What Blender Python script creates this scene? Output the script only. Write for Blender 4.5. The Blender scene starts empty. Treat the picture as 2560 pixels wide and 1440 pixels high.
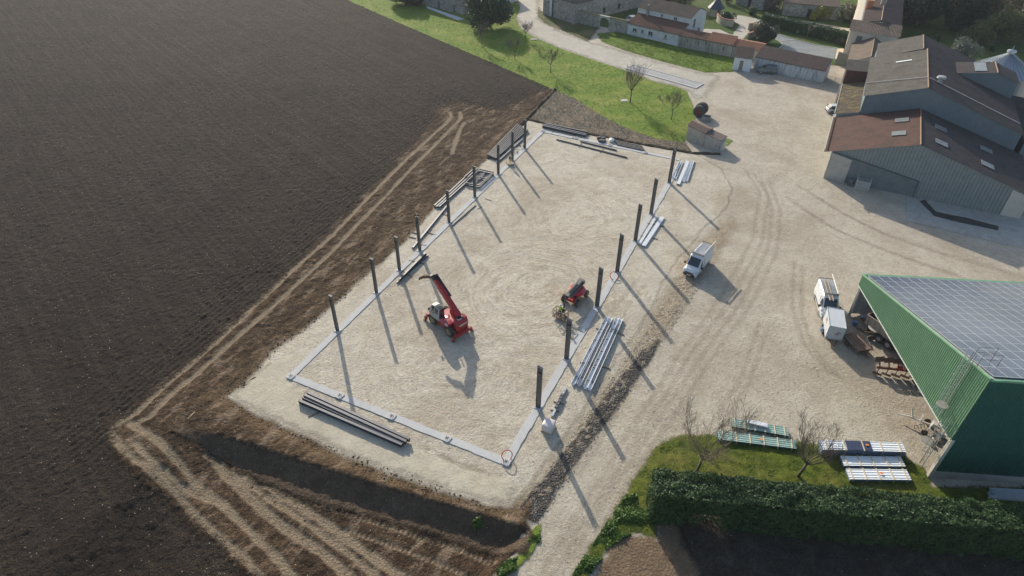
import bpy, math, random
import numpy as np
from mathutils import Vector, Matrix
random.seed(7); rng = np.random.default_rng(7)
R = math.radians
scene = bpy.context.scene
col = scene.collection
# ---------------------------------------------------------------- camera, sky, sun, exposure
CAMH = 52.0
FPX, PITCH, ROLL = 1636.7, R(38.149), R(.732)
_f = np.array([0, math.cos(PITCH), -math.sin(PITCH)]); _u = np.array([0, math.sin(PITCH), math.cos(PITCH)]); _x = np.array([1., 0, 0])
XR = math.cos(ROLL)*_x + math.sin(ROLL)*_u
UP = -math.sin(ROLL)*_x + math.cos(ROLL)*_u
FW = _f
cam = bpy.data.cameras.new('camera'); camo = bpy.data.objects.new('camera', cam); col.objects.link(camo)
cam.sensor_width = 36; cam.lens = FPX/2560*36; cam.clip_end = 3000; cam.clip_start = .5
camo.matrix_world = Matrix(((XR[0], UP[0], -FW[0], 0), (XR[1], UP[1], -FW[1], 0), (XR[2], UP[2], -FW[2], CAMH), (0, 0, 0, 1)))
scene.camera = camo
SUN_EL, SUN_ROT = R(22.2), R(-19.25)       # the sun stands behind the site, a little to the left
w = bpy.data.worlds.new('World'); scene.world = w; w.use_nodes = True
nt = w.node_tree; bg = nt.nodes['Background']
sky = nt.nodes.new('ShaderNodeTexSky'); sky.sky_type = 'NISHITA'; sky.sun_disc = False
sky.sun_elevation = SUN_EL; sky.sun_rotation = SUN_ROT; sky.air_density = 1.0; sky.dust_density = 1.5; sky.ozone_density = 1.0
nt.links.new(sky.outputs[0], bg.inputs[0]); bg.inputs[1].default_value = .12
sl = bpy.data.lights.new('sun', 'SUN'); sl.energy = 3.9; sl.angle = R(.6); sl.color = (1, .915, .78)
so = bpy.data.objects.new('sun', sl); col.objects.link(so)
sd = Vector((math.sin(SUN_ROT)*math.cos(SUN_EL), math.cos(SUN_ROT)*math.cos(SUN_EL), math.sin(SUN_EL)))
so.rotation_euler = sd.to_track_quat('Z', 'Y').to_euler()
vs = scene.view_settings; vs.view_transform = 'Standard'; vs.look = 'None'; vs.gamma = 1; vs.exposure = .7
scene.cycles.max_bounces = 6; scene.cycles.transparent_max_bounces = 12
# ---------------------------------------------------------------- geometry helpers
def ray(px, py): return FW + XR*(px-1280)/FPX - UP*(py-720)/FPX
def G(px, py, z=0.):
    d = ray(px, py); return np.array([0, 0, CAMH]) + d*((z-CAMH)/d[2])
TH = R(65.135)
U = np.array([math.cos(TH), math.sin(TH), 0]); V = np.array([math.sin(TH), -math.cos(TH), 0]); ZV = np.array([0, 0, 1.])
O = np.array([-23.977, 50.008, 0]); W = 26.05
def site(u, v, z=0.): return O + U*u + V*v + ZV*z
def tag(o, label=None, cat=None, group=None, kind=None):
    for k, v in (('label', label), ('category', cat), ('group', group), ('kind', kind)):
        if v: o[k] = v
    return o
def empty(name, loc, rz=0, label=None, cat=None, group=None):
    o = bpy.data.objects.new(name, None); col.objects.link(o); o.empty_display_size = .3
    o.location = Vector(loc); o.rotation_euler = (0, 0, rz); return tag(o, label, cat, group)
def mesh_obj(name, v, f, mat, parent=None, smooth=False):
    me = bpy.data.meshes.new(name)
    v = np.asarray(v, np.float32).reshape(-1, 3)
    if isinstance(f, np.ndarray) and f.ndim == 2:
        n, k = f.shape
        me.vertices.add(len(v)); me.vertices.foreach_set('co', v.ravel())
        me.loops.add(n*k); me.loops.foreach_set('vertex_index', f.ravel().astype(np.int32))
        me.polygons.add(n); me.polygons.foreach_set('loop_start', np.arange(0, n*k, k, dtype=np.int32))
        me.polygons.foreach_set('loop_total', np.full(n, k, np.int32)); me.update(calc_edges=True)
    else:
        me.from_pydata(v.tolist(), [], f); me.update()
    me.validate()
    if smooth: me.polygons.foreach_set('use_smooth', np.ones(len(me.polygons), bool))
    if mat: me.materials.append(mat)
    o = bpy.data.objects.new(name, me); col.objects.link(o)
    if parent: o.parent = parent
    return o
class MB:
    def __init__(s): s.v = []; s.f = []
    def add(s, v, f):
        b = len(s.v); s.v += [tuple(map(float, p)) for p in v]; s.f += [tuple(i+b for i in q) for q in f]; return s
    def hexa(s, lo, hi):           # lo, hi: four points each (same order)
        return s.add(list(lo)+list(hi), [(3, 2, 1, 0), (4, 5, 6, 7), (0, 1, 5, 4), (1, 2, 6, 5), (2, 3, 7, 6), (3, 0, 4, 7)])
    def box(s, c, d, rz=0, M=None):
        x, y, z = [k/2 for k in d]; p = [Vector((a, b, e)) for e in (-z, z) for a, b in ((-x, -y), (x, -y), (x, y), (-x, y))]
        if rz: m = Matrix.Rotation(rz, 3, 'Z'); p = [m @ q for q in p]
        if M is not None: p = [M @ q for q in p]
        c = Vector(c); p = [q+c for q in p]
        return s.hexa(p[:4], p[4:])
    def bar(s, a, b, w, h=None, up=(0, 0, 1)):  # rectangular bar along a-b, w across, h along up
        a = Vector(a); b = Vector(b); h = h or w; t = (b-a).normalized(); u = Vector(up)
        x = t.cross(u)
        if x.length < 1e-3: x = t.cross(Vector((1, 0, 0)))
        x.normalize(); y = x.cross(t)
        q = lambda p: [p-x*w/2-y*h/2, p+x*w/2-y*h/2, p+x*w/2+y*h/2, p-x*w/2+y*h/2]
        return s.hexa(q(a), q(b))
    def tube(s, pts, r, n=6, cap=True):
        pts = [Vector(p) for p in pts]; rr = r if isinstance(r, (list, tuple)) else [r]*len(pts)
        b = len(s.v); prev = None
        for i, p in enumerate(pts):
            t = (pts[min(i+1, len(pts)-1)]-pts[max(i-1, 0)]).normalized()
            if prev is None: x = t.orthogonal().normalized()
            else: x = (prev-t*prev.dot(t)).normalized()
            prev = x; y = t.cross(x)
            s.v += [tuple(p+(x*math.cos(k*2*math.pi/n)+y*math.sin(k*2*math.pi/n))*rr[i]) for k in range(n)]
        for i in range(len(pts)-1):
            for k in range(n):
                s.f.append((b+i*n+k, b+i*n+(k+1) % n, b+(i+1)*n+(k+1) % n, b+(i+1)*n+k))
        if cap: s.f.append(tuple(b+k for k in range(n))[::-1]); s.f.append(tuple(b+(len(pts)-1)*n+k for k in range(n)))
        return s
    def lathe(s, prof, c=(0, 0, 0), axis='Z', n=20):  # prof: (radius, height) along axis
        b = len(s.v); c = Vector(c)
        for r, h in prof:
            for k in range(n):
                a = 2*math.pi*k/n; x, y = r*math.cos(a), r*math.sin(a)
                p = {'Z': (x, y, h), 'Y': (x, h, y), 'X': (h, x, y)}[axis]
                s.v.append(tuple(c+Vector(p)))
        for i in range(len(prof)-1):
            for k in range(n): s.f.append((b+i*n+k, b+i*n+(k+1) % n, b+(i+1)*n+(k+1) % n, b+(i+1)*n+k))
        s.f.append(tuple(b+k for k in range(n))); s.f.append(tuple(b+(len(prof)-1)*n+k for k in range(n)))
        return s
    def prism(s, poly, vec):       # polygon (3-D points) pushed along vec
        n = len(poly); vec = Vector(vec); p = [Vector(q) for q in poly]
        return s.add(p+[q+vec for q in p], [tuple(range(n))[::-1], tuple(range(n, 2*n))]+[(i, (i+1) % n, n+(i+1) % n, n+i) for i in range(n)])
    def ibeam(s, a, b, h, w, tf=.02, tw=.014, up=(0, 0, 1)):
        a = Vector(a); b = Vector(b); t = (b-a).normalized(); u = Vector(up); x = t.cross(u).normalized(); y = x.cross(t)
        for k in (-1, 1): s.bar(a+y*k*(h-tf)/2, b+y*k*(h-tf)/2, w, tf, up)
        s.bar(a, b, tw, h-2*tf-.002, up); return s
    def corr(s, p0, p1, p2, p3, pitch=.25, amp=.03, seg=6, trap=False, rows=1):  # p0->p1 across the ribs, p0->p3 along them
        p0, p1, p2, p3 = [np.array(p, float) for p in (p0, p1, p2, p3)]
        L = np.linalg.norm(p1-p0); n = max(2, int(L/pitch*seg)); nm = np.cross(p1-p0, p3-p0); nm /= np.linalg.norm(nm)
        b = len(s.v)
        for j in range(rows+1):
            t = j/rows
            for i in range(n+1):
                a = i/n; q = (p0*(1-a)+p1*a)*(1-t)+(p3*(1-a)+p2*a)*t
                ph = (a*L/pitch) % 1
                o = (1 if ph < .3 else (1-(ph-.3)/.2 if ph < .5 else (0 if ph < .8 else (ph-.8)/.2))) if trap else .5+.5*math.sin(ph*2*math.pi)
                s.v.append(tuple(q+nm*amp*o))
        for j in range(rows):
            for i in range(n): s.f.append((b+j*(n+1)+i, b+j*(n+1)+i+1, b+(j+1)*(n+1)+i+1, b+(j+1)*(n+1)+i))
        return s
    def build(s, name, mat, parent=None, smooth=False): return mesh_obj(name, s.v, s.f, mat, parent, smooth)
def box1(name, c, d, mat, parent=None, rz=0): return MB().box(c, d, rz).build(name, mat, parent)
def children(o): return [c for c in bpy.data.objects if c.parent == o]
def copy_tree(o, loc=None, rz=None, scale=None, label=None, parent=None):
    c = o.copy(); col.objects.link(c)
    if parent: c.parent = parent
    if loc is not None: c.location = Vector(loc)
    if rz is not None: c.rotation_euler = (0, 0, rz)
    if scale is not None: c.scale = (scale,)*3 if not isinstance(scale, tuple) else scale
    if label: c['label'] = label
    for ch in children(o): copy_tree(ch, parent=c)
    return c
# numpy value noise
def vn(x, y, seed=0):
    xi = np.floor(x).astype(np.int64); yi = np.floor(y).astype(np.int64); fx = x-xi; fy = y-yi
    fx = fx*fx*(3-2*fx); fy = fy*fy*(3-2*fy)
    def h(a, b):
        n = (a*374761393+b*668265263+seed*974711) & 0x7fffffff
        n = ((n ^ (n >> 13))*1274126177) & 0x7fffffff
        return ((n ^ (n >> 16)) & 0xffff)/65535.
    return (h(xi, yi)*(1-fx)+h(xi+1, yi)*fx)*(1-fy)+(h(xi, yi+1)*(1-fx)+h(xi+1, yi+1)*fx)*fy
def fbm(x, y, seed=0, o=4):
    r = 0; a = .5
    for k in range(o): r = r+a*vn(x*2**k, y*2**k, seed+k*17); a /= 2
    return r/(1-.5**o)
def sdpoly(P, poly):               # signed distance, positive inside
    P = np.asarray(P); poly = np.asarray(poly)[:, :2]; n = len(poly); out = np.empty(len(P))
    for c in range(0, len(P), 100000):
        q = P[c:c+100000]; d = np.full(len(q), 1e9); ins = np.zeros(len(q), bool)
        for i in range(n):
            a, b = poly[i], poly[(i+1) % n]; e = b-a; wv = q-a
            t = np.clip((wv@e)/(e@e+1e-12), 0, 1); d = np.minimum(d, ((wv-t[:, None]*e)**2).sum(1))
            cnd = (a[1] > q[:, 1]) != (b[1] > q[:, 1])
            ins ^= cnd & (q[:, 0] < (b[0]-a[0])*(q[:, 1]-a[1])/(b[1]-a[1]+1e-12)+a[0])
        out[c:c+100000] = np.sqrt(d)*np.where(ins, 1, -1)
    return out
def smooth(t): t = np.clip(t, 0, 1); return t*t*(3-2*t)
# ---------------------------------------------------------------- materials
class NT:
    def __init__(s, name):
        s.m = bpy.data.materials.new(name); s.m.use_nodes = True; s.t = s.m.node_tree; s.p = s.t.nodes['Principled BSDF']; s.out = s.t.nodes['Material Output']
        s.tc = s.n('ShaderNodeTexCoord'); s.co = s.tc.outputs['Object']
    def n(s, ty, **k):
        o = s.t.nodes.new(ty)
        for a, b in k.items(): setattr(o, a, b)
        return o
    def l(s, a, b): s.t.links.new(a, b)
    def set(s, sock, v):
        if hasattr(v, 'is_linked'): s.l(v, sock)
        else: sock.default_value = v if not (isinstance(v, tuple) and len(v) == 3 and len(sock.default_value) == 4) else (*v, 1)
    def noise(s, scale, detail=5, rough=.6, co=None, stretch=None, rot=0, dist=0):
        co = co or s.co
        if stretch:
            m0 = s.n('ShaderNodeMapping'); s.l(co, m0.inputs[0]); m0.inputs['Rotation'].default_value = (0, 0, rot); mp = s.n('ShaderNodeMapping'); s.l(m0.outputs[0], mp.inputs[0]); mp.inputs['Scale'].default_value = stretch; co = mp.outputs[0]
        o = s.n('ShaderNodeTexNoise'); s.l(co, o.inputs['Vector']); o.inputs['Scale'].default_value = scale; o.inputs['Detail'].default_value = detail; o.inputs['Roughness'].default_value = rough; o.inputs['Distortion'].default_value = dist
        return o.outputs['Fac']
    def vor(s, scale, co=None, feat='F1', out='Distance'):
        o = s.n('ShaderNodeTexVoronoi', feature=feat); s.l(co or s.co, o.inputs['Vector']); o.inputs['Scale'].default_value = scale; return o.outputs[out]
    def ramp(s, f, stops):
        r = s.n('ShaderNodeValToRGB'); s.l(f, r.inputs[0]); e = r.color_ramp.elements
        while len(e) < len(stops): e.new(.5)
        for i, (p, c) in enumerate(stops): e[i].position = p; e[i].color = (*c, 1) if isinstance(c, tuple) else (c, c, c, 1)
        return r.outputs[0]
    def mix(s, f, a, b, mode='MIX'):
        o = s.n('ShaderNodeMix', data_type='RGBA', blend_type=mode); s.set(o.inputs[0], f); s.set(o.inputs[6], a); s.set(o.inputs[7], b); return o.outputs[2]
    def math(s, op, a, b=0., clamp=False):
        o = s.n('ShaderNodeMath', operation=op, use_clamp=clamp); s.set(o.inputs[0], a); s.set(o.inputs[1], b); return o.outputs[0]
    def rng(s, f, a, b, c=0., d=1.):
        o = s.n('ShaderNodeMapRange'); s.set(o.inputs[0], f)
        for i, v in enumerate((a, b, c, d)): o.inputs[i+1].default_value = v
        return o.outputs[0]
    def attr(s, name): o = s.n('ShaderNodeAttribute', attribute_name=name); return o.outputs['Fac']
    def bump(s, h, strength=.5, dist=.05, normal=None):
        o = s.n('ShaderNodeBump'); o.inputs['Strength'].default_value = strength; o.inputs['Distance'].default_value = dist; s.l(h, o.inputs['Height'])
        if normal: s.l(normal, o.inputs['Normal'])
        s.l(o.outputs[0], s.p.inputs['Normal']); return o.outputs[0]
    def fin(s, colr, rough=.85, metal=0., spec=.3):
        s.set(s.p.inputs['Base Color'], colr); s.set(s.p.inputs['Roughness'], rough); s.p.inputs['Metallic'].default_value = metal; s.p.inputs['Specular IOR Level'].default_value = spec; return s.m
    def feather(s, amp=.6, scale=1.2, width=.12, offs=0., mx_=1.):   # fretted edge from the 'sd' attribute
        nz = s.noise(scale, 6, .7); nz2 = s.noise(scale*6, 3, .7)
        k = s.math('ADD', s.attr('sd'), s.math('MULTIPLY', s.math('SUBTRACT', nz, .5), amp*2)); k = s.math('ADD', k, s.math('MULTIPLY', s.math('SUBTRACT', nz2, .5), amp))
        a = s.rng(k, -width+offs, width+offs, 0, mx_)
        tr = s.n('ShaderNodeBsdfTransparent'); mx = s.n('ShaderNodeMixShader'); s.l(a, mx.inputs[0]); s.l(tr.outputs[0], mx.inputs[1]); s.l(s.p.outputs[0], mx.inputs[2]); s.l(mx.outputs[0], s.out.inputs[0]); return s
_mc = {}
def paint(name, c, c2=None, scale=3., rough=.5, metal=0., bump=0., bs=20., spec=.4, var=.25):
    if name in _mc: return _mc[name]
    t = NT(name); c2 = c2 or tuple(k*(1-var) for k in c)
    n = t.noise(scale, 6, .65); f = t.rng(n, .35, .7)
    cc = t.mix(f, c, c2); fine = t.noise(scale*9, 3, .7); cc = t.mix(t.rng(fine, .5, .9, 0, .35), cc, tuple(k*.6 for k in c2))
    if bump: t.bump(t.noise(bs, 4, .7), bump, .02)
    rr = t.rng(n, .3, .7, max(.05, rough-.12), min(1, rough+.1))
    _mc[name] = t.fin(cc, rr, metal, spec); return _mc[name]
def soil_mat(name, dark, mid, light, stones=.1, feather=None, rows=None, bump=.9, tint=None, blot=1., ruts=False):
    t = NT(name)
    n1 = t.noise(.12, 5, .6); n2 = t.noise(3.2, 6, .7); n3 = t.noise(11, 4, .75)
    c = t.mix(t.rng(n2, .35, .68), dark, mid); c = t.mix(t.math('MULTIPLY', t.rng(n3, .5, .66), .8), c, light); n4 = t.noise(.8, 5, .7, dist=.6); c = t.mix(t.rng(n4, .5, .62, 0, .6*blot), c, dark); c = t.mix(t.rng(n4, .44, .34, 0, .35*blot), c, light)
    c = t.mix(t.rng(n1, .4, .62, 0, .55), c, tint or tuple(k*.72 for k in mid))
    if rows:
        rn = t.noise(1., 4, .6, stretch=(.035, 1.1, 1), rot=rows); c = t.mix(t.rng(rn, .47, .6, 0, .26), c, dark); c = t.mix(t.rng(rn, .45, .36, 0, .07), c, light)
    st = t.vor(3.1, out='Color'); st2 = t.vor(3.1)
    sep = t.n('ShaderNodeSeparateColor'); t.l(st, sep.inputs[0])
    m = t.math('MULTIPLY', t.math('GREATER_THAN', sep.outputs[0], 1-stones), t.math('LESS_THAN', st2, .16)); c = t.mix(m, c, (.34, .29, .23))
    h = t.math('ADD', t.math('MULTIPLY', n2, .6), t.math('MULTIPLY', n3, .5)); h = t.math('ADD', h, t.math('MULTIPLY', t.vor(4.5), .4)); t.bump(h, bump, .25)
    if ruts:                       # compacted pale wheel ruts and the ochre strip next to the pad, both from vertex attributes
        c = t.mix(t.math('MULTIPLY', t.rng(t.math('ADD', t.attr('pd'), t.math('MULTIPLY', t.noise(.5, 5, .7), 5.)), 5.2, 2.6), .75), c, t.mix(n2, (.12, .08, .042), (.24, .168, .095)))
        sn_ = t.noise(1., 6, .7, stretch=(.22, .7, 1), rot=-TH); c = t.mix(t.rng(sn_, .53, .62, 0, .75), c, t.mix(n3, (.13, .09, .06), (.33, .25, .175))); c = t.mix(t.rng(sn_, .46, .38, 0, .6), c, dark)
        k = t.math('MULTIPLY', t.attr('trk'), t.rng(t.noise(1.3, 6, .8), .27, .47)); c = t.mix(k, c, t.mix(t.rng(n3, .4, .62), (.2, .15, .098), (.305, .245, .168)))
    if feather: t.feather(*feather)
    return t.fin(c, .95, 0, .1)
def grit_mat(name, base, pale, stain, feather=None, bump=.5, stainlvl=(.52, .72), speck=.5, swirl=True, pebbles=0.):
    t = NT(name)
    a = t.noise(.09, 6, .62, dist=.6); b = t.noise(.42, 7, .68, dist=.7); c3 = t.noise(3.6, 5, .72); d2 = t.noise(8.5, 3, .75); e = t.noise(1.5, 6, .75, dist=.8)
    c = t.mix(t.rng(b, .38, .62), base, pale); c = t.mix(t.rng(a, stainlvl[0], stainlvl[1], 0, .75), c, stain)
    c = t.mix(t.rng(e, .5, .66, 0, .55), c, stain); c = t.mix(t.rng(e, .46, .34, 0, .5), c, tuple(min(1, k*1.12) for k in pale))
    c = t.mix(t.rng(c3, .54, .7, 0, speck*.9), c, tuple(k*.5 for k in stain)); c = t.mix(t.rng(d2, .56, .7, 0, .35), c, tuple(min(1, k*1.2) for k in pale)); c = t.mix(t.rng(d2, .42, .32, 0, .4), c, tuple(k*.4 for k in stain))
    h = t.math('ADD', t.math('MULTIPLY', c3, .7), t.math('MULTIPLY', d2, .35)); h = t.math('ADD', h, t.math('MULTIPLY', e, .55)); h = t.math('ADD', h, t.math('MULTIPLY', b, .6))
    if swirl:                      # streaks left by machines turning round on the pad
        for cx, cy, k in ((3., 66., 1.), (9., 84., .7), (-5., 52., .6)):
            sx = t.n('ShaderNodeSeparateXYZ'); t.l(t.co, sx.inputs[0]); x = t.math('SUBTRACT', sx.outputs[0], cx); y = t.math('SUBTRACT', sx.outputs[1], cy)
            r = t.math('SQRT', t.math('ADD', t.math('MULTIPLY', x, x), t.math('MULTIPLY', y, y))); an = t.math('ARCTAN2', y, x); cb = t.n('ShaderNodeCombineXYZ'); t.l(t.math('ADD', t.math('MULTIPLY', r, 1.5), t.math('ADD', t.math('MULTIPLY', b, 1.6), t.math('MULTIPLY', a, 9.))), cb.inputs[0]); t.l(t.math('MULTIPLY', an, 1.6), cb.inputs[1]); cb.inputs[2].default_value = cx
            w = t.noise(1., 5, .7, co=cb.outputs[0]); m = t.math('MULTIPLY', t.rng(r, 17, 8, 0, k), t.rng(t.noise(.16, 3, .6), .25, .5, .25, 1))
            c = t.mix(t.math('MULTIPLY', t.rng(w, .51, .6, 0, .7), m), c, stain); c = t.mix(t.math('MULTIPLY', t.rng(w, .47, .38, 0, .35), m), c, tuple(min(1, q*1.1) for q in pale)); h = t.math('ADD', h, t.math('MULTIPLY', t.math('MULTIPLY', w, m), .8))
    if pebbles:
        vc = t.vor(5., out='Color'); sep = t.n('ShaderNodeSeparateColor'); t.l(vc, sep.inputs[0]); vd = t.vor(5.)
        m = t.math('MULTIPLY', t.math('GREATER_THAN', sep.outputs[1], 1-pebbles), t.math('LESS_THAN', vd, .2)); c = t.mix(t.math('MULTIPLY', m, .8), c, (.5, .45, .36)); h = t.math('SUBTRACT', h, t.math('MULTIPLY', vd, .5))
    t.bump(h, min(1, bump*1.2), .2)
    if feather: t.feather(*feather)
    return t.fin(c, .92, 0, .15)
def grass_mat(name, a, b, dry, feather=None, dryl=(.5, .7), bump=.8):
    t = NT(name)
    n0 = t.noise(.16, 5, .6); n1 = t.noise(1.2, 6, .65); n2 = t.noise(7, 5, .75); n3 = t.noise(30, 2, .7)
    c = t.mix(t.rng(n1, .38, .64), a, b); c = t.mix(t.rng(n0, dryl[0], dryl[1], 0, .7), c, dry); c = t.mix(t.rng(n2, .54, .74, 0, .6), c, tuple(k*.45 for k in a)); c = t.mix(t.rng(n3, .58, .8, 0, .5), c, tuple(min(1, k*1.6) for k in b))
    h = t.math('ADD', t.math('MULTIPLY', n2, .8), t.math('ADD', t.math('MULTIPLY', n1, .9), t.math('MULTIPLY', n3, .3))); t.bump(h, bump, .25)
    if feather: t.feather(*feather)
    return t.fin(c, .9, 0, .1)
def leaf_mat(name, a, b, tip=None, trans=.25):
    if name in _mc: return _mc[name]
    t = NT(name); n = t.noise(.7, 4, .6); n2 = t.noise(9, 2, .6)
    c = t.mix(t.rng(n, .35, .65), a, b); c = t.mix(t.rng(n2, .5, .75, 0, .7), c, tip or tuple(k*1.7 for k in b))
    t.fin(c, .55, 0, .35); tr = t.n('ShaderNodeBsdfTranslucent'); t.l(c, tr.inputs[0]); mx = t.n('ShaderNodeMixShader'); mx.inputs[0].default_value = trans
    t.l(t.p.outputs[0], mx.inputs[1]); t.l(tr.outputs[0], mx.inputs[2]); t.l(mx.outputs[0], t.out.inputs[0]); _mc[name] = t.m; return t.m
def wall_mat(name, c, stain, lvl=(.5, .75), drip=0., stone=0.):
    if name in _mc: return _mc[name]
    t = NT(name); n = t.noise(.7, 6, .65); k = t.mix(t.rng(n, *lvl, 0, .8), c, stain); f = t.noise(6, 4, .7); k = t.mix(t.rng(f, .5, .8, 0, .4), k, tuple(q*.6 for q in stain))
    if drip:
        d = t.noise(2.2, 4, .7, stretch=(1, 1, .16)); z = t.n('ShaderNodeSeparateXYZ'); t.l(t.co, z.inputs[0]); k = t.mix(t.math('MULTIPLY', t.rng(d, .5, .6), drip), k, tuple(q*.22 for q in stain))
    if stone:
        v = t.vor(2.4, out='Color'); sp = t.n('ShaderNodeSeparateColor'); t.l(v, sp.inputs[0]); k = t.mix(t.math('MULTIPLY', sp.outputs[0], stone), k, tuple(q*.35 for q in stain)); t.bump(t.vor(2.4), .6, .05)
    else: t.bump(f, .3, .02)
    _mc[name] = t.fin(k, .9, 0, .2); return _mc[name]
def tile_mat(name, a, b, c, lich=None):
    if name in _mc: return _mc[name]
    t = NT(name); n = t.noise(.5, 5, .65); v = t.vor(3.3, out='Color'); sp = t.n('ShaderNodeSeparateColor'); t.l(v, sp.inputs[0])
    k = t.mix(sp.outputs[0], a, b); k = t.mix(t.rng(n, .45, .7, 0, .7), k, c); f = t.noise(14, 3, .7); k = t.mix(t.rng(f, .52, .75, 0, .5), k, tuple(q*.4 for q in c))
    if lich: m = t.noise(1.5, 6, .8, stretch=(.5, 1.8, 1), rot=lich[2]); k = t.mix(t.rng(m, lich[1], lich[1]+.08, 0, .85), k, lich[0])
    t.bump(f, .4, .03); _mc[name] = t.fin(k, .85, 0, .2); return _mc[name]
def glass_mat(name='dark_glass', c=(.02, .025, .03), rough=.06):
    if name in _mc: return _mc[name]
    t = NT(name); _mc[name] = t.fin(t.mix(t.rng(t.noise(2, 3), .4, .7), c, tuple(k*2 for k in c)), rough, 0, .9); return _mc[name]
# ---------------------------------------------------------------- terrain and ground sheets
def W2(pts, z=0.): return np.array([G(a, b, z)[:2] for a, b in pts])
CREST = [(452, 1062), (560, 1090), (700, 1132), (850, 1182), (1000, 1226), (1150, 1266), (1270, 1305), (1325, 1318)]
LOWER = np.vstack([W2(CREST), W2([(1330, 1340), (1262, 1400), (1180, 1520), (1000, 1900), (-900, 1900), (300, 1250)])])
XL = W2([(452, 1062)])[0]; XE = W2([(1325, 1318)])[0]; CT = (XE-XL)/np.linalg.norm(XE-XL)
def T(xy):
    xy = np.atleast_2d(xy); s = sdpoly(xy, LOWER); a = (xy-XL)@CT
    return -1.15*smooth((s+.2)/1.8)*smooth((a+1)/8)*(1-.6*smooth((s-6)/25))
def Gt(px, py):
    z = 0.
    for _ in range(8): p = G(px, py, z); z = .5*z+.5*float(T(p[:2])[0])
    p = G(px, py, z); return p
def Wt(pts): return np.array([Gt(a, b)[:2] for a, b in pts])
FIELD = np.vstack([W2([(872, -2), (1000, 56), (1200, 142), (1385, 222), (1350, 265), (1312, 300), (1222, 398), (1085, 525), (960, 655), (830, 775), (690, 885), (600, 1000)]),
                   W2([(900, 1140), (1200, 1235), (1300, 1290), (1335, 1330)]), Wt([(1315, 1360), (1262, 1400), (1200, 1470)]), np.array([[-8, 20], [-60, 12], [-260, 60], [-260, 330], [-150, 330]])])
BANK = np.vstack([W2([(1385, 222), (1320, 293), (1222, 395), (1160, 457), (1086, 521), (1020, 600), (960, 652), (880, 722), (830, 772), (740, 842), (680, 882), (612, 962), (562, 990),
                      (650, 1035), (800, 1095), (960, 1155), (1100, 1205), (1270, 1268), (1310, 1300), (1335, 1320)]), Wt([(1325, 1345), (1270, 1370), (1230, 1340), (1100, 1300), (950, 1255), (800, 1205), (650, 1150), (560, 1120), (470, 1105)]),
                  W2([(268, 1072), (395, 962), (520, 862), (615, 772), (725, 665), (862, 535), (965, 425), (1048, 340), (1098, 268), (1150, 255), (1250, 275), (1330, 235)])])
PAD = W2([(1318, 300), (1420, 328), (1530, 348), (1650, 371), (1735, 383), (1800, 420), (1830, 470), (1815, 520), (1760, 570), (1700, 640), (1668, 690), (1640, 742), (1600, 820), (1545, 890), (1500, 970), (1455, 1035), (1418, 1082), (1375, 1140), (1335, 1195), (1302, 1238),
          (1277, 1273), (1220, 1262), (1130, 1236), (1040, 1206), (960, 1180), (870, 1142), (760, 1092), (640, 1036), (563, 992), (612, 962), (680, 880), (740, 838), (830, 770), (880, 720), (960, 650), (1020, 598), (1086, 520), (1160, 455), (1222, 393)])
_c = PAD.mean(0); BANK[1:20] += 2.5*(_c-BANK[1:20])/np.linalg.norm(_c-BANK[1:20], axis=1)[:, None]
def in_view(x, y, z=0, m=420):
    dz = z-CAMH; zz = x*FW[0]+y*FW[1]+dz*FW[2]; px = 1280+FPX*(x*XR[0]+y*XR[1]+dz*XR[2])/zz; py = 720-FPX*(x*UP[0]+y*UP[1]+dz*UP[2])/zz
    return (zz > 1) & (px > -m) & (px < 2560+m) & (py > -m) & (py < 1440+m)
def zone(name, poly, mat, z0=.004, res=.5, margin=.8, regions=None, hfun=None, kind='structure', label=None, wob=0., cat=None):
    poly = np.asarray(poly); lo = poly.min(0)-margin; hi = poly.max(0)+margin; VV = []; FF = []; SS = []; nb = 0
    for (x0, y0, x1, y1, rs) in (regions or [(lo[0], lo[1], hi[0], hi[1], res)]):
        x0, y0, x1, y1 = max(x0, lo[0]), max(y0, lo[1]), min(x1, hi[0]), min(y1, hi[1])
        if x1 <= x0 or y1 <= y0: continue
        nx = int((x1-x0)/rs)+2; ny = int((y1-y0)/rs)+2
        X, Y = np.meshgrid(np.linspace(x0, x1, nx), np.linspace(y0, y1, ny)); P = np.stack([X.ravel(), Y.ravel()], 1)
        S = sdpoly(P, poly)
        if wob: S = S+(fbm(P[:, 0]*.5, P[:, 1]*.5, 3, 3)-.5)*2*wob
        vis = in_view(P[:, 0], P[:, 1]); ok = (S > -margin) & vis
        i = np.arange(nx*ny).reshape(ny, nx); q = np.stack([i[:-1, :-1], i[:-1, 1:], i[1:, 1:], i[1:, :-1]], -1).reshape(-1, 4)
        q = q[ok[q].any(1)]
        if not len(q): continue
        used = np.unique(q); mp = np.full(nx*ny, -1); mp[used] = np.arange(len(used)); P = P[used]; S = S[used]
        Z = T(P)+z0
        if hfun: Z = Z+hfun(P, S)
        VV.append(np.column_stack([P, Z])); FF.append(mp[q]+nb); SS.append(S); nb += len(used)
    o = mesh_obj(name, np.vstack(VV), np.vstack(FF), mat); a = o.data.attributes.new('sd', 'FLOAT', 'POINT'); a.data.foreach_set('value', np.concatenate(SS).astype(np.float32))
    o.data.polygons.foreach_set('use_smooth', np.ones(len(o.data.polygons), bool)); return tag(o, label, cat, None, kind)
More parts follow.
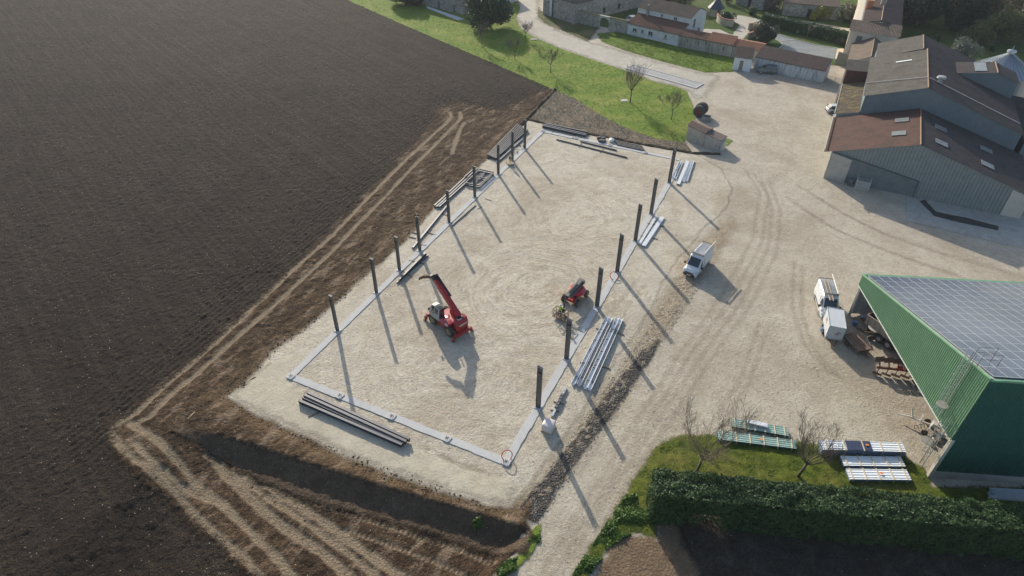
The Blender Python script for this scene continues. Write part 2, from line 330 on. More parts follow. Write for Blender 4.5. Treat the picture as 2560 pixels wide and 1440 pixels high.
def ribbon(name, pts, width, mat, z0=.05, res=.25, terr=True, wob=.12):
    p = (Wt(pts) if terr else W2(pts)); seg = np.linalg.norm(np.diff(p, axis=0), axis=1); c = np.concatenate([[0], np.cumsum(seg)]); n = max(4, int(c[-1]/res)); t = np.linspace(0, c[-1], n)
    q = np.stack([np.interp(t, c, p[:, 0]), np.interp(t, c, p[:, 1])], 1)
    for _ in range(6): q[1:-1] = .25*q[:-2]+.5*q[1:-1]+.25*q[2:]
    d = np.gradient(q, axis=0); d /= np.linalg.norm(d, axis=1)[:, None]; nn = np.stack([-d[:, 1], d[:, 0]], 1); m = 5; v = []; sdv = []; al = []
    for k in range(m):
        a = (k/(m-1)-.5)*2; off = nn*(a*(width/2+.2))[..., None] if False else nn*a*(width/2+.2)
        wv = (fbm(t*.7, t*0+k*.01, 11, 3)-.5)*2*wob; P = q+off+nn*wv[:, None]; v.append(np.column_stack([P, T(P)+z0])); s = (width/2+.2)*(1-abs(a))-.2; sdv.append(np.minimum(s, np.minimum(t, t[-1]-t)-.2)); al.append(t)
    v = np.stack(v, 1).reshape(-1, 3); i = np.arange(n*m).reshape(n, m); f = np.stack([i[:-1, :-1], i[:-1, 1:], i[1:, 1:], i[1:, :-1]], -1).reshape(-1, 4)
    o = mesh_obj(name, v, f, mat, smooth=True)
    for nm, arr in (('sd', np.stack(sdv, 1)), ('al', np.stack(al, 1))): a = o.data.attributes.new(nm, 'FLOAT', 'POINT'); a.data.foreach_set('value', arr.ravel().astype(np.float32))
    o['kind'] = 'structure'; return o
# base sheet to the horizon
def axis(lo, hi, st):
    a = list(np.arange(lo, hi, st)); k = st
    while a[-1] < 1600: k *= 1.35; a.append(a[-1]+k)
    k = st
    while a[0] > -1600: k *= 1.35; a.insert(0, a[0]-k)
    return np.array(a)
gx, gy = axis(-70, 70, .9), axis(14, 150, .9); X, Y = np.meshgrid(gx, gy); P = np.stack([X.ravel(), Y.ravel()], 1)
sf = np.minimum(np.maximum(sdpoly(P, FIELD), sdpoly(P, BANK)), -sdpoly(P, PAD)-.9); Z = T(P)-.5*smooth((sf-.4)/1.6)
i = np.arange(len(P)).reshape(len(gy), len(gx)); Q = np.stack([i[:-1, :-1], i[:-1, 1:], i[1:, 1:], i[1:, :-1]], -1).reshape(-1, 4)
yard = grit_mat('yard_dirt', (.405, .36, .285), (.485, .44, .355), (.315, .265, .2), bump=.6, stainlvl=(.44, .64), speck=.65, swirl=False)
g = mesh_obj('ground', np.column_stack([P, Z]), Q, yard, smooth=True); g['kind'] = 'structure'
# ploughed field
fd = W2([(870, 0), (1385, 222)]); FR = math.atan2(fd[1, 1]-fd[0, 1], fd[1, 0]-fd[0, 0])
def clods(P, S):
    x, y = P.T; ca, sa = math.cos(FR), math.sin(FR); u = x*ca+y*sa; v = -x*sa+y*ca
    h = (fbm(x*2.4, y*2.4, 1, 3)-.5)*.20+(vn(x*5.2, y*5.2, 5)-.5)*.09
    h += .02*np.sin(v*2*np.pi/1.1+2*fbm(x*.2, y*.2, 9, 2))*(.4+vn(u*.4, v*.9, 8))
    b = sdpoly(P, BANK); w2 = smooth((7+b)/4)*smooth(-b*2+.5); v2 = x*V[0]+y*V[1]; h += w2*.035*np.sin(v2*2*np.pi/.75)
    return h*smooth((S+.3)/1.2)+.02-.4*smooth((b-.9)/.8)
fm = soil_mat('ploughed_soil', (.0135, .0104, .0081), (.033, .0246, .0182), (.145, .111, .083), stones=.12, rows=-FR, bump=1., blot=.25, feather=(.35, 1.5, .1, .05))
zone('ploughed_field', FIELD, fm, z0=.0, margin=.6, regions=[(-60, 14, 30, 95, .18), (-400, 14, -60, 95, .22), (-400, 95, 30, 135, .22), (-400, 135, 30, 400, .3)], hfun=clods)
def track_mat(name, a, b, c, per=.32, feather=(.3, 1.6, .15, .03), depth=.06):
    t = NT(name); n = t.noise(2.2, 5, .7); k = t.mix(t.rng(n, .35, .68), a, b); wv = t.math('SINE', t.math('MULTIPLY', t.attr('al'), 2*math.pi/per)); f = t.noise(9, 4, .7)
    k = t.mix(t.rng(wv, .3, 1, 0, .10), k, c); k = t.mix(t.rng(f, .5, .75, 0, .5), k, c); t.bump(t.math('ADD', t.math('MULTIPLY', wv, .18), f), .6, depth); t.feather(*feather); return t.fin(k, .95, 0, .1)
TR = [([(1124, 281), (1128, 292), (1112, 312), (1080, 340), (1020, 395), (960, 455), (900, 515), (830, 590), (750, 660), (660, 745), (560, 840), (480, 910), (410, 970), (340, 1035), (285, 1068)], .75),
      ([(1150, 281), (1152, 298), (1125, 325), (1085, 365), (1020, 430), (970, 485), (900, 555), (830, 630), (760, 695), (680, 770), (600, 838), (500, 930), (430, 985), (375, 1045), (335, 1062)], .75),
      ([(1160, 308), (1150, 325), (1138, 355), (1130, 385)], .8),
      ([(275, 1082), (300, 1114), (337, 1151), (372, 1168), (400, 1195), (431, 1222), (469, 1267), (525, 1320), (600, 1387), (660, 1450)], .8),
      ([(326, 1061), (386, 1095), (431, 1140), (454, 1166), (499, 1222), (562, 1267), (619, 1324), (694, 1399), (740, 1450)], .8),
      ([(340, 1110), (375, 1150), (412, 1180), (450, 1215), (490, 1240), (560, 1262)], .7),
      ([(525, 1138), (562, 1185), (600, 1222), (656, 1275), (712, 1320), (806, 1384), (880, 1450)], 1.0),
      ([(545, 1165), (581, 1196), (675, 1219), (731, 1256), (806, 1305), (862, 1346), (960, 1414), (1010, 1450)], .95),
      ([(620, 1215), (700, 1265), (790, 1325), (870, 1385), (950, 1450)], .7)]
CRW = [([(790, 1262), (925, 1305), (1050, 1346), (1144, 1377), (1237, 1408)], .5), ([(862, 1327), (987, 1370), (1112, 1417), (1180, 1450)], .5), ([(800, 1180), (905, 1222), (1010, 1260)], .4), ([(1020, 1380), (1060, 1350), (1080, 1330)], .4), ([(1090, 1400), (1120, 1365)], .4)]
RUTS = [(Wt(p), wd/2) for p, wd in TR]; CRUTS = [(Wt(p), wd/2) for p, wd in CRW]
def pldist(P, L):
    d = np.full(len(P), 1e9); al = np.zeros(len(P)); acc = 0.
    for a, b in zip(L[:-1], L[1:]):
        e = b-a; n = np.linalg.norm(e); t = np.clip(((P-a)@e)/(n*n), 0, 1); q = np.linalg.norm(P-a-t[:, None]*e, axis=1); m = q < d; d[m] = q[m]; al[m] = acc+t[m]*n; acc += n
    return d, al
def rutfield(P):
    h = np.zeros(len(P)); k = np.zeros(len(P)); w = (fbm(P[:, 0]*.8, P[:, 1]*.8, 77, 3)-.5)*.45
    for L, hw in RUTS:
        d, al = pldist(P, L); t = smooth((hw+.12-d+w*.7)/.28); k = np.maximum(k, t); h = np.minimum(h, -.035*t)+.045*np.exp(-((d-hw-.3)/.2)**2)*(.3+vn(P[:, 0]*2, P[:, 1]*2, 79))
    for L, hw in CRUTS:
        d, al = pldist(P, L); t = smooth((hw+.05-d+w*.3)/.15); k = np.maximum(k, t*(.55+.45*np.sin(al*14))); h = h-.04*t+.025*t*np.sin(al*14)
    return h, k
TRAMP = Wt([(275, 1045), (350, 1042), (440, 1078), (520, 1122), (600, 1175), (700, 1219), (800, 1257), (950, 1295), (1100, 1340), (1250, 1384), (1290, 1398), (1225, 1470), (640, 1475), (545, 1385), (440, 1285), (330, 1195), (262, 1110)])
bm_ = soil_mat('bank_soil', (.033, .0205, .0125), (.098, .060, .033), (.26, .182, .11), stones=.14, feather=(1.9, .4, .5, .5), bump=1., tint=(.05, .032, .02), ruts=True)
def lumps(P, S):
    x, y = P.T; return ((fbm(x*1.5, y*1.5, 21, 3)-.5)*.2+(vn(x*4.4, y*4.4, 25)-.5)*.1+.07)*smooth((S+.6)/1.)
def churned(P, S):
    h, k = rutfield(P); return (lumps(P, S)*(1-.75*k)+h*smooth((S+.6)/1.)+.09)*smooth((-.4-sdpoly(P, PAD))/1.1)
for nm, pl, zz in (('earth_bank', BANK, .004), ('trampled_soil', TRAMP, .03)):
    o = zone(nm, pl, bm_, z0=zz, res=.15, margin=1.7, hfun=churned); n = len(o.data.vertices); P = np.empty(n*3, np.float32); o.data.vertices.foreach_get('co', P); P = P.reshape(-1, 3)[:, :2].astype(float)
    for an, arr in (('trk', rutfield(P)[1]), ('pd', -sdpoly(P, PAD))): at = o.data.attributes.new(an, 'FLOAT', 'POINT'); at.data.foreach_set('value', arr.astype(np.float32))
# dark fresh soil on the slope below the pad
SLOPE = np.vstack([W2(CREST)[:7], Wt([(1330, 1330), (1320, 1390), (1250, 1390), (1100, 1345), (950, 1300), (800, 1262), (700, 1225), (600, 1180), (500, 1120), (440, 1090)])])
dm = soil_mat('slope_soil', (.058, .041, .028), (.12, .086, .058), (.23, .175, .125), stones=.12, feather=(.5, .9, .25, .1), bump=1.)
zone('soil_slope', SLOPE, dm, z0=.12, res=.2, margin=.8, hfun=lumps)
# building pad
pm = grit_mat('pad_gravel', (.46, .41, .325), (.535, .49, .40), (.335, .275, .2), feather=(.3, 1.1, .3, .0), bump=.7, stainlvl=(.47, .66), speck=.6, swirl=True)
def padh(P, S):
    x, y = P.T; return ((fbm(x*.9, y*.9, 31, 3)-.5)*.07+.035)*smooth(S/1.5)
zone('gravel_pad', PAD, pm, z0=.012, res=.3, margin=.7, hfun=padh, wob=.35)
PALE = W2([(563, 992), (640, 925), (720, 862), (760, 880), (735, 940), (800, 990), (900, 1040), (1030, 1100), (1150, 1140), (1260, 1175), (1320, 1190), (1277, 1273), (1220, 1262), (1130, 1236), (1040, 1206), (960, 1180), (870, 1142), (760, 1092), (640, 1036)])
zone('fine_gravel', PALE, grit_mat('fine_gravel', (.43, .385, .295), (.48, .435, .34), (.36, .31, .23), feather=(.9, .5, .4, .5), bump=.35, stainlvl=(.5, .8), speck=.3, swirl=False), z0=.024, res=.3, margin=.3, hfun=padh, wob=.3)
WET = W2([(1470, 385), (1560, 395), (1590, 420), (1600, 450), (1540, 455), (1470, 425)])
zone('pale_patch', WET, grit_mat('dry_sand', (.6, .54, .44), (.68, .62, .51), (.5, .43, .33), feather=(1.8, .4, 1.2, 1., .5), bump=.4, swirl=False), z0=.03, res=.4, margin=1., hfun=padh)
# bare ochre earth and dark stone drain beside the pad
OCH = W2([(1300, 1238), (1375, 1142), (1450, 1045), (1530, 940), (1600, 832), (1650, 740), (1700, 655), (1770, 580), (1830, 540), (1850, 560), (1800, 640), (1745, 720), (1690, 810), (1640, 890), (1600, 955), (1480, 1115), (1360, 1285), (1310, 1290), (1282, 1265)])
zone('ochre_earth', OCH, grit_mat('ochre_earth', (.42, .335, .23), (.48, .405, .295), (.32, .245, .16), feather=(1.1, .6, .9, .6, .75), bump=.8, swirl=False, pebbles=.25), z0=.035, res=.3, margin=.9, wob=.3, hfun=lambda P, S: (fbm(P[:, 0]*1.3, P[:, 1]*1.3, 41, 3)-.5)*.12*smooth(S))
STN = W2([(1300, 1268), (1340, 1215), (1400, 1140), (1455, 1075), (1495, 1010), (1535, 960), (1580, 905), (1640, 845), (1655, 850), (1625, 905), (1590, 950), (1555, 1000), (1520, 1050), (1480, 1105), (1435, 1165), (1398, 1222), (1365, 1275), (1338, 1312), (1318, 1300)])
stone = NT('dark_stones'); v = stone.vor(5.5, out='Color'); sp = stone.n('ShaderNodeSeparateColor'); stone.l(v, sp.inputs[0]); vd = stone.vor(5.5)
kc = stone.mix(sp.outputs[0], (.06, .058, .058), (.16, .152, .146)); kc = stone.mix(stone.math('GREATER_THAN', sp.outputs[1], .87), kc, (.5, .47, .42)); kc = stone.mix(stone.rng(vd, .1, .22), kc, (.06, .055, .05))
n0 = stone.noise(.5, 4, .6); kc = stone.mix(stone.rng(n0, .57, .68, 0, .6), kc, (.36, .29, .2)); stone.bump(stone.math('MULTIPLY', vd, -2.), 1., .15); stone.feather(.45, .8, .15, .15)
stm = stone.fin(kc, .9, 0, .2)
zone('stone_drain', STN, stm, z0=.06, res=.22, margin=.9, wob=.25, hfun=lambda P, S: (vn(P[:, 0]*4, P[:, 1]*4, 51)-.5)*.16*smooth(S+.2))
# road and grass
ROADP = W2([(1290, -60), (1345, -60), (1352, 48), (1400, 76), (1480, 106), (1560, 128), (1650, 155), (1760, 182), (1800, 190), (1770, 240), (1745, 255), (1716, 228), (1690, 217), (1640, 207), (1560, 177), (1500, 157), (1400, 122), (1340, 97), (1302, 74), (1288, 45)])
zone('road', ROADP, grit_mat('road_grit', (.40, .37, .31), (.47, .435, .365), (.31, .28, .225), feather=(2., .35, .9, .6), bump=.3, swirl=False, speck=.4), z0=.012, res=.7, margin=.9)
LAWN = W2([(860, -3), (996, 57), (1196, 143), (1381, 223), (1438, 248), (1500, 287), (1560, 318), (1640, 347), (1712, 356), (1718, 330), (1738, 300), (1732, 262), (1716, 228), (1690, 217), (1640, 206), (1562, 176), (1500, 156), (1400, 121), (1340, 96), (1302, 73), (1290, 45), (1300, 20), (1285, -10), (1250, -60), (760, -60)])
gm = grass_mat('verge_grass', (.095, .16, .022), (.18, .255, .036), (.31, .30, .08), feather=(.45, 1.2, .12, .0), dryl=(.46, .7))
gh = lambda P, S: ((fbm(P[:, 0]*1.1, P[:, 1]*1.1, 61, 3)-.3)*.16)*smooth(S+.3)
zone('lawn', LAWN, gm, z0=.03, res=.5, margin=.7, hfun=gh)
STUB = W2([(1385, 221), (1440, 246), (1500, 285), (1560, 318), (1640, 347), (1714, 358), (1730, 380), (1650, 368), (1530, 345), (1420, 325), (1322, 298), (1350, 262)])
zone('stubble_strip', STUB, soil_mat('stubble', (.09, .068, .047), (.2, .158, .11), (.5, .43, .32), stones=.45, feather=(.4, 1.2, .15, 0), bump=.9), z0=.02, res=.3, margin=.6, hfun=lambda P, S: (vn(P[:, 0]*3, P[:, 1]*3, 71)-.3)*.1*smooth(S+.2))
def ridge(name, pts, wd, hgt, mat, seed=3):
    p = W2(pts); seg = np.linalg.norm(np.diff(p, axis=0), axis=1); c = np.concatenate([[0], np.cumsum(seg)]); n = int(c[-1]/.25); t = np.linspace(0, c[-1], n)
    q = np.stack([np.interp(t, c, p[:, 0]), np.interp(t, c, p[:, 1])], 1); d = np.gradient(q, axis=0); d /= np.linalg.norm(d, axis=1)[:, None]; nn = np.stack([-d[:, 1], d[:, 0]], 1); m = 7; v = []
    for k in range(m):
        a = (k/(m-1)-.5)*2; hh = hgt*(1-a*a)*(.5+vn(t*1.3, t*0+k*.7, seed))-.04; v.append(np.column_stack([q+nn*(a*wd/2*(.7+.6*vn(t*.9, t*0, seed+2)))[:, None], hh]))
    v = np.stack(v, 1).reshape(-1, 3); i = np.arange(n*m).reshape(n, m); f = np.stack([i[:-1, :-1], i[:-1, 1:], i[1:, 1:], i[1:, :-1]], -1).reshape(-1, 4)
    o = mesh_obj(name, v, f, mat, smooth=True); o['kind'] = 'structure'; return o
rm = soil_mat('ridge_soil', (.05, .037, .025), (.10, .075, .05), (.2, .16, .115), bump=1.)
ridge('soil_ridge', [(1318, 297), (1420, 325), (1530, 346), (1650, 369), (1732, 383), (1800, 386)], 1.0, .26, rm)
ridge('soil_ridge', [(1388, 224), (1350, 262), (1318, 296), (1270, 345), (1222, 397)], 1.1, .34, rm, 9)
L2 = W2([(1492, 84), (1545, 80), (1600, 88), (1694, 117), (1770, 132), (1838, 146), (1834, 180), (1762, 181), (1652, 153), (1562, 126), (1505, 105)])
zone('house_lawn', L2, grass_mat('house_grass', (.085, .14, .02), (.15, .22, .034), (.18, .15, .06), feather=(.5, .9, .2, 0), dryl=(.6, .8)), z0=.03, res=.6, margin=.8, hfun=gh)
L3 = W2([(1347, 18), (1358, 34), (1432, 52), (1496, 70), (1470, 104), (1400, 74), (1362, 58), (1345, 40)])
zone('gate_verge', L3, grass_mat('gate_grass', (.06, .09, .025), (.10, .12, .04), (.2, .15, .09), feather=(.8, .8, .3, 0), dryl=(.42, .6)), z0=.03, res=.6, margin=.8, hfun=gh)
GARD = W2([(1445, 40), (1500, 66), (1570, 82), (1640, 98), (1700, 112), (1790, 130), (1850, 140), (1960, 150), (2095, 165), (2150, 120), (2600, 300), (2900, 200), (2900, -90), (1400, -90)])
zone('garden', GARD, grass_mat('garden_grass', (.045, .08, .018), (.085, .135, .026), (.15, .13, .06), feather=(.6, .8, .2, .1), dryl=(.5, .75)), z0=.02, res=1.2, margin=.8)
DRV = W2([(1745, 92), (1760, 72), (1800, 74), (1830, 88), (1850, 62), (1830, 52), (1815, 42), (1850, 38), (1905, 50), (1900, 62), (1880, 70), (1868, 86), (1855, 100), (1840, 100), (1800, 95)])
zone('driveway', DRV, grit_mat('driveway_grit', (.4, .37, .31), (.47, .435, .365), (.3, .27, .21), feather=(.5, .8, .2, 0), bump=.2, swirl=False), z0=.034, res=.6)
CRT = W2([(1938, 84), (1985, 100), (2040, 114), (2093, 121), (2084, 151), (1990, 130), (1952, 122), (1956, 110), (1938, 98)])
zone('courtyard', CRT, grit_mat('courtyard_grit', (.2, .22, .22), (.26, .28, .275), (.15, .16, .16), feather=(.05, .8, .05, 0), bump=.1, swirl=False), z0=.036, res=.6)
TER = W2([(2093, 121), (2110, 122), (2105, 142), (2086, 149)])
zone('terrace', TER, grit_mat('terrace_sand', (.6, .5, .37), (.66, .57, .43), (.5, .4, .28), feather=(.05, .8, .05, 0), bump=.1, swirl=False), z0=.04, res=.6)
YP = W2([(2010, 52), (2090, 66), (2140, 74), (2125, 84), (2070, 72), (1990, 58)])
zone('garden_path', YP, grit_mat('path_grit', (.42, .37, .28), (.5, .45, .35), (.3, .25, .17), feather=(.7, .7, .3, 0), bump=.2, swirl=False), z0=.036, res=.6)
SLAB = W2([(2265, 490), (2300, 497), (2420, 520), (2600, 556), (2600, 632), (2264, 552)])
zone('concrete_slab', SLAB, grit_mat('slab_concrete', (.33, .32, .29), (.4, .39, .355), (.24, .235, .21), feather=(.06, 1, .05, 0), bump=.15, swirl=False, speck=.3), z0=.03, res=.5)
zone('wet_channel', W2([(2298, 503), (2312, 500), (2340, 530), (2420, 546), (2497, 566), (2494, 576), (2400, 557), (2336, 541)]), grit_mat('wet_concrete', (.05, .048, .045), (.075, .07, .065), (.035, .034, .03), feather=(.15, 1.5, .08, 0), bump=.1, swirl=False), z0=.042, res=.25, margin=.3)
NL = W2([(1705, 1086), (1645, 1110), (1605, 1165), (1562, 1232), (1502, 1332), (1432, 1440), (1400, 1520), (1440, 1520), (1480, 1425), (1530, 1352), (1580, 1335), (1640, 1345), (1655, 1275), (1700, 1275), (2100, 1300), (2800, 1330), (2800, 1225), (2330, 1215), (2310, 1170), (2275, 1150), (2240, 1125), (2050, 1112), (1900, 1090), (1800, 1088)])
zone('near_lawn', NL, grass_mat('near_grass', (.06, .095, .014), (.145, .175, .024), (.24, .21, .06), feather=(.7, .9, .25, .05), dryl=(.44, .68), bump=1.), z0=.035, res=.3, margin=.9, hfun=lambda P, S: ((fbm(P[:, 0]*1.6, P[:, 1]*1.6, 81, 3)-.3)*.2)*smooth(S+.3))
NF = W2([(1560, 1335), (1640, 1345), (1655, 1275), (1700, 1275), (2100, 1300), (2900, 1335), (2900, 1600), (1300, 1600), (1478, 1445), (1525, 1362)])
zone('bare_field', NF, soil_mat('bare_field', (.13, .088, .055), (.21, .15, .095), (.32, .25, .17), stones=.1, feather=(.8, .7, .3, .2), bump=.8), z0=.07, res=.28, margin=.9, hfun=lambda P, S: (fbm(P[:, 0]*1.6, P[:, 1]*1.6, 91, 3)-.4)*.16*smooth(S+.3))
zone('shade_darkened_plough', W2([(1668, 1280), (2100, 1305), (2900, 1340), (2900, 1600), (1780, 1600), (1745, 1440), (1700, 1360)]), soil_mat('shade_darkened_plough', (.032, .026, .021), (.066, .053, .042), (.16, .13, .105), stones=.06, feather=(.8, .7, .4, .3), bump=.9), z0=.1, res=.28, margin=.9, hfun=lambda P, S: (fbm(P[:, 0]*1.6, P[:, 1]*1.6, 91, 3)-.4)*.16*smooth(S+.3))  # dark plough soil, with the hedge's shadow also put into its colour
for nm, pts in (('weed_verge', [(1338, 1318), (1352, 1312), (1350, 1345), (1330, 1385), (1290, 1425), (1250, 1450), (1240, 1420), (1290, 1395), (1318, 1360)]), ('weed_verge', [(1800, 340), (1832, 352), (1820, 362), (1795, 375)])):
    zone(nm, W2(pts), gm, z0=.06, res=.25, margin=.4, hfun=gh)
# tyre arcs pressed in the gravel
pt = track_mat('gravel_track', (.29, .235, .17), (.40, .34, .26), (.2, .155, .11), per=.3, feather=(.5, .9, .35, .1, .26), depth=.05)
for k, p in enumerate(([(1690, 1290), (1750, 1100), (1850, 950), (1900, 800)], [(1350, 1440), (1440, 1290), (1540, 1130), (1640, 980), (1700, 880), (1790, 760), (1880, 600), (1900, 480), (1860, 420)],
                       [(1400, 1440), (1490, 1290), (1590, 1130), (1690, 985), (1760, 880), (1850, 760), (1920, 620), (1930, 520), (1900, 440)], [(1990, 460), (2080, 520), (2200, 580), (2350, 630), (2560, 690)], [(1960, 490), (2060, 560), (2200, 620), (2400, 690)],
                       [(1985, 650), (1980, 760), (2010, 860), (2080, 940)], [(1440, 830), (1490, 800), (1540, 770), (1590, 700)], [(1040, 1110), (1130, 1150), (1230, 1190)], [(1420, 1180), (1470, 1105), (1520, 1020)])):
    [ribbon('tyre_track', [(a+e, b+e*.5) for a, b in p], .5, pt, z0=.055 if k > 5 else .02, terr=False, wob=.1) for e in (0, 22)]
# ---------------------------------------------------------------- buildings
clad = paint('blue_grey_cladding', (.225, .26, .252), (.185, .22, .215), 1.2, .6, 0, .15, 8)
clad2 = paint('bluish_cladding', (.145, .185, .21), (.12, .155, .18), 1.2, .6)
clad_rib = paint('cladding_rib', (.165, .195, .20), None, 1, .6)
fibro = tile_mat('fibre_cement_roof', (.085, .08, .07), (.12, .11, .095), (.055, .046, .04))
fibro_red = tile_mat('reddish_sheet_roof', (.082, .047, .038), (.115, .062, .048), (.05, .036, .031), ((.3, .19, .1), .63, -.45))
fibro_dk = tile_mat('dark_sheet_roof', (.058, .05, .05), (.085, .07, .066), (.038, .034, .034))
lichen = tile_mat('lichen_roof', (.075, .057, .043), (.10, .077, .06), (.085, .06, .045), ((.36, .29, .02), .54, .2))
ridge_m = paint('ridge_tiles', (.24, .14, .075), (.2, .15, .095), 1.5, .85)
trim = paint('pale_trim', (.5, .48, .44), None, 2, .6)
skyl = paint('rooflight_plastic', (.17, .18, .175), (.13, .145, .145), 1, .35, 0, 0, 20, .5)
BA = np.array([51.36, 96.82, 0]); BT = np.array([.9003, -.4352, 0]); BD = np.array([.4352, .9003, 0])
def bp(s, k, z): return BA+BT*s+BD*k+ZV*z
BROT = math.atan2(BT[1], BT[0])
def on_slope(fr, p, du, dv, name, mat, parent, th=.06):    # flat panel on a roof plane: fr(s,k)->point
    (s, k) = p; c = [np.array(fr(*q)) for q in ((s, k), (s+du, k), (s+du, k+dv), (s, k+dv))]; n = np.cross(c[1]-c[0], c[3]-c[0]); n /= np.linalg.norm(n); n *= np.sign(n[2])
    return MB().prism([q+n*.05 for q in c], n*th).build(name, mat, parent)
def gable(name, label, s0, s1, sr, k0, k1, ze0, ze1, zr, wallm, roofm0, roofm1, over=.6, cat='barn', ridgem=None, group=None, ribs=True):
    root = empty(name, bp(s0, k0, 0), 0, label, cat, group); L = lambda p: np.array(p)-np.array(bp(s0, k0, 0))
    w_ = MB()
    for k in (k0, k1):
        poly = [L(bp(s0, k, 0)), L(bp(s1, k, 0)), L(bp(s1, k, ze1)), L(bp(sr, k, zr-.02)), L(bp(s0, k, ze0))]
        w_.prism(poly, BD*(.15 if k == k0 else -.15))
    for s, ze, d in ((s0, ze0, 1), (s1, ze1, -1)): w_.hexa([L(bp(s, k0+.15, 0)), L(bp(s+.15*d, k0+.15, 0)), L(bp(s+.15*d, k1-.15, 0)), L(bp(s, k1-.15, 0))], [L(bp(s, k0+.15, ze)), L(bp(s+.15*d, k0+.15, ze)), L(bp(s+.15*d, k1-.15, ze)), L(bp(s, k1-.15, ze))])
    w_.build('wall', wallm, root)
    if ribs:                       # vertical sheet ribs on the front gable
        c = MB(); s = s0+.1
        while s < s1-.1:
            zt = ze0+(zr-ze0)*(s-s0)/(sr-s0) if s < sr else zr+(ze1-zr)*(s-sr)/(s1-sr)
            c.hexa([L(bp(s-.06, k0-.045, .05)), L(bp(s+.06, k0-.045, .05)), L(bp(s+.06, k0-.002, .05)), L(bp(s-.06, k0-.002, .05))], [L(bp(s-.06, k0-.045, zt-.1)), L(bp(s+.06, k0-.045, zt-.1)), L(bp(s+.06, k0-.002, zt-.1)), L(bp(s-.06, k0-.002, zt-.1))]); s += .5
        c.build('cladding_rib', clad_rib, root)['kind'] = 'stuff'
    sl0 = (zr-ze0)/(sr-s0); sl1 = (zr-ze1)/(s1-sr); o = over
    f0 = lambda s, k: L(bp(s, k, zr-sl0*(sr-s)+.06)); f1 = lambda s, k: L(bp(s, k, zr-sl1*(s-sr)+.06))
    MB().corr(f0(s0-o, k0-.25), f0(s0-o, k1), f0(sr, k1), f0(sr, k0-.25), .34, .05, 5).corr(f0(s0-o, k0-.25)-ZV*.03, f0(sr, k0-.25)-ZV*.03, f0(sr, k1)-ZV*.03, f0(s0-o, k1)-ZV*.03, 50, 0).build('roof', roofm0, root)
    MB().corr(f1(sr, k0-.25), f1(sr, k1), f1(s1+.25, k1), f1(s1+.25, k0-.25), .34, .05, 5).corr(f1(sr, k0-.25)-ZV*.03, f1(s1+.25, k0-.25)-ZV*.03, f1(s1+.25, k1)-ZV*.03, f1(sr, k1)-ZV*.03, 50, 0).build('roof', roofm1, root)
    MB().tube([f0(sr, k0-.3)+ZV*.02, f0(sr, k1)+ZV*.02], .11, 8).build('ridge_cap', ridgem or ridge_m, root)
    return root, f0, f1, L
fb, f0, f1, L = gable('barn', 'grey clad barn with rusty red roof and pale rooflights facing the yard', 0, 27.8, 11.38, 0, 15.1, 4.85, 3.85, 8.49, clad, fibro_red, fibro_dk, over=1.25)
for p in ((7.6, 4), (7.9, 9.6)): on_slope(f0, p, 1.9, 1.7, 'rooflight', skyl, fb)
for p in ((13.6, 3.2), (13.6, 9.2), (20.6, 3.0), (20.8, 9.0)): on_slope(f1, p, 1.9, 1.7, 'rooflight', skyl, fb)
MB().prism([L(bp(.3, -.19, 0)), L(bp(13.1, -.19, 0)), L(bp(13.1, -.19, 2.6)), L(bp(.3, -.19, 4.6))], BD*.12).build('lower_cladding', paint('darker_cladding', (.14, .17, .175), None, 1, .6), fb)
MB().bar(L(bp(.1, -.26, 4.75)), L(bp(13.2, -.26, 2.7)), .16, .12).bar(L(bp(13.2, -.26, 2.7)), L(bp(13.25, -.26, .05)), .12, .12).build('flashing', paint('dark_flashing', (.1, .12, .13)), fb)
MB().prism([L(bp(.02, -.21, .0)), L(bp(3.1, -.21, .0)), L(bp(3.1, -.21, 4.0)), L(bp(.02, -.21, 4.6))], -BD*.06).build('pale_panel', paint('pale_cladding', (.42, .40, .36), None, 1, .6), fb)
MB().prism([L(bp(25.2, -.06, 0)), L(bp(27.8, -.06, 0)), L(bp(27.8, -.06, 3.6)), L(bp(25.2, -.06, 4.3))], -BD*.05).build('pale_panel', wall_mat('pale_render', (.46, .45, .4), (.36, .34, .29)), fb)
MB().bar(L(bp(-1.3, -.28, 4.95)), L(bp(-1.3, 15.1, 4.95)), .14, .14).build('gutter', trim, fb)
MB().bar(L(bp(-.08, -.06, 0)), L(bp(-.08, -.06, 4.8)), .16, .16).build('corner_trim', trim, fb)
mb, m0, m1, L = gable('barn', 'tall grey barn behind the red roofed barn with bluish gable wall', 2.6, 26.6, 11.24, 15.3, 37, 9.1, 7.1, 12.05, clad2, fibro, fibro_dk, over=.3)
on_slope(m0, (6.5, 31), 2.4, .5, 'rooflight', paint('white_rooflight', (.7, .72, .72)), mb)
MB().bar(m0(2.4, 21.5)+ZV*.12, m0(11.2, 20.2)+ZV*.12, .1, .1).bar(m1(11.4, 20.2)+ZV*.12, m1(26.6, 19.5)+ZV*.12, .1, .1).build('roof_seam', trim, mb)
MB().tube([m1(13.2, 20.5), m1(13.2, 20.5)+ZV*.9], .28, 10).lathe([(.75, 0), (.62, .28), (.05, .34)], m1(13.2, 20.5)+ZV*.8).build('roof_vent', paint('vent_metal', (.3, .3, .3)), mb)
gable('barn', 'rear grey roofed barn at the far end of the barn range', 3.4, 24, 10.6, 37.2, 46.5, 9.3, 7.6, 12.0, clad2, fibro, fibro_dk, over=.2, ribs=False)
mo, o0, o1, L = gable('roof_lantern', 'raised gabled roof block standing on the dark slope of the tall barn', 16, 26.2, 22.6, 31, 37.3, 10.25, 10.15, 11.4, clad2, fibro_dk, fibro, over=.2, cat='barn')
on_slope(o0, (19.3, 31.6), 1.8, 5, 'rooflight', skyl, mo)
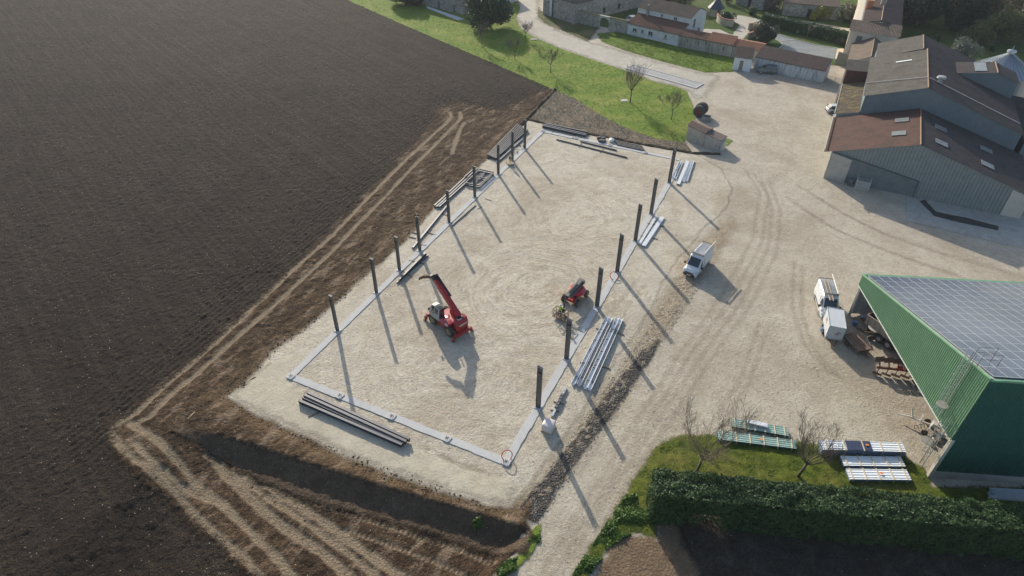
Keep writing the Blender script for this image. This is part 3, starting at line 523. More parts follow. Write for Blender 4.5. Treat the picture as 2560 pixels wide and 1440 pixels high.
def shed_roof(name, label, s0, s1, k0, k1, z0, z1, wallm, roofm, cat='lean-to', back=None):
    root = empty(name, bp(s0, k0, 0), 0, label, cat); L = lambda p: np.array(p)-np.array(bp(s0, k0, 0)); q = [(s0, k0), (s1, k0), (s1, k1), (s0, k1)]; zz = lambda s: z0+(z1-z0)*(s-s0)/(s1-s0)
    MB().hexa([L(bp(s, k, 0)) for s, k in q], [L(bp(s, k, zz(s)-.05)) for s, k in q]).build('wall', wallm, root)
    MB().corr(L(bp(s0-.3, k0-.1, zz(s0-.3))), L(bp(s0-.3, k1, zz(s0-.3))), L(bp(s1, k1, z1)), L(bp(s1, k0-.1, z1)), .34, .05, 5).build('roof', roofm, root); return root, L
redw = paint('oxide_red_wall', (.085, .03, .03), (.065, .025, .025), 1, .6)
r_, L = shed_roof('lean_to', 'brown lean-to roof with yellow lichen along the barn side', -.9, 2.55, 15.35, 31.6, 5.15, 6.1, clad, lichen)
MB().bar(L(bp(-1.2, 15.3, 5.1)), L(bp(-1.2, 31.5, 5.1)), .12, .12).build('gutter', trim, r_)
r_, L = shed_roof('lean_to', 'grey flat topped block with dark red wall above the lichen roof', -1.2, 3.2, 31.7, 38.4, 7.75, 8.0, redw, fibro, 'barn')
MB().tube([L(bp(-1.4, 31.8, 7.6)), L(bp(-1.4, 31.8, .1))], .1, 6).build('downpipe', trim, r_)
hm = wall_mat('cream_render', (.56, .50, .41), (.44, .38, .3))
tile_old = tile_mat('old_clay_tiles', (.13, .10, .08), (.19, .135, .10), (.09, .075, .06))
tile_br = tile_mat('brown_clay_tiles', (.15, .08, .056), (.2, .11, .075), (.12, .07, .05))
tile_or = tile_mat('orange_clay_tiles', (.25, .115, .068), (.32, .16, .095), (.2, .11, .07))
an, a0, a1, L = gable('outbuilding', 'small tiled annex leaning on the house end wall', -1.0, 5.4, 3.0, 51, 65.6, 3.3, 3.9, 5.2, hm, tile_old, tile_old, over=.25, cat='outbuilding', ribs=False)
# house beyond the barn
hs = empty('house', bp(-2.4, 65.8, 0), 0, 'cream two storey house with chimney and tiled roofs beyond the barn', 'house'); L = lambda p: np.array(p)-np.array(bp(-2.4, 65.8, 0))
MB().hexa([L(bp(s, k, 0)) for s, k in ((-2.4, 65.8), (7.8, 65.8), (7.8, 125), (-2.4, 125))], [L(bp(s, k, 6.0)) for s, k in ((-2.4, 65.8), (7.8, 65.8), (7.8, 125), (-2.4, 125))]).prism([L(bp(-2.1, 70.2, 6)), L(bp(7.5, 70.2, 6)), L(bp(7.5, 70.2, 6.9)), L(bp(3.4, 70.2, 7.5)), L(bp(-2.1, 70.2, 6.9))], BD*50).build('wall', hm, hs)
MB().corr(L(bp(-2.7, 65.3, 5.98)), L(bp(8.1, 65.3, 5.98)), L(bp(8.1, 70.1, 7.3)), L(bp(-2.7, 70.1, 7.3)), .3, .07, 6).build('roof', tile_old, hs)
rf = MB().corr(L(bp(-1.1, 70, 7.0)), L(bp(-1.1, 122, 7.0)), L(bp(3.4, 122, 7.85)), L(bp(3.4, 70, 7.85)), .3, .07, 4).corr(L(bp(3.4, 70, 7.85)), L(bp(3.4, 122, 7.85)), L(bp(8.0, 122, 6.9)), L(bp(8.0, 70, 6.9)), .3, .07, 4).build('roof', tile_mat('weathered_tiles', (.13, .09, .075), (.17, .115, .09), (.10, .075, .065)), hs)
MB().tube([L(bp(3.4, 70, 7.9)), L(bp(3.4, 100, 7.9))], .12, 8).build('ridge_cap', ridge_m, hs)
MB().box(L(bp(.3, 83, 7.8)), (1.4, 2.0, 2.6), BROT).build('chimney', wall_mat('chimney_brick', (.36, .15, .08), (.2, .09, .06)), rf)
MB().box(L(bp(3.2, 86, 8.4)), (1.2, 2.6, 1.6), BROT).build('chimney', wall_mat('chimney_render', (.34, .3, .25), (.22, .19, .16)), rf)
def wall_rect(name, s0, s1, k, z0, z1, m, par, LL, d=.06): return MB().prism([LL(bp(s0, k, z0)), LL(bp(s1, k, z0)), LL(bp(s1, k, z1)), LL(bp(s0, k, z1))], -BD*d).build(name, m, par)
wall_rect('shutter', -.7, .5, 65.77, 2.6, 5.0, paint('grey_shutter', (.17, .16, .18)), hs, L)
for k in (72, 80, 90, 100): MB().box(L(bp(-2.45, k, 3.6)), (.12, 1.1, 1.6), BROT).build('shutter', trim, hs)
MB().box(L(bp(-2.43, 68.0, 1.1)), (.1, 1.6, 2.2), BROT).build('door', paint('dark_door', (.05, .04, .035)), hs)
# silo, tank
galv = paint('galvanised', (.42, .45, .47), (.34, .37, .40), 2.5, .38, .75, 0, 20, .5)
sc = bp(25.5, 43.2, 0); si = empty('grain_silo', sc, 0, 'round galvanised grain silo with ribbed conical roof', 'silo')
MB().lathe([(5.2, 0), (5.2, 8.4)], n=40).build('wall', galv, si); MB().lathe([(5.45, 8.4), (.5, 11.5), (.45, 12)], n=40).build('roof', galv, si)
c = MB()
for k in range(30): a = 2*math.pi*k/30; c.bar((5.4*math.cos(a), 5.4*math.sin(a), 8.5), (.5*math.cos(a), .5*math.sin(a), 11.58), .1, .1)
c.build('roof_rib', galv, si)['kind'] = 'stuff'
MB().lathe([(.8, 11.9), (.75, 12.2), (.1, 12.4)], n=16).build('roof_cap', galv, si); MB().bar((-3.2, -3.6, 9.3), (.3, .4, 12.9), .14, .1).build('roof_ladder', galv, si)
tp = G(2557, 322, 4.); MB().lathe([(.2, 5.3), (1.0, 4.9), (1.5, 4.2), (1.6, 3.4), (1.5, .2)], (tp[0]+1.2, tp[1], 0), n=24).build('water_tank', paint('white_plastic', (.7, .7, .66)), None, True); tag(bpy.data.objects['water_tank'], 'round white tank at the right edge beside the barn', 'tank')
shed_roof('barn', 'dark low barn wing beyond the right end of the barns, under the silo', 27.9, 46, 17, 38.5, 5.6, 5.0, clad2, fibro_dk, 'barn')
# solar hangar
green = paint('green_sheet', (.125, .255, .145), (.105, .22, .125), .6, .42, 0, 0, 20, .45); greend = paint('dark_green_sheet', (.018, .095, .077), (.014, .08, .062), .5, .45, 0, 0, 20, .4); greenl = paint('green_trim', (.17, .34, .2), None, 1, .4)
HN = np.array([39.6, 38.1, 0]); HF = np.array([41.25, 61.8, 0]); hd = (HF-HN)/np.linalg.norm(HF-HN); hr = np.array([hd[1], -hd[0], 0]); HL_ = np.linalg.norm(HF-HN); ZN, ZF = 13.1, 6.0; HWD = 46.
ha = empty('solar_hangar', HN, 0, 'green sheet metal hangar with a sloping roof covered in solar panels', 'hangar')
def hp(a, b, z): return hd*a+hr*b+ZV*z            # a from the near wall to the far wall, b along the hangar
zr_ = lambda a: ZN+(ZF-ZN)*a/HL_
MB().corr(hp(HL_, 0, 4.6), hp(0, 0, 5.3), hp(0, 0, ZN+.05), hp(HL_, 0, ZF+.05), .26, .05, 6, True).build('fascia', green, ha)
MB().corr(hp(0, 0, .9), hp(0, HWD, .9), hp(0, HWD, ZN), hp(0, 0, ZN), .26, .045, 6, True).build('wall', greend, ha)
MB().box(hp(.0, HWD/2, .45), (.24, HWD, .9), math.atan2(hd[1], hd[0])).build('plinth', wall_mat('plinth_concrete', (.36, .35, .32), (.25, .24, .22)), ha)
MB().prism([hp(0, .1, ZN-.25), hp(0, HWD, ZN-.25), hp(HL_, HWD, ZF-.25), hp(HL_, .1, ZF-.25)], ZV*.2).build('roof', paint('roof_sheet', (.45, .47, .46), None, 1, .5), ha)
MB().bar(hp(-.05, -.03, ZN+.1), hp(HL_+.05, -.03, ZF+.1), .17, .14).build('edge_trim', greenl, ha); MB().bar(hp(HL_, 0, ZF+.1), hp(HL_, HWD, ZF+.1), .3, .16).build('edge_trim', greenl, ha)
MB().bar(hp(-.06, 0, ZN-.02), hp(-.06, HWD, ZN-.02), .22, .18).build('gutter', greenl, ha); MB().bar(hp(HL_, -.02, 4.55), hp(0, -.02, 5.25), .14, .08).build('edge_trim', paint('white_edge', (.6, .62, .58)), ha)
MB().corr(hp(HL_-.05, HWD, .2), hp(HL_-.05, .3, .2), hp(HL_-.05, .3, ZF-.3), hp(HL_-.05, HWD, ZF-.3), .26, .04, 6, True).build('wall', paint('inner_sheet', (.36, .38, .37), None, 1, .6), ha)
MB().bar(hp(.05, .12, 0), hp(.05, .12, 5.4), .35, .3, up=hr).build('corner_post', wall_mat('post_concrete', (.5, .46, .38), (.38, .34, .28)), ha)
for b in (.2, 7.5, 15, 22.5):
    for a in (HL_-.3,): MB().ibeam(hp(a, b, 0), hp(a, b, zr_(a)-.3), .34, .18, up=hd).build('post', trim if b == .2 else galv, ha)
MB().ibeam(hp(HL_-.4, .35, ZF-.45), hp(.3, .35, ZN-.5), .4, .2).build('rafter', galv, ha); MB().bar(hp(HL_-1, .5, .4), hp(HL_-6, 8, 5.6), .12).bar(hp(HL_-.8, 1.5, 2.3), hp(HL_-.8, 7, 2.3), .14).build('brace', galv, ha)
# panels: the rows that show largest are parts, the rest one part
cell = NT('solar_cells'); bri = cell.n('ShaderNodeTexBrick'); nz = cell.noise(.12, 3, .5); kk = cell.mix(cell.rng(nz, .35, .65), (.045, .06, .10), (.095, .11, .15)); pv = cell.vor(.6, out='Color'); ps = cell.n('ShaderNodeSeparateColor'); cell.l(pv, ps.inputs[0]); kk = cell.mix(cell.math('MULTIPLY', ps.outputs[0], .4), kk, (.09, .10, .12)); cellm = cell.fin(kk, .22, 0, .6)
alu = paint('panel_frame', (.42, .45, .48), None, 2, .4, .3); NRW = 14; a0_, b0_ = .35, .4; da = (HL_-.7)/NRW; db = 1.12; NCL = int((HWD-1)/db); cells, rest = [], MB()
sn = np.array(hp(1, 0, zr_(1)))-np.array(hp(0, 0, zr_(0))); sn = np.cross(hr, sn); sn = sn/np.linalg.norm(sn); sn *= np.sign(sn[2])
def pq(i, j, e=.025): return [np.array(hp(a, b, zr_(a)))+sn*.12 for a, b in ((a0_+i*da+e, b0_+j*db+e), (a0_+(i+1)*da-e, b0_+j*db+e), (a0_+(i+1)*da-e, b0_+(j+1)*db-e), (a0_+i*da+e, b0_+(j+1)*db-e))]
for i in range(NRW):
    for j in range(NCL):
        if i+j*.0 < 8 and j < 12: MB().prism(pq(i, j), sn*.035).build('solar_panel', cellm, ha)
        else: rest.prism(pq(i, j), sn*.035)
rest.build('solar_panel', cellm, ha)['kind'] = 'stuff'
fr_ = MB()
for i in range(NRW+1): a = a0_+i*da; fr_.bar(np.array(hp(a, b0_, zr_(a)))+sn*.13, np.array(hp(a, b0_+NCL*db, zr_(a)))+sn*.13, .055, .06, up=sn)
for j in range(NCL+1): b = b0_+j*db; fr_.bar(np.array(hp(a0_, b, zr_(a0_)))+sn*.133, np.array(hp(a0_+NRW*da, b, zr_(a0_+NRW*da)))+sn*.133, .055, .06, up=sn)
fr_.build('panel_rails', alu, ha)
# caged access ladder on the green fascia
la = empty('caged_ladder', HN+hd*1.1-hr*.25, 0, 'grey caged access ladder climbing the green hangar wall', 'ladder'); hoops = MB(); rl = MB(); rg = MB()
for q, (aa, z0, z1) in enumerate(((0., .2, 6.6), (1.5, 5.8, ZN+.9-.45))):
    for e in (-.25, .25): rl.tube([hp(aa+e, 0, z0), hp(aa+e, 0, z1)], .035, 5)
    z = z0+.2
    while z < z1-.6: MB().tube([hp(aa-.25, 0, z), hp(aa+.25, 0, z)], .025, 4).build('rung', galv, la); z += .3
    z = z0+(2.3 if q == 0 else .6)
    while z < z1: hoops.tube([hp(aa-.35*math.cos(t_), -.7*math.sin(t_), z) for t_ in np.linspace(0, math.pi, 9)], .03, 4); z += .9
    for t_ in (.5, 1.57, 2.6): hoops.tube([hp(aa-.35*math.cos(t_), -.7*math.sin(t_), z0+(2.3 if q == 0 else .6)), hp(aa-.35*math.cos(t_), -.7*math.sin(t_), z1)], .02, 4)
rl.build('rail', galv, la); hoops.build('cage_hoop', galv, la)
for aa, z in ((.4, 3.4), (1.0, 7.6)): MB().lathe([(.5, 0), (.5, .05)], hp(aa, -.55, z), n=20).build('landing_plate', paint('grating', (.28, .27, .24)), la)
tr_ = MB()
for e in (-.45, .45): tr_.tube([hp(1.3+e, .2, ZN-.6), hp(1.3+e, .2, ZN+1.0), hp(1.3+e, 1.8, ZN+1.0), hp(1.3+e, 1.8, ZN-.9)], .025, 5); tr_.tube([hp(1.3+e, .2, ZN+.4), hp(1.3+e, 1.8, ZN+.4)], .02, 4)
tr_.build('top_guardrail', paint('dark_rail', (.14, .12, .11)), la)
# ---- white farm range and walls along the road
def front(a, b): a = np.array([*a, 0.]); b = np.array([*b, 0.]); t = (b-a)/np.linalg.norm(b-a); n = np.array([-t[1], t[0], 0]); return a, t, (n if n[1] > 0 else -n), np.linalg.norm(b-a)
white = wall_mat('whitewash', (.52, .55, .57), (.38, .39, .38), (.45, .7)); stonew = wall_mat('rubble_stone', (.38, .36, .32), (.26, .245, .215), (.4, .7), 0, .6); greyw = wall_mat('grey_render', (.34, .33, .29), (.23, .225, .19), (.42, .66), .5)
win = glass_mat(); wfr = paint('window_white', (.72, .72, .7))
def mono(name, label, A, t, n, s0, s1, d0, d1, z0, z1, wm, rm_, cat, over=.25, pitch=.26, zb=0):
    root = empty(name, A+t*s0+n*d0, 0, label, cat); L = lambda s, d, z: t*(s-s0)+n*(d-d0)+ZV*z; q = [(s0, d0), (s1, d0), (s1, d1), (s0, d1)]; zz = lambda d: z0+(z1-z0)*(d-d0)/(d1-d0)
    MB().hexa([L(s, d, zb) for s, d in q], [L(s, d, zz(d)-.04) for s, d in q]).build('wall', wm, root)
    rf = MB().corr(L(s0-.08, d0-over, zz(d0-over)+.03), L(s1+.08, d0-over, zz(d0-over)+.03), L(s1+.08, d1+.1, zz(d1)+.03), L(s0-.08, d1+.1, zz(d1)+.03), pitch, .08, 6).build('roof', rm_, root)
    MB().bar(L(s0-.1, d0-over, zz(d0-over)-.06), L(s1+.1, d0-over, zz(d0-over)-.06), .1, .1).build('eave_board', paint('eave_dark', (.12, .11, .1)), root)
    return root, L, zz
def window(L, s, z, w_, h, d, par, sill=True, panes=2):
    f = MB().hexa([L(s-w_/2, d-.05, z), L(s+w_/2, d-.05, z), L(s+w_/2, d, z), L(s-w_/2, d, z)], [L(s-w_/2, d-.05, z+h), L(s+w_/2, d-.05, z+h), L(s+w_/2, d, z+h), L(s-w_/2, d, z+h)]).build('window', wfr, par)
    m = MB()
    for k in range(panes):
        a = s-w_/2+.07+k*(w_-.07)/panes; b = a+(w_-.07)/panes-.07
        for e0, e1 in ((.08, .92),): m.hexa([L(a, d-.08, z+h*e0), L(b, d-.08, z+h*e0), L(b, d-.052, z+h*e0), L(a, d-.052, z+h*e0)], [L(a, d-.08, z+h*e1), L(b, d-.08, z+h*e1), L(b, d-.052, z+h*e1), L(a, d-.052, z+h*e1)])
    m.build('pane', win, f)
    if sill: MB().hexa([L(s-w_/2-.15, d-.14, z-.14), L(s+w_/2+.15, d-.14, z-.14), L(s+w_/2+.15, d, z-.14), L(s-w_/2-.15, d, z-.14)], [L(s-w_/2-.15, d-.14, z-.003), L(s+w_/2+.15, d-.14, z-.003), L(s+w_/2+.15, d, z-.003), L(s-w_/2-.15, d, z-.003)]).build('sill', stonew, f)
A, t, n, LN = front((28.5, 171.55), (39.72, 162.62))
fh, L, zz = mono('farmhouse', 'whitewashed farmhouse with low tiled front roof and taller rear storey', A, t, n, 0, LN, 0, 4.7, 2.85, 4.25, white, tile_br, 'house')
for s, z, w_, h in ((2.1, 1.1, 1.2, .9), (4.3, 1.2, .7, .9), (6.6, 1.0, 1.3, 1.1), (10.8, 1.1, .65, 1.0)): window(L, s, z, w_, h, -.003, fh)
q = [(-.3, 4.75), (LN+.1, 4.75), (LN+.1, 13.5), (-.3, 13.5)]
MB().hexa([L(s, d, 0) for s, d in q], [L(s, d, 5.5) for s, d in q]).prism([L(-.3, 4.75, 5.5), L(-.3, 13.5, 5.5), L(-.3, 9.1, 7.0)], t*(LN+.4)).build('rear_wall', white, fh)
MB().corr(L(-.5, 4.5, 5.46), L(LN+.3, 4.5, 5.46), L(LN+.3, 9.15, 7.1), L(-.5, 9.15, 7.1), .28, .08, 6).corr(L(-.5, 9.15, 7.1), L(LN+.3, 9.15, 7.1), L(LN+.3, 13.8, 5.46), L(-.5, 13.8, 5.46), .28, .08, 6).build('rear_roof', tile_old, fh)
window(L, 6.6, 4.5, .55, .75, 4.745, fh, panes=1); window(L, 10.4, 4.45, 1.1, .75, 4.745, fh)
MB().hexa([L(LN+.1, 6.6, 2.9), L(LN+.16, 6.6, 2.9), L(LN+.16, 7.6, 2.9), L(LN+.1, 7.6, 2.9)], [L(LN+.1, 6.6, 4.9), L(LN+.16, 6.6, 4.9), L(LN+.16, 7.6, 4.9), L(LN+.1, 7.6, 4.9)]).build('shutter', paint('brown_shutter', (.16, .10, .075)), fh)
MB().hexa([L(LN+.1, 9.8, 0), L(LN+.16, 9.8, 0), L(LN+.16, 10.9, 0), L(LN+.1, 10.9, 0)], [L(LN+.1, 9.8, 2.1), L(LN+.16, 9.8, 2.1), L(LN+.16, 10.9, 2.1), L(LN+.1, 10.9, 2.1)]).build('door', paint('brown_door', (.14, .06, .05)), fh)
MB().box(L(2.7, 4.5, 5.0), (.55, .5, 3.6), math.atan2(t[1], t[0])).build('chimney', stonew, fh); MB().tube([L(LN-.1, -.1, 0), L(LN-.1, -.1, 2.8)], .07, 6).build('downpipe', trim, fh)
A2, t, n, LN = front((39.72, 162.62), (50.83, 155.57))
r2, L, zz = mono('outbuilding', 'long low grey outbuilding with brown tiles beside the white farmhouse', A2, t, n, .05, 6.9, .02, 2.5, 2.75, 3.6, greyw, tile_br, 'outbuilding')
for s in (2.0, 4.8): MB().hexa([L(s, -.05, 1.3), L(s+.25, -.05, 1.3), L(s+.25, .01, 1.3), L(s, .01, 1.3)], [L(s, -.05, 2.1), L(s+.25, -.05, 2.1), L(s+.25, .01, 2.1), L(s, .01, 2.1)]).build('vent_slot', paint('slot_dark', (.1, .1, .09)), r2)
r3, L, zz = mono('outbuilding', 'low grey outbuilding with brighter orange tiles left of the white garage', A2, t, n, 7.0, LN, .0, 3.1, 2.75, 3.85, greyw, tile_or, 'outbuilding')
MB().hexa([L(11, -.05, 1.1), L(11.3, -.05, 1.1), L(11.3, .01, 1.1), L(11, .01, 1.1)], [L(11, -.05, 1.9), L(11.3, -.05, 1.9), L(11.3, .01, 1.9), L(11, .01, 1.9)]).build('vent_slot', paint('slot_dark', (.1, .1, .09)), r3); MB().tube([L(LN-.12, -.1, 0), L(LN-.12, -.1, 2.7)], .07, 6).build('downpipe', trim, r3)
r4, L, zz = mono('outbuilding', 'tiny orange tiled building behind the white garage', A2, t, n, LN+.1, LN+6.6, .2, 2.3, 2.6, 3.5, greyw, tile_or, 'outbuilding')
MB().hexa([L(LN+.1, 2.4, 3.35), L(LN+6.6, 2.4, 3.35), L(LN+6.6, 4.2, 3.0), L(LN+.1, 4.2, 3.0)], [L(LN+.1, 2.4, 3.55), L(LN+6.6, 2.4, 3.55), L(LN+6.6, 4.2, 3.2), L(LN+.1, 4.2, 3.2)]).build('rear_roof', tile_or, r4)
white2 = wall_mat('clean_white_render', (.62, .64, .66), (.5, .52, .54), (.55, .8))
A3, t, n, LN = front((48.94, 146.74), (52.5, 145.5))
gr, L, zz = mono('garage', 'small clean white garage with dark tiled roof and one door', A3, t, n, 0, LN, 0, 3.6, 3.1, 4.3, white2, tile_mat('dark_tiles', (.085, .06, .055), (.12, .085, .07), (.07, .055, .05)), 'garage')
MB().hexa([L(1.3, -.05, .25), L(2.1, -.05, .25), L(2.1, .01, .25), L(1.3, .01, .25)], [L(1.3, -.05, 2.3), L(2.1, -.05, 2.3), L(2.1, .01, 2.3), L(1.3, .01, 2.3)]).build('door', paint('olive_door', (.2, .19, .16)), gr)
MB().hexa([L(1.1, -.7, 0), L(2.3, -.7, 0), L(2.3, -.02, 0), L(1.1, -.02, 0)], [L(1.1, -.7, .2), L(2.3, -.7, .2), L(2.3, -.02, .2), L(1.1, -.02, .2)]).build('doorstep', stonew, gr)
A4, t, n, LN = front((54.0, 147.85), (66.6, 139.4))
ls, L, zz = mono('long_shed', 'long white shed with streaked wall and dark corrugated tile roof', A4, t, n, 0, LN, 0, 4.2, 2.75, 4.0, wall_mat('streaked_whitewash', (.52, .54, .55), (.33, .34, .33), (.5, .75), .5), tile_mat('dark_tiles', (.085, .06, .055), (.12, .085, .07), (.07, .055, .05)), 'shed', pitch=.3)
# walls with arch and gate building
A5, t, n, LN = front((15.12, 181.57), (28.5, 171.58)); gw = empty('garden_wall', A5, 0, 'rubble stone garden wall with round archway and mossy coping', 'wall'); L = lambda s, d, z: t*s+n*d+ZV*z; hw = 3.0; c1, c2 = 8.3, 11.2
MB().hexa([L(0, 0, 0), L(c1, 0, 0), L(c1, .5, 0), L(0, .5, 0)], [L(0, 0, hw), L(c1, 0, hw), L(c1, .5, hw), L(0, .5, hw)]).hexa([L(c2, 0, 0), L(LN, 0, 0), L(LN, .5, 0), L(c2, .5, 0)], [L(c2, 0, hw), L(LN, 0, hw), L(LN, .5, hw), L(c2, .5, hw)]).build('wall', stonew, gw)
cx = (c1+c2)/2; rr = (c2-c1)/2-.02; arc = [L(cx+rr*math.cos(a), 0, 1.75+rr*.75*math.sin(a)) for a in np.linspace(math.pi, 0, 13)]
MB().prism([L(c1+.002, -.06, 1.75)]+[p-n*.06 for p in arc[1:-1]]+[L(c2-.002, -.06, 1.75), L(c2-.002, -.06, 3.25), L(c1+.002, -.06, 3.25)], n*.6).build('arch', wall_mat('dressed_stone', (.44, .42, .37), (.34, .32, .28)), gw)
moss = paint('mossy_coping', (.16, .15, .06), (.22, .2, .1), 2, .95)
MB().hexa([L(0, -.12, hw), L(c1-.02, -.12, hw), L(c1-.02, .62, hw), L(0, .62, hw)], [L(0, .1, hw+.3), L(c1-.02, .1, hw+.3), L(c1-.02, .4, hw+.3), L(0, .4, hw+.3)]).hexa([L(c2+.02, -.12, hw), L(LN, -.12, hw), L(LN, .62, hw), L(c2+.02, .62, hw)], [L(c2+.02, .1, hw+.3), L(LN, .1, hw+.3), L(LN, .4, hw+.3), L(c2+.02, .4, hw+.3)]).build('coping', moss, gw)
A6, t, n, LN = front((7.5, 187.88), (15.17, 182.3)); gb = empty('stone_barn', A6, 0, 'grey stone barn with tall dark blue doors beside the road', 'barn'); L = lambda s, d, z: t*s+n*d+ZV*z
q = [(0, 0), (LN, 0), (LN, 7), (0, 7)]; MB().hexa([L(s, d, 0) for s, d in q], [L(s, d, 6) for s, d in q]).prism([L(0, 0, 6), L(0, 7, 6), L(0, 3.5, 7.6)], t*LN).build('wall', stonew, gb)
MB().corr(L(-.2, -.3, 5.95), L(LN+.2, -.3, 5.95), L(LN+.2, 3.5, 7.7), L(-.2, 3.5, 7.7), .28, .08).corr(L(-.2, 3.5, 7.7), L(LN+.2, 3.5, 7.7), L(LN+.2, 7.3, 5.95), L(-.2, 7.3, 5.95), .28, .08).build('roof', tile_old, gb)
MB().hexa([L(2.9, -.06, 0), L(6.6, -.06, 0), L(6.6, .01, 0), L(2.9, .01, 0)], [L(2.9, -.06, 4.6), L(6.6, -.06, 4.6), L(6.6, .01, 4.6), L(2.9, .01, 4.6)]).build('door', paint('slate_blue_door', (.055, .075, .10), None, 1, .6), gb)
MB().hexa([L(2.2, -.09, 0), L(2.88, -.09, 0), L(2.88, .01, 0), L(2.2, .01, 0)], [L(2.2, -.09, 4.8), L(2.88, -.09, 4.8), L(2.88, .01, 4.8), L(2.2, .01, 4.8)]).build('door_jamb', white, gb)
wing = empty('stone_house', G(1428, 40)+np.array([3, 9, 0]), 0, 'old stone house wing behind the mossy garden wall', 'house'); tw = np.array([.86, .2, 0]); tw /= np.linalg.norm(tw)
B0, B1 = G(1480, 62), G(1660, 10); A7, t, n, LN = front(B0[:2]+np.array([2, 6]), B1[:2]+np.array([2, 5])); wing.location = Vector(A7); L = lambda s, d, z: t*s+n*d+ZV*z; q = [(-9, 0), (LN, 0), (LN, 8), (-9, 8)]
MB().hexa([L(s, d, 0) for s, d in q], [L(s, d, 5) for s, d in q]).build('wall', stonew, wing); MB().corr(L(-9, -.3, 5), L(LN, -.3, 5), L(LN, 4, 6.8), L(-9, 4, 6.8), .28, .08).corr(L(-9, 4, 6.8), L(LN, 4, 6.8), L(LN, 8.3, 5), L(-9, 8.3, 5), .28, .08).build('roof', tile_old, wing)
for s in (2, 8): MB().hexa([L(s, -.05, 1), L(s+.9, -.05, 1), L(s+.9, .01, 1), L(s, .01, 1)], [L(s, -.05, 2.4), L(s+.9, -.05, 2.4), L(s+.9, .01, 2.4), L(s, .01, 2.4)]).build('window', win, wing)
# house top left of the lawn
A8, t, n, LN = front(G(1055, 12)[:2], G(1158, 38)[:2]); sh = empty('stone_house', A8, 0, 'old stone house with two narrow doors at the top of the lawn', 'house'); L = lambda s, d, z: t*s+n*d+ZV*z; q = [(-8, 0), (LN, 0), (LN, 9), (-8, 9)]
MB().hexa([L(s, d, 0) for s, d in q], [L(s, d, 4.2) for s, d in q]).prism([L(-8, 0, 4.2), L(-8, 9, 4.2), L(-8, 4.5, 6.2)], t*(LN+8)).build('wall', stonew, sh); MB().corr(L(-8.2, -.3, 4.15), L(LN+.2, -.3, 4.15), L(LN+.2, 4.5, 6.3), L(-8.2, 4.5, 6.3), .28, .08).corr(L(-8.2, 4.5, 6.3), L(LN+.2, 4.5, 6.3), L(LN+.2, 9.3, 4.15), L(-8.2, 9.3, 4.15), .28, .08).build('roof', tile_br, sh)
for s in (6.3, 12.0): MB().hexa([L(s, -.06, 0), L(s+.9, -.06, 0), L(s+.9, .01, 0), L(s, .01, 0)], [L(s, -.06, 2.2), L(s+.9, -.06, 2.2), L(s+.9, .01, 2.2), L(s, .01, 2.2)]).build('door', paint('blue_grey_door', (.12, .14, .16)), sh)
A9, t, n, LN = front(G(1268, 10)[:2], G(1296, 2)[:2]); wh = empty('white_house', A9, 0, 'corner of a white house beside the road at the top edge', 'house'); L = lambda s, d, z: t*s+n*d+ZV*z; q = [(0, 0), (LN, 0), (LN, 8), (0, 8)]
MB().hexa([L(s, d, 0) for s, d in q], [L(s, d, 4) for s, d in q]).build('wall', white, wh); MB().corr(L(-.3, -.3, 4), L(LN+.3, -.3, 4), L(LN+.3, 8, 6), L(-.3, 8, 6), .28, .08).build('roof', tile_or, wh)
# ruins and cottages at the top right
for nm, lb, a, b, dp, h0, h1, wm, rm_ in (('cottage', 'tumbledown stone cottage behind the long clipped hedge', (1955, 38), (2090, 50), 6, 3.4, 5, wall_mat('pale_rubble', (.42, .40, .35), (.28, .26, .22), (.4, .7), 0, .6), tile_old), ('cottage', 'grey stone cottage half hidden at the top of the garden', (1838, 10), (1905, 26), 7, 3.6, 5.2, stonew, tile_old)):
    A, t, n, LN = front(G(*a)[:2], G(*b)[:2]); ct, L, zz = mono(nm, lb, A, t, n, 0, LN, 0, dp, h0, h1, wm, rm_, 'cottage')
    MB().hexa([L(LN*.45, -.06, 0), L(LN*.45+1, -.06, 0), L(LN*.45+1, .01, 0), L(LN*.45, .01, 0)], [L(LN*.45, -.06, 2.2), L(LN*.45+1, -.06, 2.2), L(LN*.45+1, .01, 2.2), L(LN*.45, .01, 2.2)]).build('door', paint('dark_door', (.05, .04, .035)), ct)
# conical hut and curved entrance walls
hp_ = G(1787, 40); hu = empty('garden_hut', hp_, .5, 'small square hut with pointed slate roof in the garden', 'hut'); MB().box((0, 0, 1.1), (2.4, 2.4, 2.2)).build('wall', wall_mat('hut_stone', (.42, .37, .28), (.3, .26, .2)), hu); MB().lathe([(2.4, 2.2), (1.1, 3.6), (.05, 5.2)], n=8).build('roof', paint('slate', (.055, .065, .085), None, 2, .6), hu); box1('door', (.0, -1.22, .95), (.9, .06, 1.9), paint('dark_door', (.05, .04, .035)), hu)
def curved(pts, h, label):
    p = W2(pts); t = np.linspace(0, 1, 14); q = np.stack([np.interp(t, np.linspace(0, 1, len(p)), p[:, 0]), np.interp(t, np.linspace(0, 1, len(p)), p[:, 1])], 1)
    for _ in range(3): q[1:-1] = .25*q[:-2]+.5*q[1:-1]+.25*q[2:]
    r = empty('entrance_wall', (*q[0], 0), 0, label, 'wall', 'curved walls at the driveway entrance'); m = MB(); cpn = MB()
    for a, b in zip(q[:-1], q[1:]): a = np.array([*(a-q[0]), 0]); b = np.array([*(b-q[0]), 0]); m.bar(a+ZV*h/2, b+ZV*h/2, .35, h); cpn.bar(a+ZV*(h+.07), b+ZV*(h+.07), .5, .12)
    m.build('wall', wall_mat('hut_stone', (.42, .37, .28), (.3, .26, .2)), r); cpn.build('coping', tile_or, r)
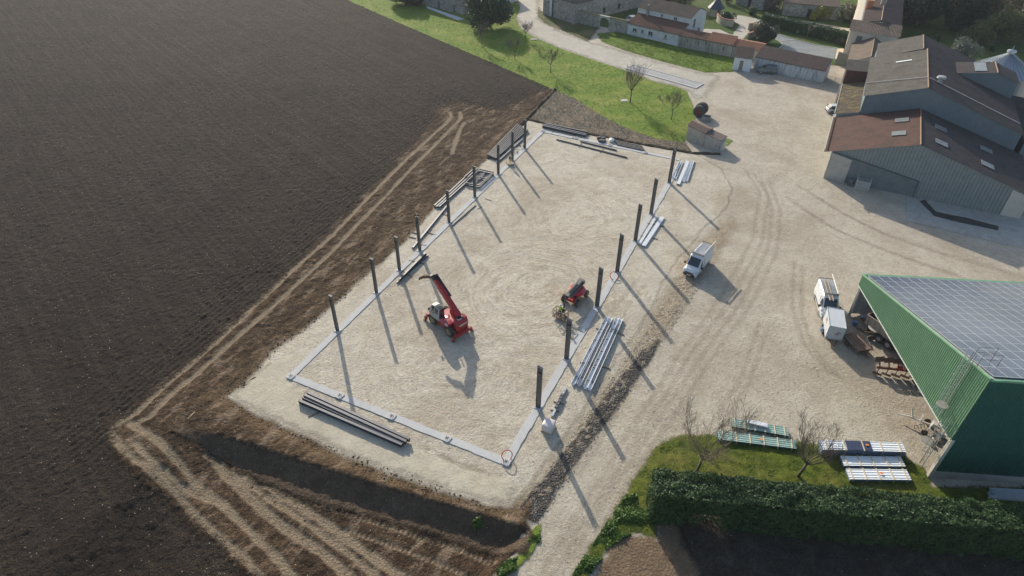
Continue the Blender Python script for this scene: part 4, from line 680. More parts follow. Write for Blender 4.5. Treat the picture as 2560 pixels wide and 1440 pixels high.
curved([(1791, 50), (1795, 58), (1805, 64), (1832, 68)], 1.7, 'curved stone entrance wall with tile coping below the slate hut'); curved([(1870, 75), (1885, 72), (1893, 84), (1885, 92), (1868, 100)], 1.5, 'curved stone entrance wall beside the round dark shrub')
# small concrete hut next to the pad
A, t, n, LN = front((31.19, 110.37), (36.03, 106.02)); cs = empty('concrete_shed', A, 0, 'small weathered concrete shed with stepped roof at the pad edge', 'shed'); L = lambda s, d, z: t*s+n*d+ZV*z; cm = wall_mat('weathered_concrete', (.42, .38, .33), (.29, .26, .22), (.45, .7), .15)
q = [(0, 0), (3.5, 0), (3.5, 2.6), (0, 2.6)]; MB().hexa([L(s, d, 0) for s, d in q], [L(*q[0], 2.75), L(*q[1], 2.35), L(*q[2], 2.35), L(*q[3], 2.75)]).prism([L(0, 0, 2.75), L(0, 2.6, 2.75), L(0, 1.3, 3.15)], t*3.5-ZV*.4).build('wall', cm, cs)
MB().prism([L(-.12, -.12, 2.77), L(-.12, 1.3, 3.2), L(-.12, 2.72, 2.77), L(-.12, 2.72, 2.87), L(-.12, 1.3, 3.3), L(-.12, -.12, 2.87)], t*3.72-ZV*.42).build('roof', tile_mat('shed_tiles', (.16, .105, .08), (.22, .16, .125), (.13, .10, .085)), cs)
q = [(3.52, .1), (LN, .1), (LN, 2.3), (3.52, 2.3)]; MB().hexa([L(s, d, 0) for s, d in q], [L(*q[0], 2.3), L(*q[1], 1.95), L(*q[2], 1.95), L(*q[3], 2.3)]).build('annex_wall', cm, cs)
q = [(3.6, -.02), (LN+.12, -.02), (LN+.12, 2.42), (3.6, 2.42)]; MB().hexa([L(*q[0], 2.3), L(*q[1], 1.95), L(*q[2], 1.95), L(*q[3], 2.3)], [L(*q[0], 2.4), L(*q[1], 2.05), L(*q[2], 2.05), L(*q[3], 2.4)]).build('annex_roof', paint('rusty_roof', (.10, .06, .05), (.16, .14, .13), 5, .8), cs)
MB().hexa([L(LN+.02, .5, 0), L(LN+.5, .5, 0), L(LN+.5, 1.5, 0), L(LN+.02, 1.5, 0)], [L(LN+.02, .5, 1.6), L(LN+.5, .5, 1.6), L(LN+.5, 1.5, 1.6), L(LN+.02, 1.5, 1.6)]).build('meter_cabinet', paint('pale_cabinet', (.6, .57, .5)), cs)
# weighbridge set flush in the yard
wa, wb = G(1562, 172), G(1740, 222); A, t, n, LN = front(wa[:2], wb[:2]); wbg = empty('weighbridge', A, 0, 'long pale concrete weighbridge set flush beside the road', 'weighbridge'); L = lambda s, d, z: t*s+n*d+ZV*z
q = [(.25, .25), (LN-.25, .25), (LN-.25, 3.2), (.25, 3.2)]; MB().hexa([L(s, d, 0) for s, d in q], [L(s, d, .09) for s, d in q]).build('deck', paint('deck_concrete', (.34, .34, .33), (.28, .28, .28), 1, .85), wbg)
k = MB()
for a, b in (((0, .1), (LN, .1)), ((0, 3.4), (LN, 3.4)), ((.1, .22), (.1, 3.28)), ((LN-.1, .22), (LN-.1, 3.28))): k.bar(L(*a, .08), L(*b, .08), .22, .16)
for s in (4.5, 9, 13.5): k.bar(L(s, .24, .1), L(s, 3.26, .1), .06, .03)
k.bar(L(.4, 1.7, .1), L(LN-.4, 1.7, .1), .06, .03)
k.build('kerb', paint('kerb_white', (.58, .57, .54)), wbg)
# ---------------------------------------------------------------- trees, hedges, shrubs
bark = paint('bark', (.12, .10, .075), (.08, .065, .05), 6, .95); twig_m = paint('twig_bark', (.17, .135, .10), (.12, .095, .07), 6, .95); bark_o = paint('mossy_bark', (.2, .17, .10), (.13, .10, .065), 5, .95)
def bare_tree(name, label, h, th, spread, n1, lv, seed, loc, group=None, tm=bark, cm_=twig_m, r0=.11, lean=(0, 0), up=.5, rmin=.012, label_only=None):
    rd = random.Random(seed); tr, cr = MB(), MB(); root = empty(name, loc, 0, label, 'tree', group)
    top = Vector((lean[0], lean[1], th)); tr.tube([(0, 0, -.1), (lean[0]*.4+.03, lean[1]*.4, th*.5), top], [r0*1.25, r0, r0*.85], 7)
    def grow(p, d, L, r, k):
        n = 3; pts = [p]; q = p.copy(); dd = d.copy()
        for i in range(n):
            dd = (dd+Vector((rd.uniform(-.22, .22), rd.uniform(-.22, .22), rd.uniform(-.05, .18)*up*2))).normalized(); q = q+dd*L/n; pts.append(q.copy())
        (tr if k == lv else cr).tube(pts, [max(rmin, r*(1-.5*i/n)) for i in range(n+1)], 5 if k >= lv-1 else 3, False)
        if k > 0:
            for i in range(rd.randint(4, 5) if k > 1 else rd.randint(4, 6)):
                b = pts[rd.randint(1, n)] if i else pts[n]; a = rd.uniform(0, 6.28); s = rd.uniform(.35, .85)
                e = (dd+Vector((math.cos(a)*s, math.sin(a)*s, rd.uniform(-.1, .5)*up))).normalized(); grow(b, e, L*rd.uniform(.5, .8), r*.45, k-1)
    for i in range(n1):
        a = 6.283*i/n1+rd.uniform(-.4, .4); el = rd.uniform(.35, 1.15); e = Vector((math.cos(a)*math.cos(el)*spread, math.sin(a)*math.cos(el)*spread, math.sin(el))).normalized(); grow(top-Vector((0, 0, rd.uniform(0, .25))), e, (h-th)*rd.uniform(.4, .55), r0*.42, lv)
    tr.build('trunk', tm, root, True); cr.build('crown', cm_, root); return root
TL = ['young bare tree on the verge in front of the big evergreen bush', 'thin bare tree standing in the middle of the lawn strip below the bush', 'small bare tree at the road edge beside the dark drain cover', 'slim bare tree on the lawn nearest the ploughed field corner', 'largest bare lawn tree, beside the square white cover', 'bare lawn tree closest to the big tractor tyres']
GT = 'young bare trees along the lawn strip'
for k, (b, h) in enumerate((((1205, 116), 5.7), ((1287, 147), 4.9), ((1313, 97), 4.2), ((1376, 182), 5.6), ((1575, 257), 7.6), ((1678, 300), 5.9))):
    bare_tree('bare_tree', TL[k], h, h*.34, .85 if k != 4 else 1.0, 7 if k != 4 else 9, 3, 20+k, G(*b), GT, r0=.075+.012*(k == 4)*3, up=.7, rmin=.010)
bare_tree('bare_tree', 'gnarled bare tree rising behind the left end of the clipped hedge', 7.8, 1.9, .85, 9, 3, 41, G(1742, 1178), 'bare trees behind the near hedge', bark_o, paint('pale_twigs', (.24, .19, .13), (.17, .13, .09), 6, .95), .13, (.2, .1), .6, .009)
bare_tree('bare_tree', 'dark leaning bare tree between the green and the white sheet packs', 6.4, 1.7, .85, 9, 3, 46, G(1994, 1192), 'bare trees behind the near hedge', bark, twig_m, .13, (.45, .2), .6, .009)
def leaves(name, cents, rads, n, size, mat, parent=None, shell=.55, seed=0, squash=1., flat=.0, zmin=None):
    r = np.random.default_rng(seed); cents = np.array(cents, float); rads = np.array(rads, float)
    if rads.ndim == 1: rads = np.stack([rads, rads, rads*squash], 1)
    wgt = (rads.prod(1))**(2/3); idx = r.choice(len(cents), n, p=wgt/wgt.sum()); d = r.normal(size=(n, 3)); d /= np.linalg.norm(d, axis=1)[:, None]
    rad = shell+(1-shell)*r.random(n)**.6; lump = .82+.36*vn(d[:, 0]*3+idx*7.1, d[:, 1]*3+d[:, 2]*3, seed); c = cents[idx]+d*rads[idx]*(rad*lump)[:, None]
    if zmin is not None: c[:, 2] = np.maximum(c[:, 2], zmin+.3*r.random(n))
    return leaf_quads(name, c, d, size, mat, parent, r)
def leaf_quads(name, c, d, size, mat, parent, r, jit=.7):
    n = len(c); nv = d+r.normal(size=(n, 3))*jit; nv /= np.linalg.norm(nv, axis=1)[:, None]; a = np.cross(nv, r.normal(size=(n, 3))); a /= np.linalg.norm(a, axis=1)[:, None]+1e-9; b = np.cross(nv, a); s = size*(.6+.8*r.random(n))[:, None]
    v = np.stack([c-a*s*.5, c+b*s*.32, c+a*s*.5+nv*s*.12, c-b*s*.32], 1).reshape(-1, 3); return mesh_obj(name, v, np.arange(n*4).reshape(n, 4), mat, parent)
def leafy(name, label, loc, h, rx, n, size, mat, group=None, cat='tree', trunk=True, lobes=9, seed=0, zc=.56, core=None):
    root = empty(name, loc, 0, label, cat, group); rd = np.random.default_rng(seed); cs, rs = [], []
    for k in range(lobes):
        a = rd.uniform(0, 6.28); q = rd.uniform(.15, .62); z = rd.uniform(.25, .8)*h; s = rx*rd.uniform(.42, .62); cs.append((rx*q*math.cos(a), rx*q*math.sin(a), max(z, s*.7))); rs.append((s, s, s*min(1.2, h/(2*rx)+.25)))
    leaves('crown', cs, rs, n, size, mat, root, seed=seed, zmin=.1)
    if trunk: MB().tube([(0, 0, -.1), (0.1, 0, h*.35), (.05, .1, h*.7)], [.05*rx+.08, .04*rx+.05, .05], 7).build('trunk', bark, root)
    return root
evg = leaf_mat('evergreen_leaf', (.022, .045, .022), (.04, .075, .03), (.10, .14, .05)); conif = leaf_mat('conifer_leaf', (.018, .034, .02), (.03, .055, .03), (.05, .075, .04)); olive = leaf_mat('olive_leaf', (.10, .13, .10), (.15, .18, .14), (.22, .25, .2)); hedge_l = leaf_mat('hedge_leaf', (.02, .05, .014), (.042, .09, .023), (.09, .155, .045), .15); shrubd = leaf_mat('dark_shrub_leaf', (.03, .042, .025), (.05, .065, .035), (.09, .10, .055)); yel = leaf_mat('yellow_leaf', (.30, .28, .03), (.45, .40, .05), (.5, .46, .08)); brn = leaf_mat('winter_twig', (.085, .07, .05), (.13, .115, .07), (.17, .16, .09)); mossg = leaf_mat('moss_leaf', (.08, .10, .03), (.12, .14, .045), (.17, .18, .07)); herb = leaf_mat('herb_leaf', (.05, .10, .015), (.085, .16, .02), (.13, .21, .04))
leafy('evergreen_bush', 'huge dark round evergreen bush between the stone house and road', G(1222, 66), 8.6, 6.2, 16000, .55, evg, cat='bush', lobes=16, seed=3)
leafy('evergreen_bush', 'dark evergreen bush at the top edge of the lawn, left of the stone house', G(1015, 10), 5.5, 5.5, 8000, .5, evg, cat='bush', lobes=10, seed=4)
leafy('round_shrub', 'round dark shrub between the curved wall and the courtyard', G(1913, 103), 4.0, 3.1, 6000, .32, shrubd, cat='shrub', lobes=9, seed=5)
leafy('yellow_shrub', 'smaller bright yellow flowering shrub behind the long hedge', G(2032, 48), 2.2, 1.6, 1300, .3, yel, cat='shrub', lobes=5, seed=6, trunk=False)
leafy('yellow_shrub', 'larger yellow green shrub beside the small yellow one', G(2052, 46), 3.4, 2.6, 2400, .35, leaf_mat('yellow_green_leaf', (.16, .17, .03), (.3, .28, .04), (.42, .38, .06)), cat='shrub', lobes=6, seed=7, trunk=False)
GF = 'dark evergreens behind the house'
for k, (b, h, r_, m, lb) in enumerate((((2290, 62), 13, 6.5, conif, 'tall dark conifer right behind the cream house'), ((2345, 40), 15, 7, conif, 'widest dark conifer in the evergreen clump behind the barns'), ((2395, 70), 11, 6, conif, 'low dark conifer at the front of the evergreen clump'), ((2310, 4), 15, 8, conif, 'dark conifer cut by the top edge above the cream house'), ((2430, 20), 14, 6, evg, 'greener evergreen at the right side of the dark clump'))):
    leafy('evergreen_tree', lb, G(*b), h, r_, 9000, .65, m, GF, lobes=11, seed=30+k)
leafy('olive_tree', 'silvery olive tree behind the tall barn roof', G(2402, 150), 4.6, 4.0, 4500, .32, olive, lobes=9, seed=50)
GB = 'brown leafless woodland trees at the top right corner'
for k, (b, h, r_, m, lb) in enumerate((((2480, 40), 11, 6, brn, 'brown leafless tree left of the top right corner'), ((2545, 70), 12, 7, brn, 'brown leafless tree at the right edge above the silo'), ((2550, 10), 12, 7, mossg, 'mossy leafless tree in the very top right corner'), ((2600, 110), 11, 7, brn, 'brown leafless tree cut by the right edge behind the silo'), ((2490, 105), 7, 5, mossg, 'low mossy tree left of the silo roof'), ((2440, 110), 4.5, 4, mossg, 'olive green bush behind the silvery olive tree'))):
    leafy('woodland_tree', lb, G(*b), h, r_, 6500, .42, m, GB, lobes=11, seed=60+k)
for k, (b, h) in enumerate(((2422, 140), 4.), ((2445, 150), 3.6)) if False else enumerate((((2340, 110), 4.2), ((2385, 118), 4.0), ((2432, 140), 4.5), ((2474, 138), 4.2))):
    leafy('cypress', ('slim dark cypress nearest the barn ridge', 'slim dark cypress above the silvery olive tree', 'slim dark cypress right of the silvery olive tree', 'slim dark cypress left of the silo')[k], G(*b), h, .7, 900, .3, conif, 'slim cypresses on the garden lawn', lobes=4, seed=70+k)
def pts_box(rd, n, lx, ly, h, seed, top_bias=.35):
    f = rd.random(n); u = rd.random(n); v = rd.random(n); c = np.empty((n, 3)); d = np.zeros((n, 3)); A = [lx*ly*1.6, lx*h, lx*h, ly*h, ly*h]; A = np.cumsum(A)/sum(A); k = np.searchsorted(A, f)
    for i in range(5):
        m = k == i; uu, vv = u[m], v[m]
        if i == 0: c[m] = np.stack([uu*lx, vv*ly, np.full(m.sum(), h)], 1); d[m] = (0, 0, 1)
        elif i < 3: c[m] = np.stack([uu*lx, np.full(m.sum(), (0, ly)[i-1]), vv*h], 1); d[m] = (0, (-1, 1)[i-1], 0)
        else: c[m] = np.stack([np.full(m.sum(), (0, lx)[i-3]), uu*ly, vv*h], 1); d[m] = ((-1, 1)[i-3], 0, 0)
    bul = (vn(c[:, 0]*1.1+c[:, 2]*.7, c[:, 1]*1.3+c[:, 2]*.9, seed)-.45)*.34+(vn(c[:, 0]*3, c[:, 1]*3+c[:, 2]*3, seed+1)-.5)*.26+rd.normal(size=n)*.07
    return c+d*bul[:, None], d
def hedge(name, label, a, b, ly, h, n, size, mat, seed, gaps=(), group=None, lift=0.):
    a = np.array([*a, 0.]); b = np.array([*b, 0.]); lx = np.linalg.norm(b-a); rz = math.atan2(b[1]-a[1], b[0]-a[0]); root = empty(name, a, rz, label, 'hedge', group); rd = np.random.default_rng(seed)
    c, d = pts_box(rd, n, lx, ly, h, seed); keep = np.ones(len(c), bool)
    for gx_, gw, gh_ in gaps: keep &= ~((abs(c[:, 0]-gx_) < gw*(1-c[:, 2]/gh_)) & (c[:, 2] < gh_))
    leaf_quads('foliage', c[keep], d[keep], size, mat, root, rd, .5)
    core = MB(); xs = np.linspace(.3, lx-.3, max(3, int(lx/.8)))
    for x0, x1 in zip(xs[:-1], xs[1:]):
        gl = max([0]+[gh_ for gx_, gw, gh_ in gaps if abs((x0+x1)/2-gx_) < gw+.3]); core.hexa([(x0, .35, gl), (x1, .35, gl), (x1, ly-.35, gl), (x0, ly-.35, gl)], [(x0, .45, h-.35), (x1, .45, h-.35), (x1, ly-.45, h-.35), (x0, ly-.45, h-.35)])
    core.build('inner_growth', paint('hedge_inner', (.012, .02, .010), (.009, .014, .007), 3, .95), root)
    tk = MB(); x = .8
    while x < lx: tk.tube([(x, ly*.5, -.1), (x+.05, ly*.5, 1.5)], .09, 5); x += 1.2
    tk.build('stem', bark, root); return root
def hz(px, py, z): return G(px, py, z)[:2]
hl, hr_ = G(1636, 1200, 4.1)[:2], G(2565, 1290, 4.1)[:2]; hdv = (hr_-hl)/np.linalg.norm(hr_-hl); hnv = np.array([-hdv[1], hdv[0]])
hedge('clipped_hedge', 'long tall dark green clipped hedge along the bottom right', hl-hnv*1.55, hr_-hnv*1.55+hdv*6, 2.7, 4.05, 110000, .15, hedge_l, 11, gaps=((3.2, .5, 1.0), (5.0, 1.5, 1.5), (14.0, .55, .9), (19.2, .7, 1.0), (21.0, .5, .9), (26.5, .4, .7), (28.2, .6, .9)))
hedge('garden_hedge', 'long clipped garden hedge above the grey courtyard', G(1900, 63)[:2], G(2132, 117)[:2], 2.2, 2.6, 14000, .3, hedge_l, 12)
for b, lb in (((1998, 84), 'pale low shrub on the garden grass left of the thin sapling'), ((2060, 100), 'pale low shrub on the garden grass near the terrace')): leafy('low_shrub', lb, G(*b), 1.1, 1.1, 700, .2, leaf_mat('sage_leaf', (.2, .22, .15), (.28, .3, .2)), 'low shrubs by the courtyard', 'shrub', False, 4, int(b[0]))
bare_tree('sapling', 'thin pale sapling on the grass in front of the garden hedge', 3.2, 1.6, .6, 5, 2, 90, G(2017, 93), None, paint('pale_bark', (.35, .3, .22)), paint('pale_twigs2', (.3, .24, .17)), .04)
leafy('low_shrub', 'brown dry shrub at the garden corner by the cream house', G(2106, 112), 1.6, 1.6, 900, .25, brn, None, 'shrub', False, 5, 97)
box1('clipped_box_bush', (0, 0, .9), (1.1, 1.1, 1.8), None).hide_render = False
bb = bpy.data.objects['clipped_box_bush']; bpy.data.objects.remove(bb); p_ = G(1874, 39); hedge('clipped_box_bush', 'small square clipped bush beside the driveway lawn', p_[:2], p_[:2]+np.array([1.6, 0]), 1.4, 2.0, 900, .25, hedge_l, 14)
leafy('pine_shrub', 'dark tiered shrub growing over the curved entrance wall', G(1822, 55), 2.4, 2.6, 1800, .35, evg, None, 'shrub', True, 8, 99)
for k, b in enumerate(((1700, 12), (1660, 8), (1930, 30), (1815, 8))): leafy('garden_tree', ('dark garden tree behind the white farmhouse roof', 'dim garden tree at the top edge left of the slate hut', 'dark leafless tree in front of the ruined cottage', 'small garden tree above the slate hut')[k], G(*b), (6, 5, 4.5, 4)[k], (4.5, 3.5, 3, 2)[k], (4000, 2500, 1500, 900)[k], .4, (evg, evg, brn, shrubd)[k], 'garden trees behind the farm', lobes=7, seed=110+k)
leafy('ivy_scrub', 'tangle of leafless scrub between the cottage and the cream house', G(2125, 52), 5, 5, 3000, .4, brn, None, 'bush', True, 7, 120)
# weeds along the track: one mass of herbs
def herbs(pts, n, h, seed, size=.26):
    poly = W2(pts); r = np.random.default_rng(seed); lo, hi = poly.min(0), poly.max(0); q = lo+(hi-lo)*r.random((n*4, 2)); q = q[sdpoly(q, poly) > 0]; k = vn(q[:, 0]*.9, q[:, 1]*.9, seed); q = q[k > .42][:n]; k = vn(q[:, 0]*.9, q[:, 1]*.9, seed)
    return np.column_stack([q, T(q)+.05+h*(k-.42)*3*r.random(len(q))])
r_ = np.random.default_rng(5); c = np.vstack([herbs([(1338, 1318), (1354, 1310), (1350, 1350), (1335, 1385), (1290, 1425), (1248, 1450), (1240, 1420), (1290, 1395), (1318, 1355)], 5000, .5, 1), herbs([(1600, 1235), (1640, 1255), (1640, 1320), (1570, 1340), (1520, 1370), (1470, 1445), (1425, 1445), (1500, 1335), (1560, 1245)], 6000, .28, 2), herbs([(1180, 1296), (1200, 1290), (1208, 1308), (1186, 1314)], 300, .4, 3)])
wd = leaf_quads('weeds', c, np.tile([0, 0, 1.], (len(c), 1)), .24, herb, None, r_); tag(wd, 'low green weeds growing along the dirt track', 'weeds', None, 'stuff')
def tufts(label, poly, n, size, mat, seed, z=.04):
    r = np.random.default_rng(seed); lo, hi = poly.min(0), poly.max(0); q = lo+(hi-lo)*r.random((n*4, 2)); sdq = sdpoly(q, poly); q = q[(sdq > .3) & in_view(q[:, 0], q[:, 1], 0, 60) & (fbm(q[:, 0]*.5, q[:, 1]*.5, seed, 3) > .38)][:n]; c = np.column_stack([q, T(q)+z+size*.3*r.random(len(q))])
    d = r.normal(size=(len(q), 3))*.5+np.array([0, -.6, .6]); return tag(leaf_quads('grass_tufts', c, d, size, mat, None, r), label, 'grass', None, 'stuff')
tf = leaf_mat('tuft_leaf', (.12, .18, .03), (.18, .23, .045), (.26, .27, .08), .5); tufts('grass tufts on the lawn strip between field and road', LAWN, 16000, .22, tf, 1); tufts('grass tufts on the near lawn behind the hedge', NL, 22000, .13, tf, 2); tufts('pale straw residue on the stubble strip beside the lawn', STUB, 5000, .2, paint('straw', (.5, .43, .31), (.36, .3, .21), 5, .9), 9); tufts('grass tufts on the lawn in front of the farmhouse', L2, 6000, .26, tf, 3)
# clods, stones: loose debris
def scatter(name, pts, n, s0, s1, mat, seed, terr=True, zo=.04):
    poly = W2(pts) if not terr else Wt(pts); r = np.random.default_rng(seed); lo, hi = poly.min(0), poly.max(0); q = lo+(hi-lo)*r.random((n*5, 2)); q = q[sdpoly(q, poly) > 0][:n]; n = len(q); s = s0+(s1-s0)*r.random(n)**2.5
    base = np.array([(1, 0, 0), (-1, 0, 0), (0, 1, 0), (0, -1, 0), (0, 0, 1), (0, 0, -1)], float); v = base[None]*(.6+.7*r.random((n, 6, 1)))*s[:, None, None]; v[:, :, 2] *= .7; a = r.random(n)*6.28; ca, sa = np.cos(a), np.sin(a); x = v[:, :, 0]*ca[:, None]-v[:, :, 1]*sa[:, None]; y = v[:, :, 0]*sa[:, None]+v[:, :, 1]*ca[:, None]
    v = np.stack([x+q[:, :1], y+q[:, 1:], v[:, :, 2]+(T(q)+zo)[:, None]], 2).reshape(-1, 3); t = np.array([(0, 2, 4), (2, 1, 4), (1, 3, 4), (3, 0, 4), (2, 0, 5), (1, 2, 5), (3, 1, 5), (0, 3, 5)]); f = (t[None]+(np.arange(n)*6)[:, None, None]).reshape(-1, 3)
    return mesh_obj(name, v, f, mat)
sp_ = paint('pale_stone', (.42, .37, .3), (.3, .26, .2), 4, .9); cl_ = paint('earth_clod', (.10, .068, .042), (.06, .04, .026), 4, .95); ds_ = paint('dark_stone', (.12, .115, .11), (.2, .19, .18), 4, .9)
for nm, lb, pts, n, a, b, m, sd_ in (('pale_stones', 'pale loose stones along the edge of the drain', [(1300, 1268), (1400, 1130), (1500, 985), (1600, 850), (1700, 700), (1760, 700), (1640, 880), (1500, 1090), (1360, 1290)], 3800, .03, .11, sp_, 1), ('dark_stones', 'dark loose stones filling the drain strip', [(1310, 1275), (1400, 1140), (1480, 1040), (1600, 880), (1640, 870), (1560, 1000), (1430, 1170), (1345, 1310)], 5000, .03, .10, ds_, 2),
                                 ('earth_clods', 'loose earth clods on the bank below the pad', [(1310, 298), (1222, 398), (1085, 525), (960, 655), (830, 775), (690, 885), (562, 1000), (800, 1105), (1100, 1215), (1330, 1310), (1320, 1400), (1100, 1350), (800, 1260), (450, 1100), (420, 1030), (640, 800), (960, 500), (1110, 300)], 9000, .03, .13, cl_, 3),
                                 ('yard_stones', 'small stones scattered over the yard and pad', [(1320, 310), (1740, 390), (1830, 300), (2000, 300), (2100, 600), (2000, 700), (2100, 900), (2000, 1060), (1640, 1100), (1400, 1440), (1340, 1320), (1280, 1270), (600, 990)], 5200, .02, .07, paint('yard_stone', (.3, .24, .17), (.22, .17, .12), 4, .9), 4)):
    tag(scatter(nm, pts, n, a, b, m, sd_, nm == 'earth_clods'), lb, 'stones' if 'stone' in nm else 'clods', None, 'stuff')
# ---------------------------------------------------------------- building site objects
steel = paint('grey_primer_steel', (.125, .12, .11), (.10, .096, .09), 1.5, .55, .1, 0, 20, .4); steel2 = paint('beam_grey', (.088, .093, .108), (.07, .075, .09), 1.2, .45, .2, 0, 20, .5); conc = wall_mat('fresh_concrete', (.47, .47, .46), (.39, .39, .38), (.45, .75)); conc_s = wall_mat('pad_concrete', (.5, .49, .47), (.4, .39, .37)); bolt = paint('bolt_steel', (.08, .08, .08)); wood = paint('pale_wood', (.42, .32, .2), (.34, .25, .15), 5, .85); dwood = paint('weathered_wood', (.19, .15, .105), (.13, .1, .07), 5, .9); white_p = paint('white_paint', (.62, .64, .66), (.56, .58, .6), 1.2, .35, 0, 0, 20, .5); rubber = paint('tyre_rubber', (.04, .037, .033), (.09, .077, .06), 3, .9); blackp = paint('black_plastic', (.025, .025, .027), None, 3, .5); redp = paint('machine_red', (.36, .022, .028), (.30, .02, .025), 1.5, .38, 0, 0, 20, .5); glass = glass_mat(); dusty = paint('dusty_rim', (.24, .19, .125), (.17, .13, .085), 4, .9); chrome = paint('bright_galv', (.66, .68, .70), (.55, .575, .6), 2, .35, .15, 0, 20, .5)
TL_ = [8.228, 16.232, 21.542, 26.640, 34.749, 42.844, 51.101, 56.508, 61.616]; TR_ = [7.666, 15.667, 25.946, 33.973, 42.203, 50.247, 60.924]
DFAR = 69.605
def loft(secs, name, mat, par, smooth_=True):   # sections: list of equal-length point loops
    n = len(secs[0]); v = [p for s in secs for p in s]; f = [(j*n+i, j*n+(i+1) % n, (j+1)*n+(i+1) % n, (j+1)*n+i) for j in range(len(secs)-1) for i in range(n)]+[tuple(range(n))[::-1], tuple(range((len(secs)-1)*n, len(secs)*n))]
    o = mesh_obj(name, v, f, mat, par)
    return o
# ribbons of concrete
def strip(name, label, a, b, wd, seed, group='concrete footing strips'):
    a = np.array(a); b = np.array(b); L = np.linalg.norm(b-a); t = (b-a)/L; n_ = np.cross(ZV, t); N = int(L/.35); s = np.linspace(0, L, N); e0 = wd/2+(fbm(s*1.2, s*0, seed, 3)-.5)*.14; e1 = wd/2+(fbm(s*1.2, s*0+9, seed+1, 3)-.5)*.14; m = MB()
    lo = [(a+t*x+n_*y) for x, y in zip(s, e0)]; hi = [(a+t*x-n_*y) for x, y in zip(s, e1)]; z0, z1 = -.05, .115
    v = [p+ZV*z for p in lo for z in (z0, z1)]+[p+ZV*z for p in hi for z in (z1, z0)]; f = []; B = 2*N
    for i in range(N-1): f += [(2*i, 2*i+2, 2*i+3, 2*i+1), (2*i+1, 2*i+3, B+2*i+2, B+2*i), (B+2*i, B+2*i+2, B+2*i+3, B+2*i+1)]
    f += [(0, 1, B, B+1), (2*N-2, B+2*N-1, B+2*N-2, 2*N-1)]; o = mesh_obj(name, v, f, conc); return tag(o, label, 'footing', group)
strip('footing_strip', 'left long concrete footing strip under the row of nine columns', site(0, 0), site(DFAR, 0), .78, 1); strip('footing_strip', 'right long concrete footing strip under the row of seven columns', site(0, W), site(DFAR-1, W), .85, 2)
strip('footing_strip', 'near concrete footing strip between the stacked beams and the pad', site(0, .4), site(0, W-.4), .80, 3); strip('footing_strip', 'far concrete footing strip beside the stubble', site(DFAR, .4), site(DFAR, W-.4), .72, 4)
def footing(u, v, label, group, s=.42):
    r = empty('footing_pad', site(u, v, .0), TH+random.uniform(-.1, .1), label, 'footing pad', group); p = [(s*math.cos(a)*1.0*(1 if k % 2 else 1), s*math.sin(a)) for k, a in enumerate(np.linspace(.2, 6.48, 12, endpoint=False))]
    c = .14; q = [(-s+c, -s), (s-c, -s), (s, -s+c), (s, s-c), (s-c, s), (-s+c, s), (-s, s-c), (-s, -s+c)]; MB().prism([(x, y, -.05) for x, y in q], (0, 0, .25)).build('concrete_block', conc_s, r)
    b = MB()
    for x in (-.11, .11):
        for y in (-.11, .11): b.lathe([(.03, .2), (.03, .33)], (x, y, 0), n=6)
    b.lathe([(.13, .2), (.12, .21)], n=8).build('anchor_bolts', bolt, r); return r
for k in range(5): footing(0, W*k/4, ('concrete pad with bolts at the left near corner of the footing', 'second concrete pad from the left on the near footing strip', 'middle concrete pad on the near footing strip', 'fourth concrete pad from the left on the near footing strip', 'concrete pad at the right near corner under the red hose loop')[k], 'footing pads on the near strip')
for k in range(4): footing(DFAR, W*k/4, ('concrete pad at the far left corner of the footing', 'second concrete pad from the left on the far footing strip', 'third concrete pad from the left on the far strip', 'rightmost visible concrete pad on the far footing strip')[k], 'footing pads on the far strip', .38)
# columns: I section, base plate, stiffeners, slanted head
def column(name, H, D_, B_, slant):
    r = empty(name, (0, 0, 0), 0); z0 = .16
    c = [(-B_/2, -D_/2), (B_/2, -D_/2), (B_/2, D_/2), (-B_/2, D_/2)]; m = MB(); zt = lambda y: H-slant*(y/D_+.5)
    for y0, y1 in ((-D_/2, -D_/2+.025), (D_/2-.025, D_/2)): m.hexa([(-B_/2, y0, z0), (B_/2, y0, z0), (B_/2, y1, z0), (-B_/2, y1, z0)], [(-B_/2, y0, zt(y0)), (B_/2, y0, zt(y0)), (B_/2, y1, zt(y1)), (-B_/2, y1, zt(y1))])
    a, b = -D_/2+.026, D_/2-.026; m.hexa([(-.012, a, z0), (.012, a, z0), (.012, b, z0), (-.012, b, z0)], [(-.012, a, zt(a)), (.012, a, zt(a)), (.012, b, zt(b)), (-.012, b, zt(b))]); m.build('shaft', steel, r)
    MB().hexa([(-B_/2-.02, -D_/2-.03, H+.002), (B_/2+.02, -D_/2-.03, H+.002), (B_/2+.02, D_/2+.03, H-slant+.002), (-B_/2-.02, D_/2+.03, H-slant+.002)], [(-B_/2-.02, -D_/2-.03, H+.025), (B_/2+.02, -D_/2-.03, H+.025), (B_/2+.02, D_/2+.03, H-slant+.025), (-B_/2-.02, D_/2+.03, H-slant+.025)]).build('head_plate', paint('plate_steel', (.16, .165, .17), None, 2, .4, .3), r)
    st = MB(); k = H-.75-slant*.4
    for s in (-1, 1): st.box((s*(B_/4+.006), 0, k), (B_/2-.014, D_-.056, .03)).box((s*(B_/2+.001), 0, k), (.012, D_*.985, .05))
    st.build('stiffener', paint('stiffener_dark', (.03, .03, .033)), r)
    MB().box((0, 0, z0-.015), (B_+.14, D_+.1, .03)).build('base_plate', galv, r); b2 = MB()
    for x in (-1, 1):
        for y in (-1, 1): b2.lathe([(.03, z0), (.03, z0+.1)], (x*(B_/2+.03), y*(D_/2-.05), 0), n=6)
    b2.build('anchor_bolts', bolt, r); MB().box((0, 0, .06), (.62, .74, .17)).build('plinth', conc_s, r); return r
RZ = TH+math.pi      # local y -> across the building
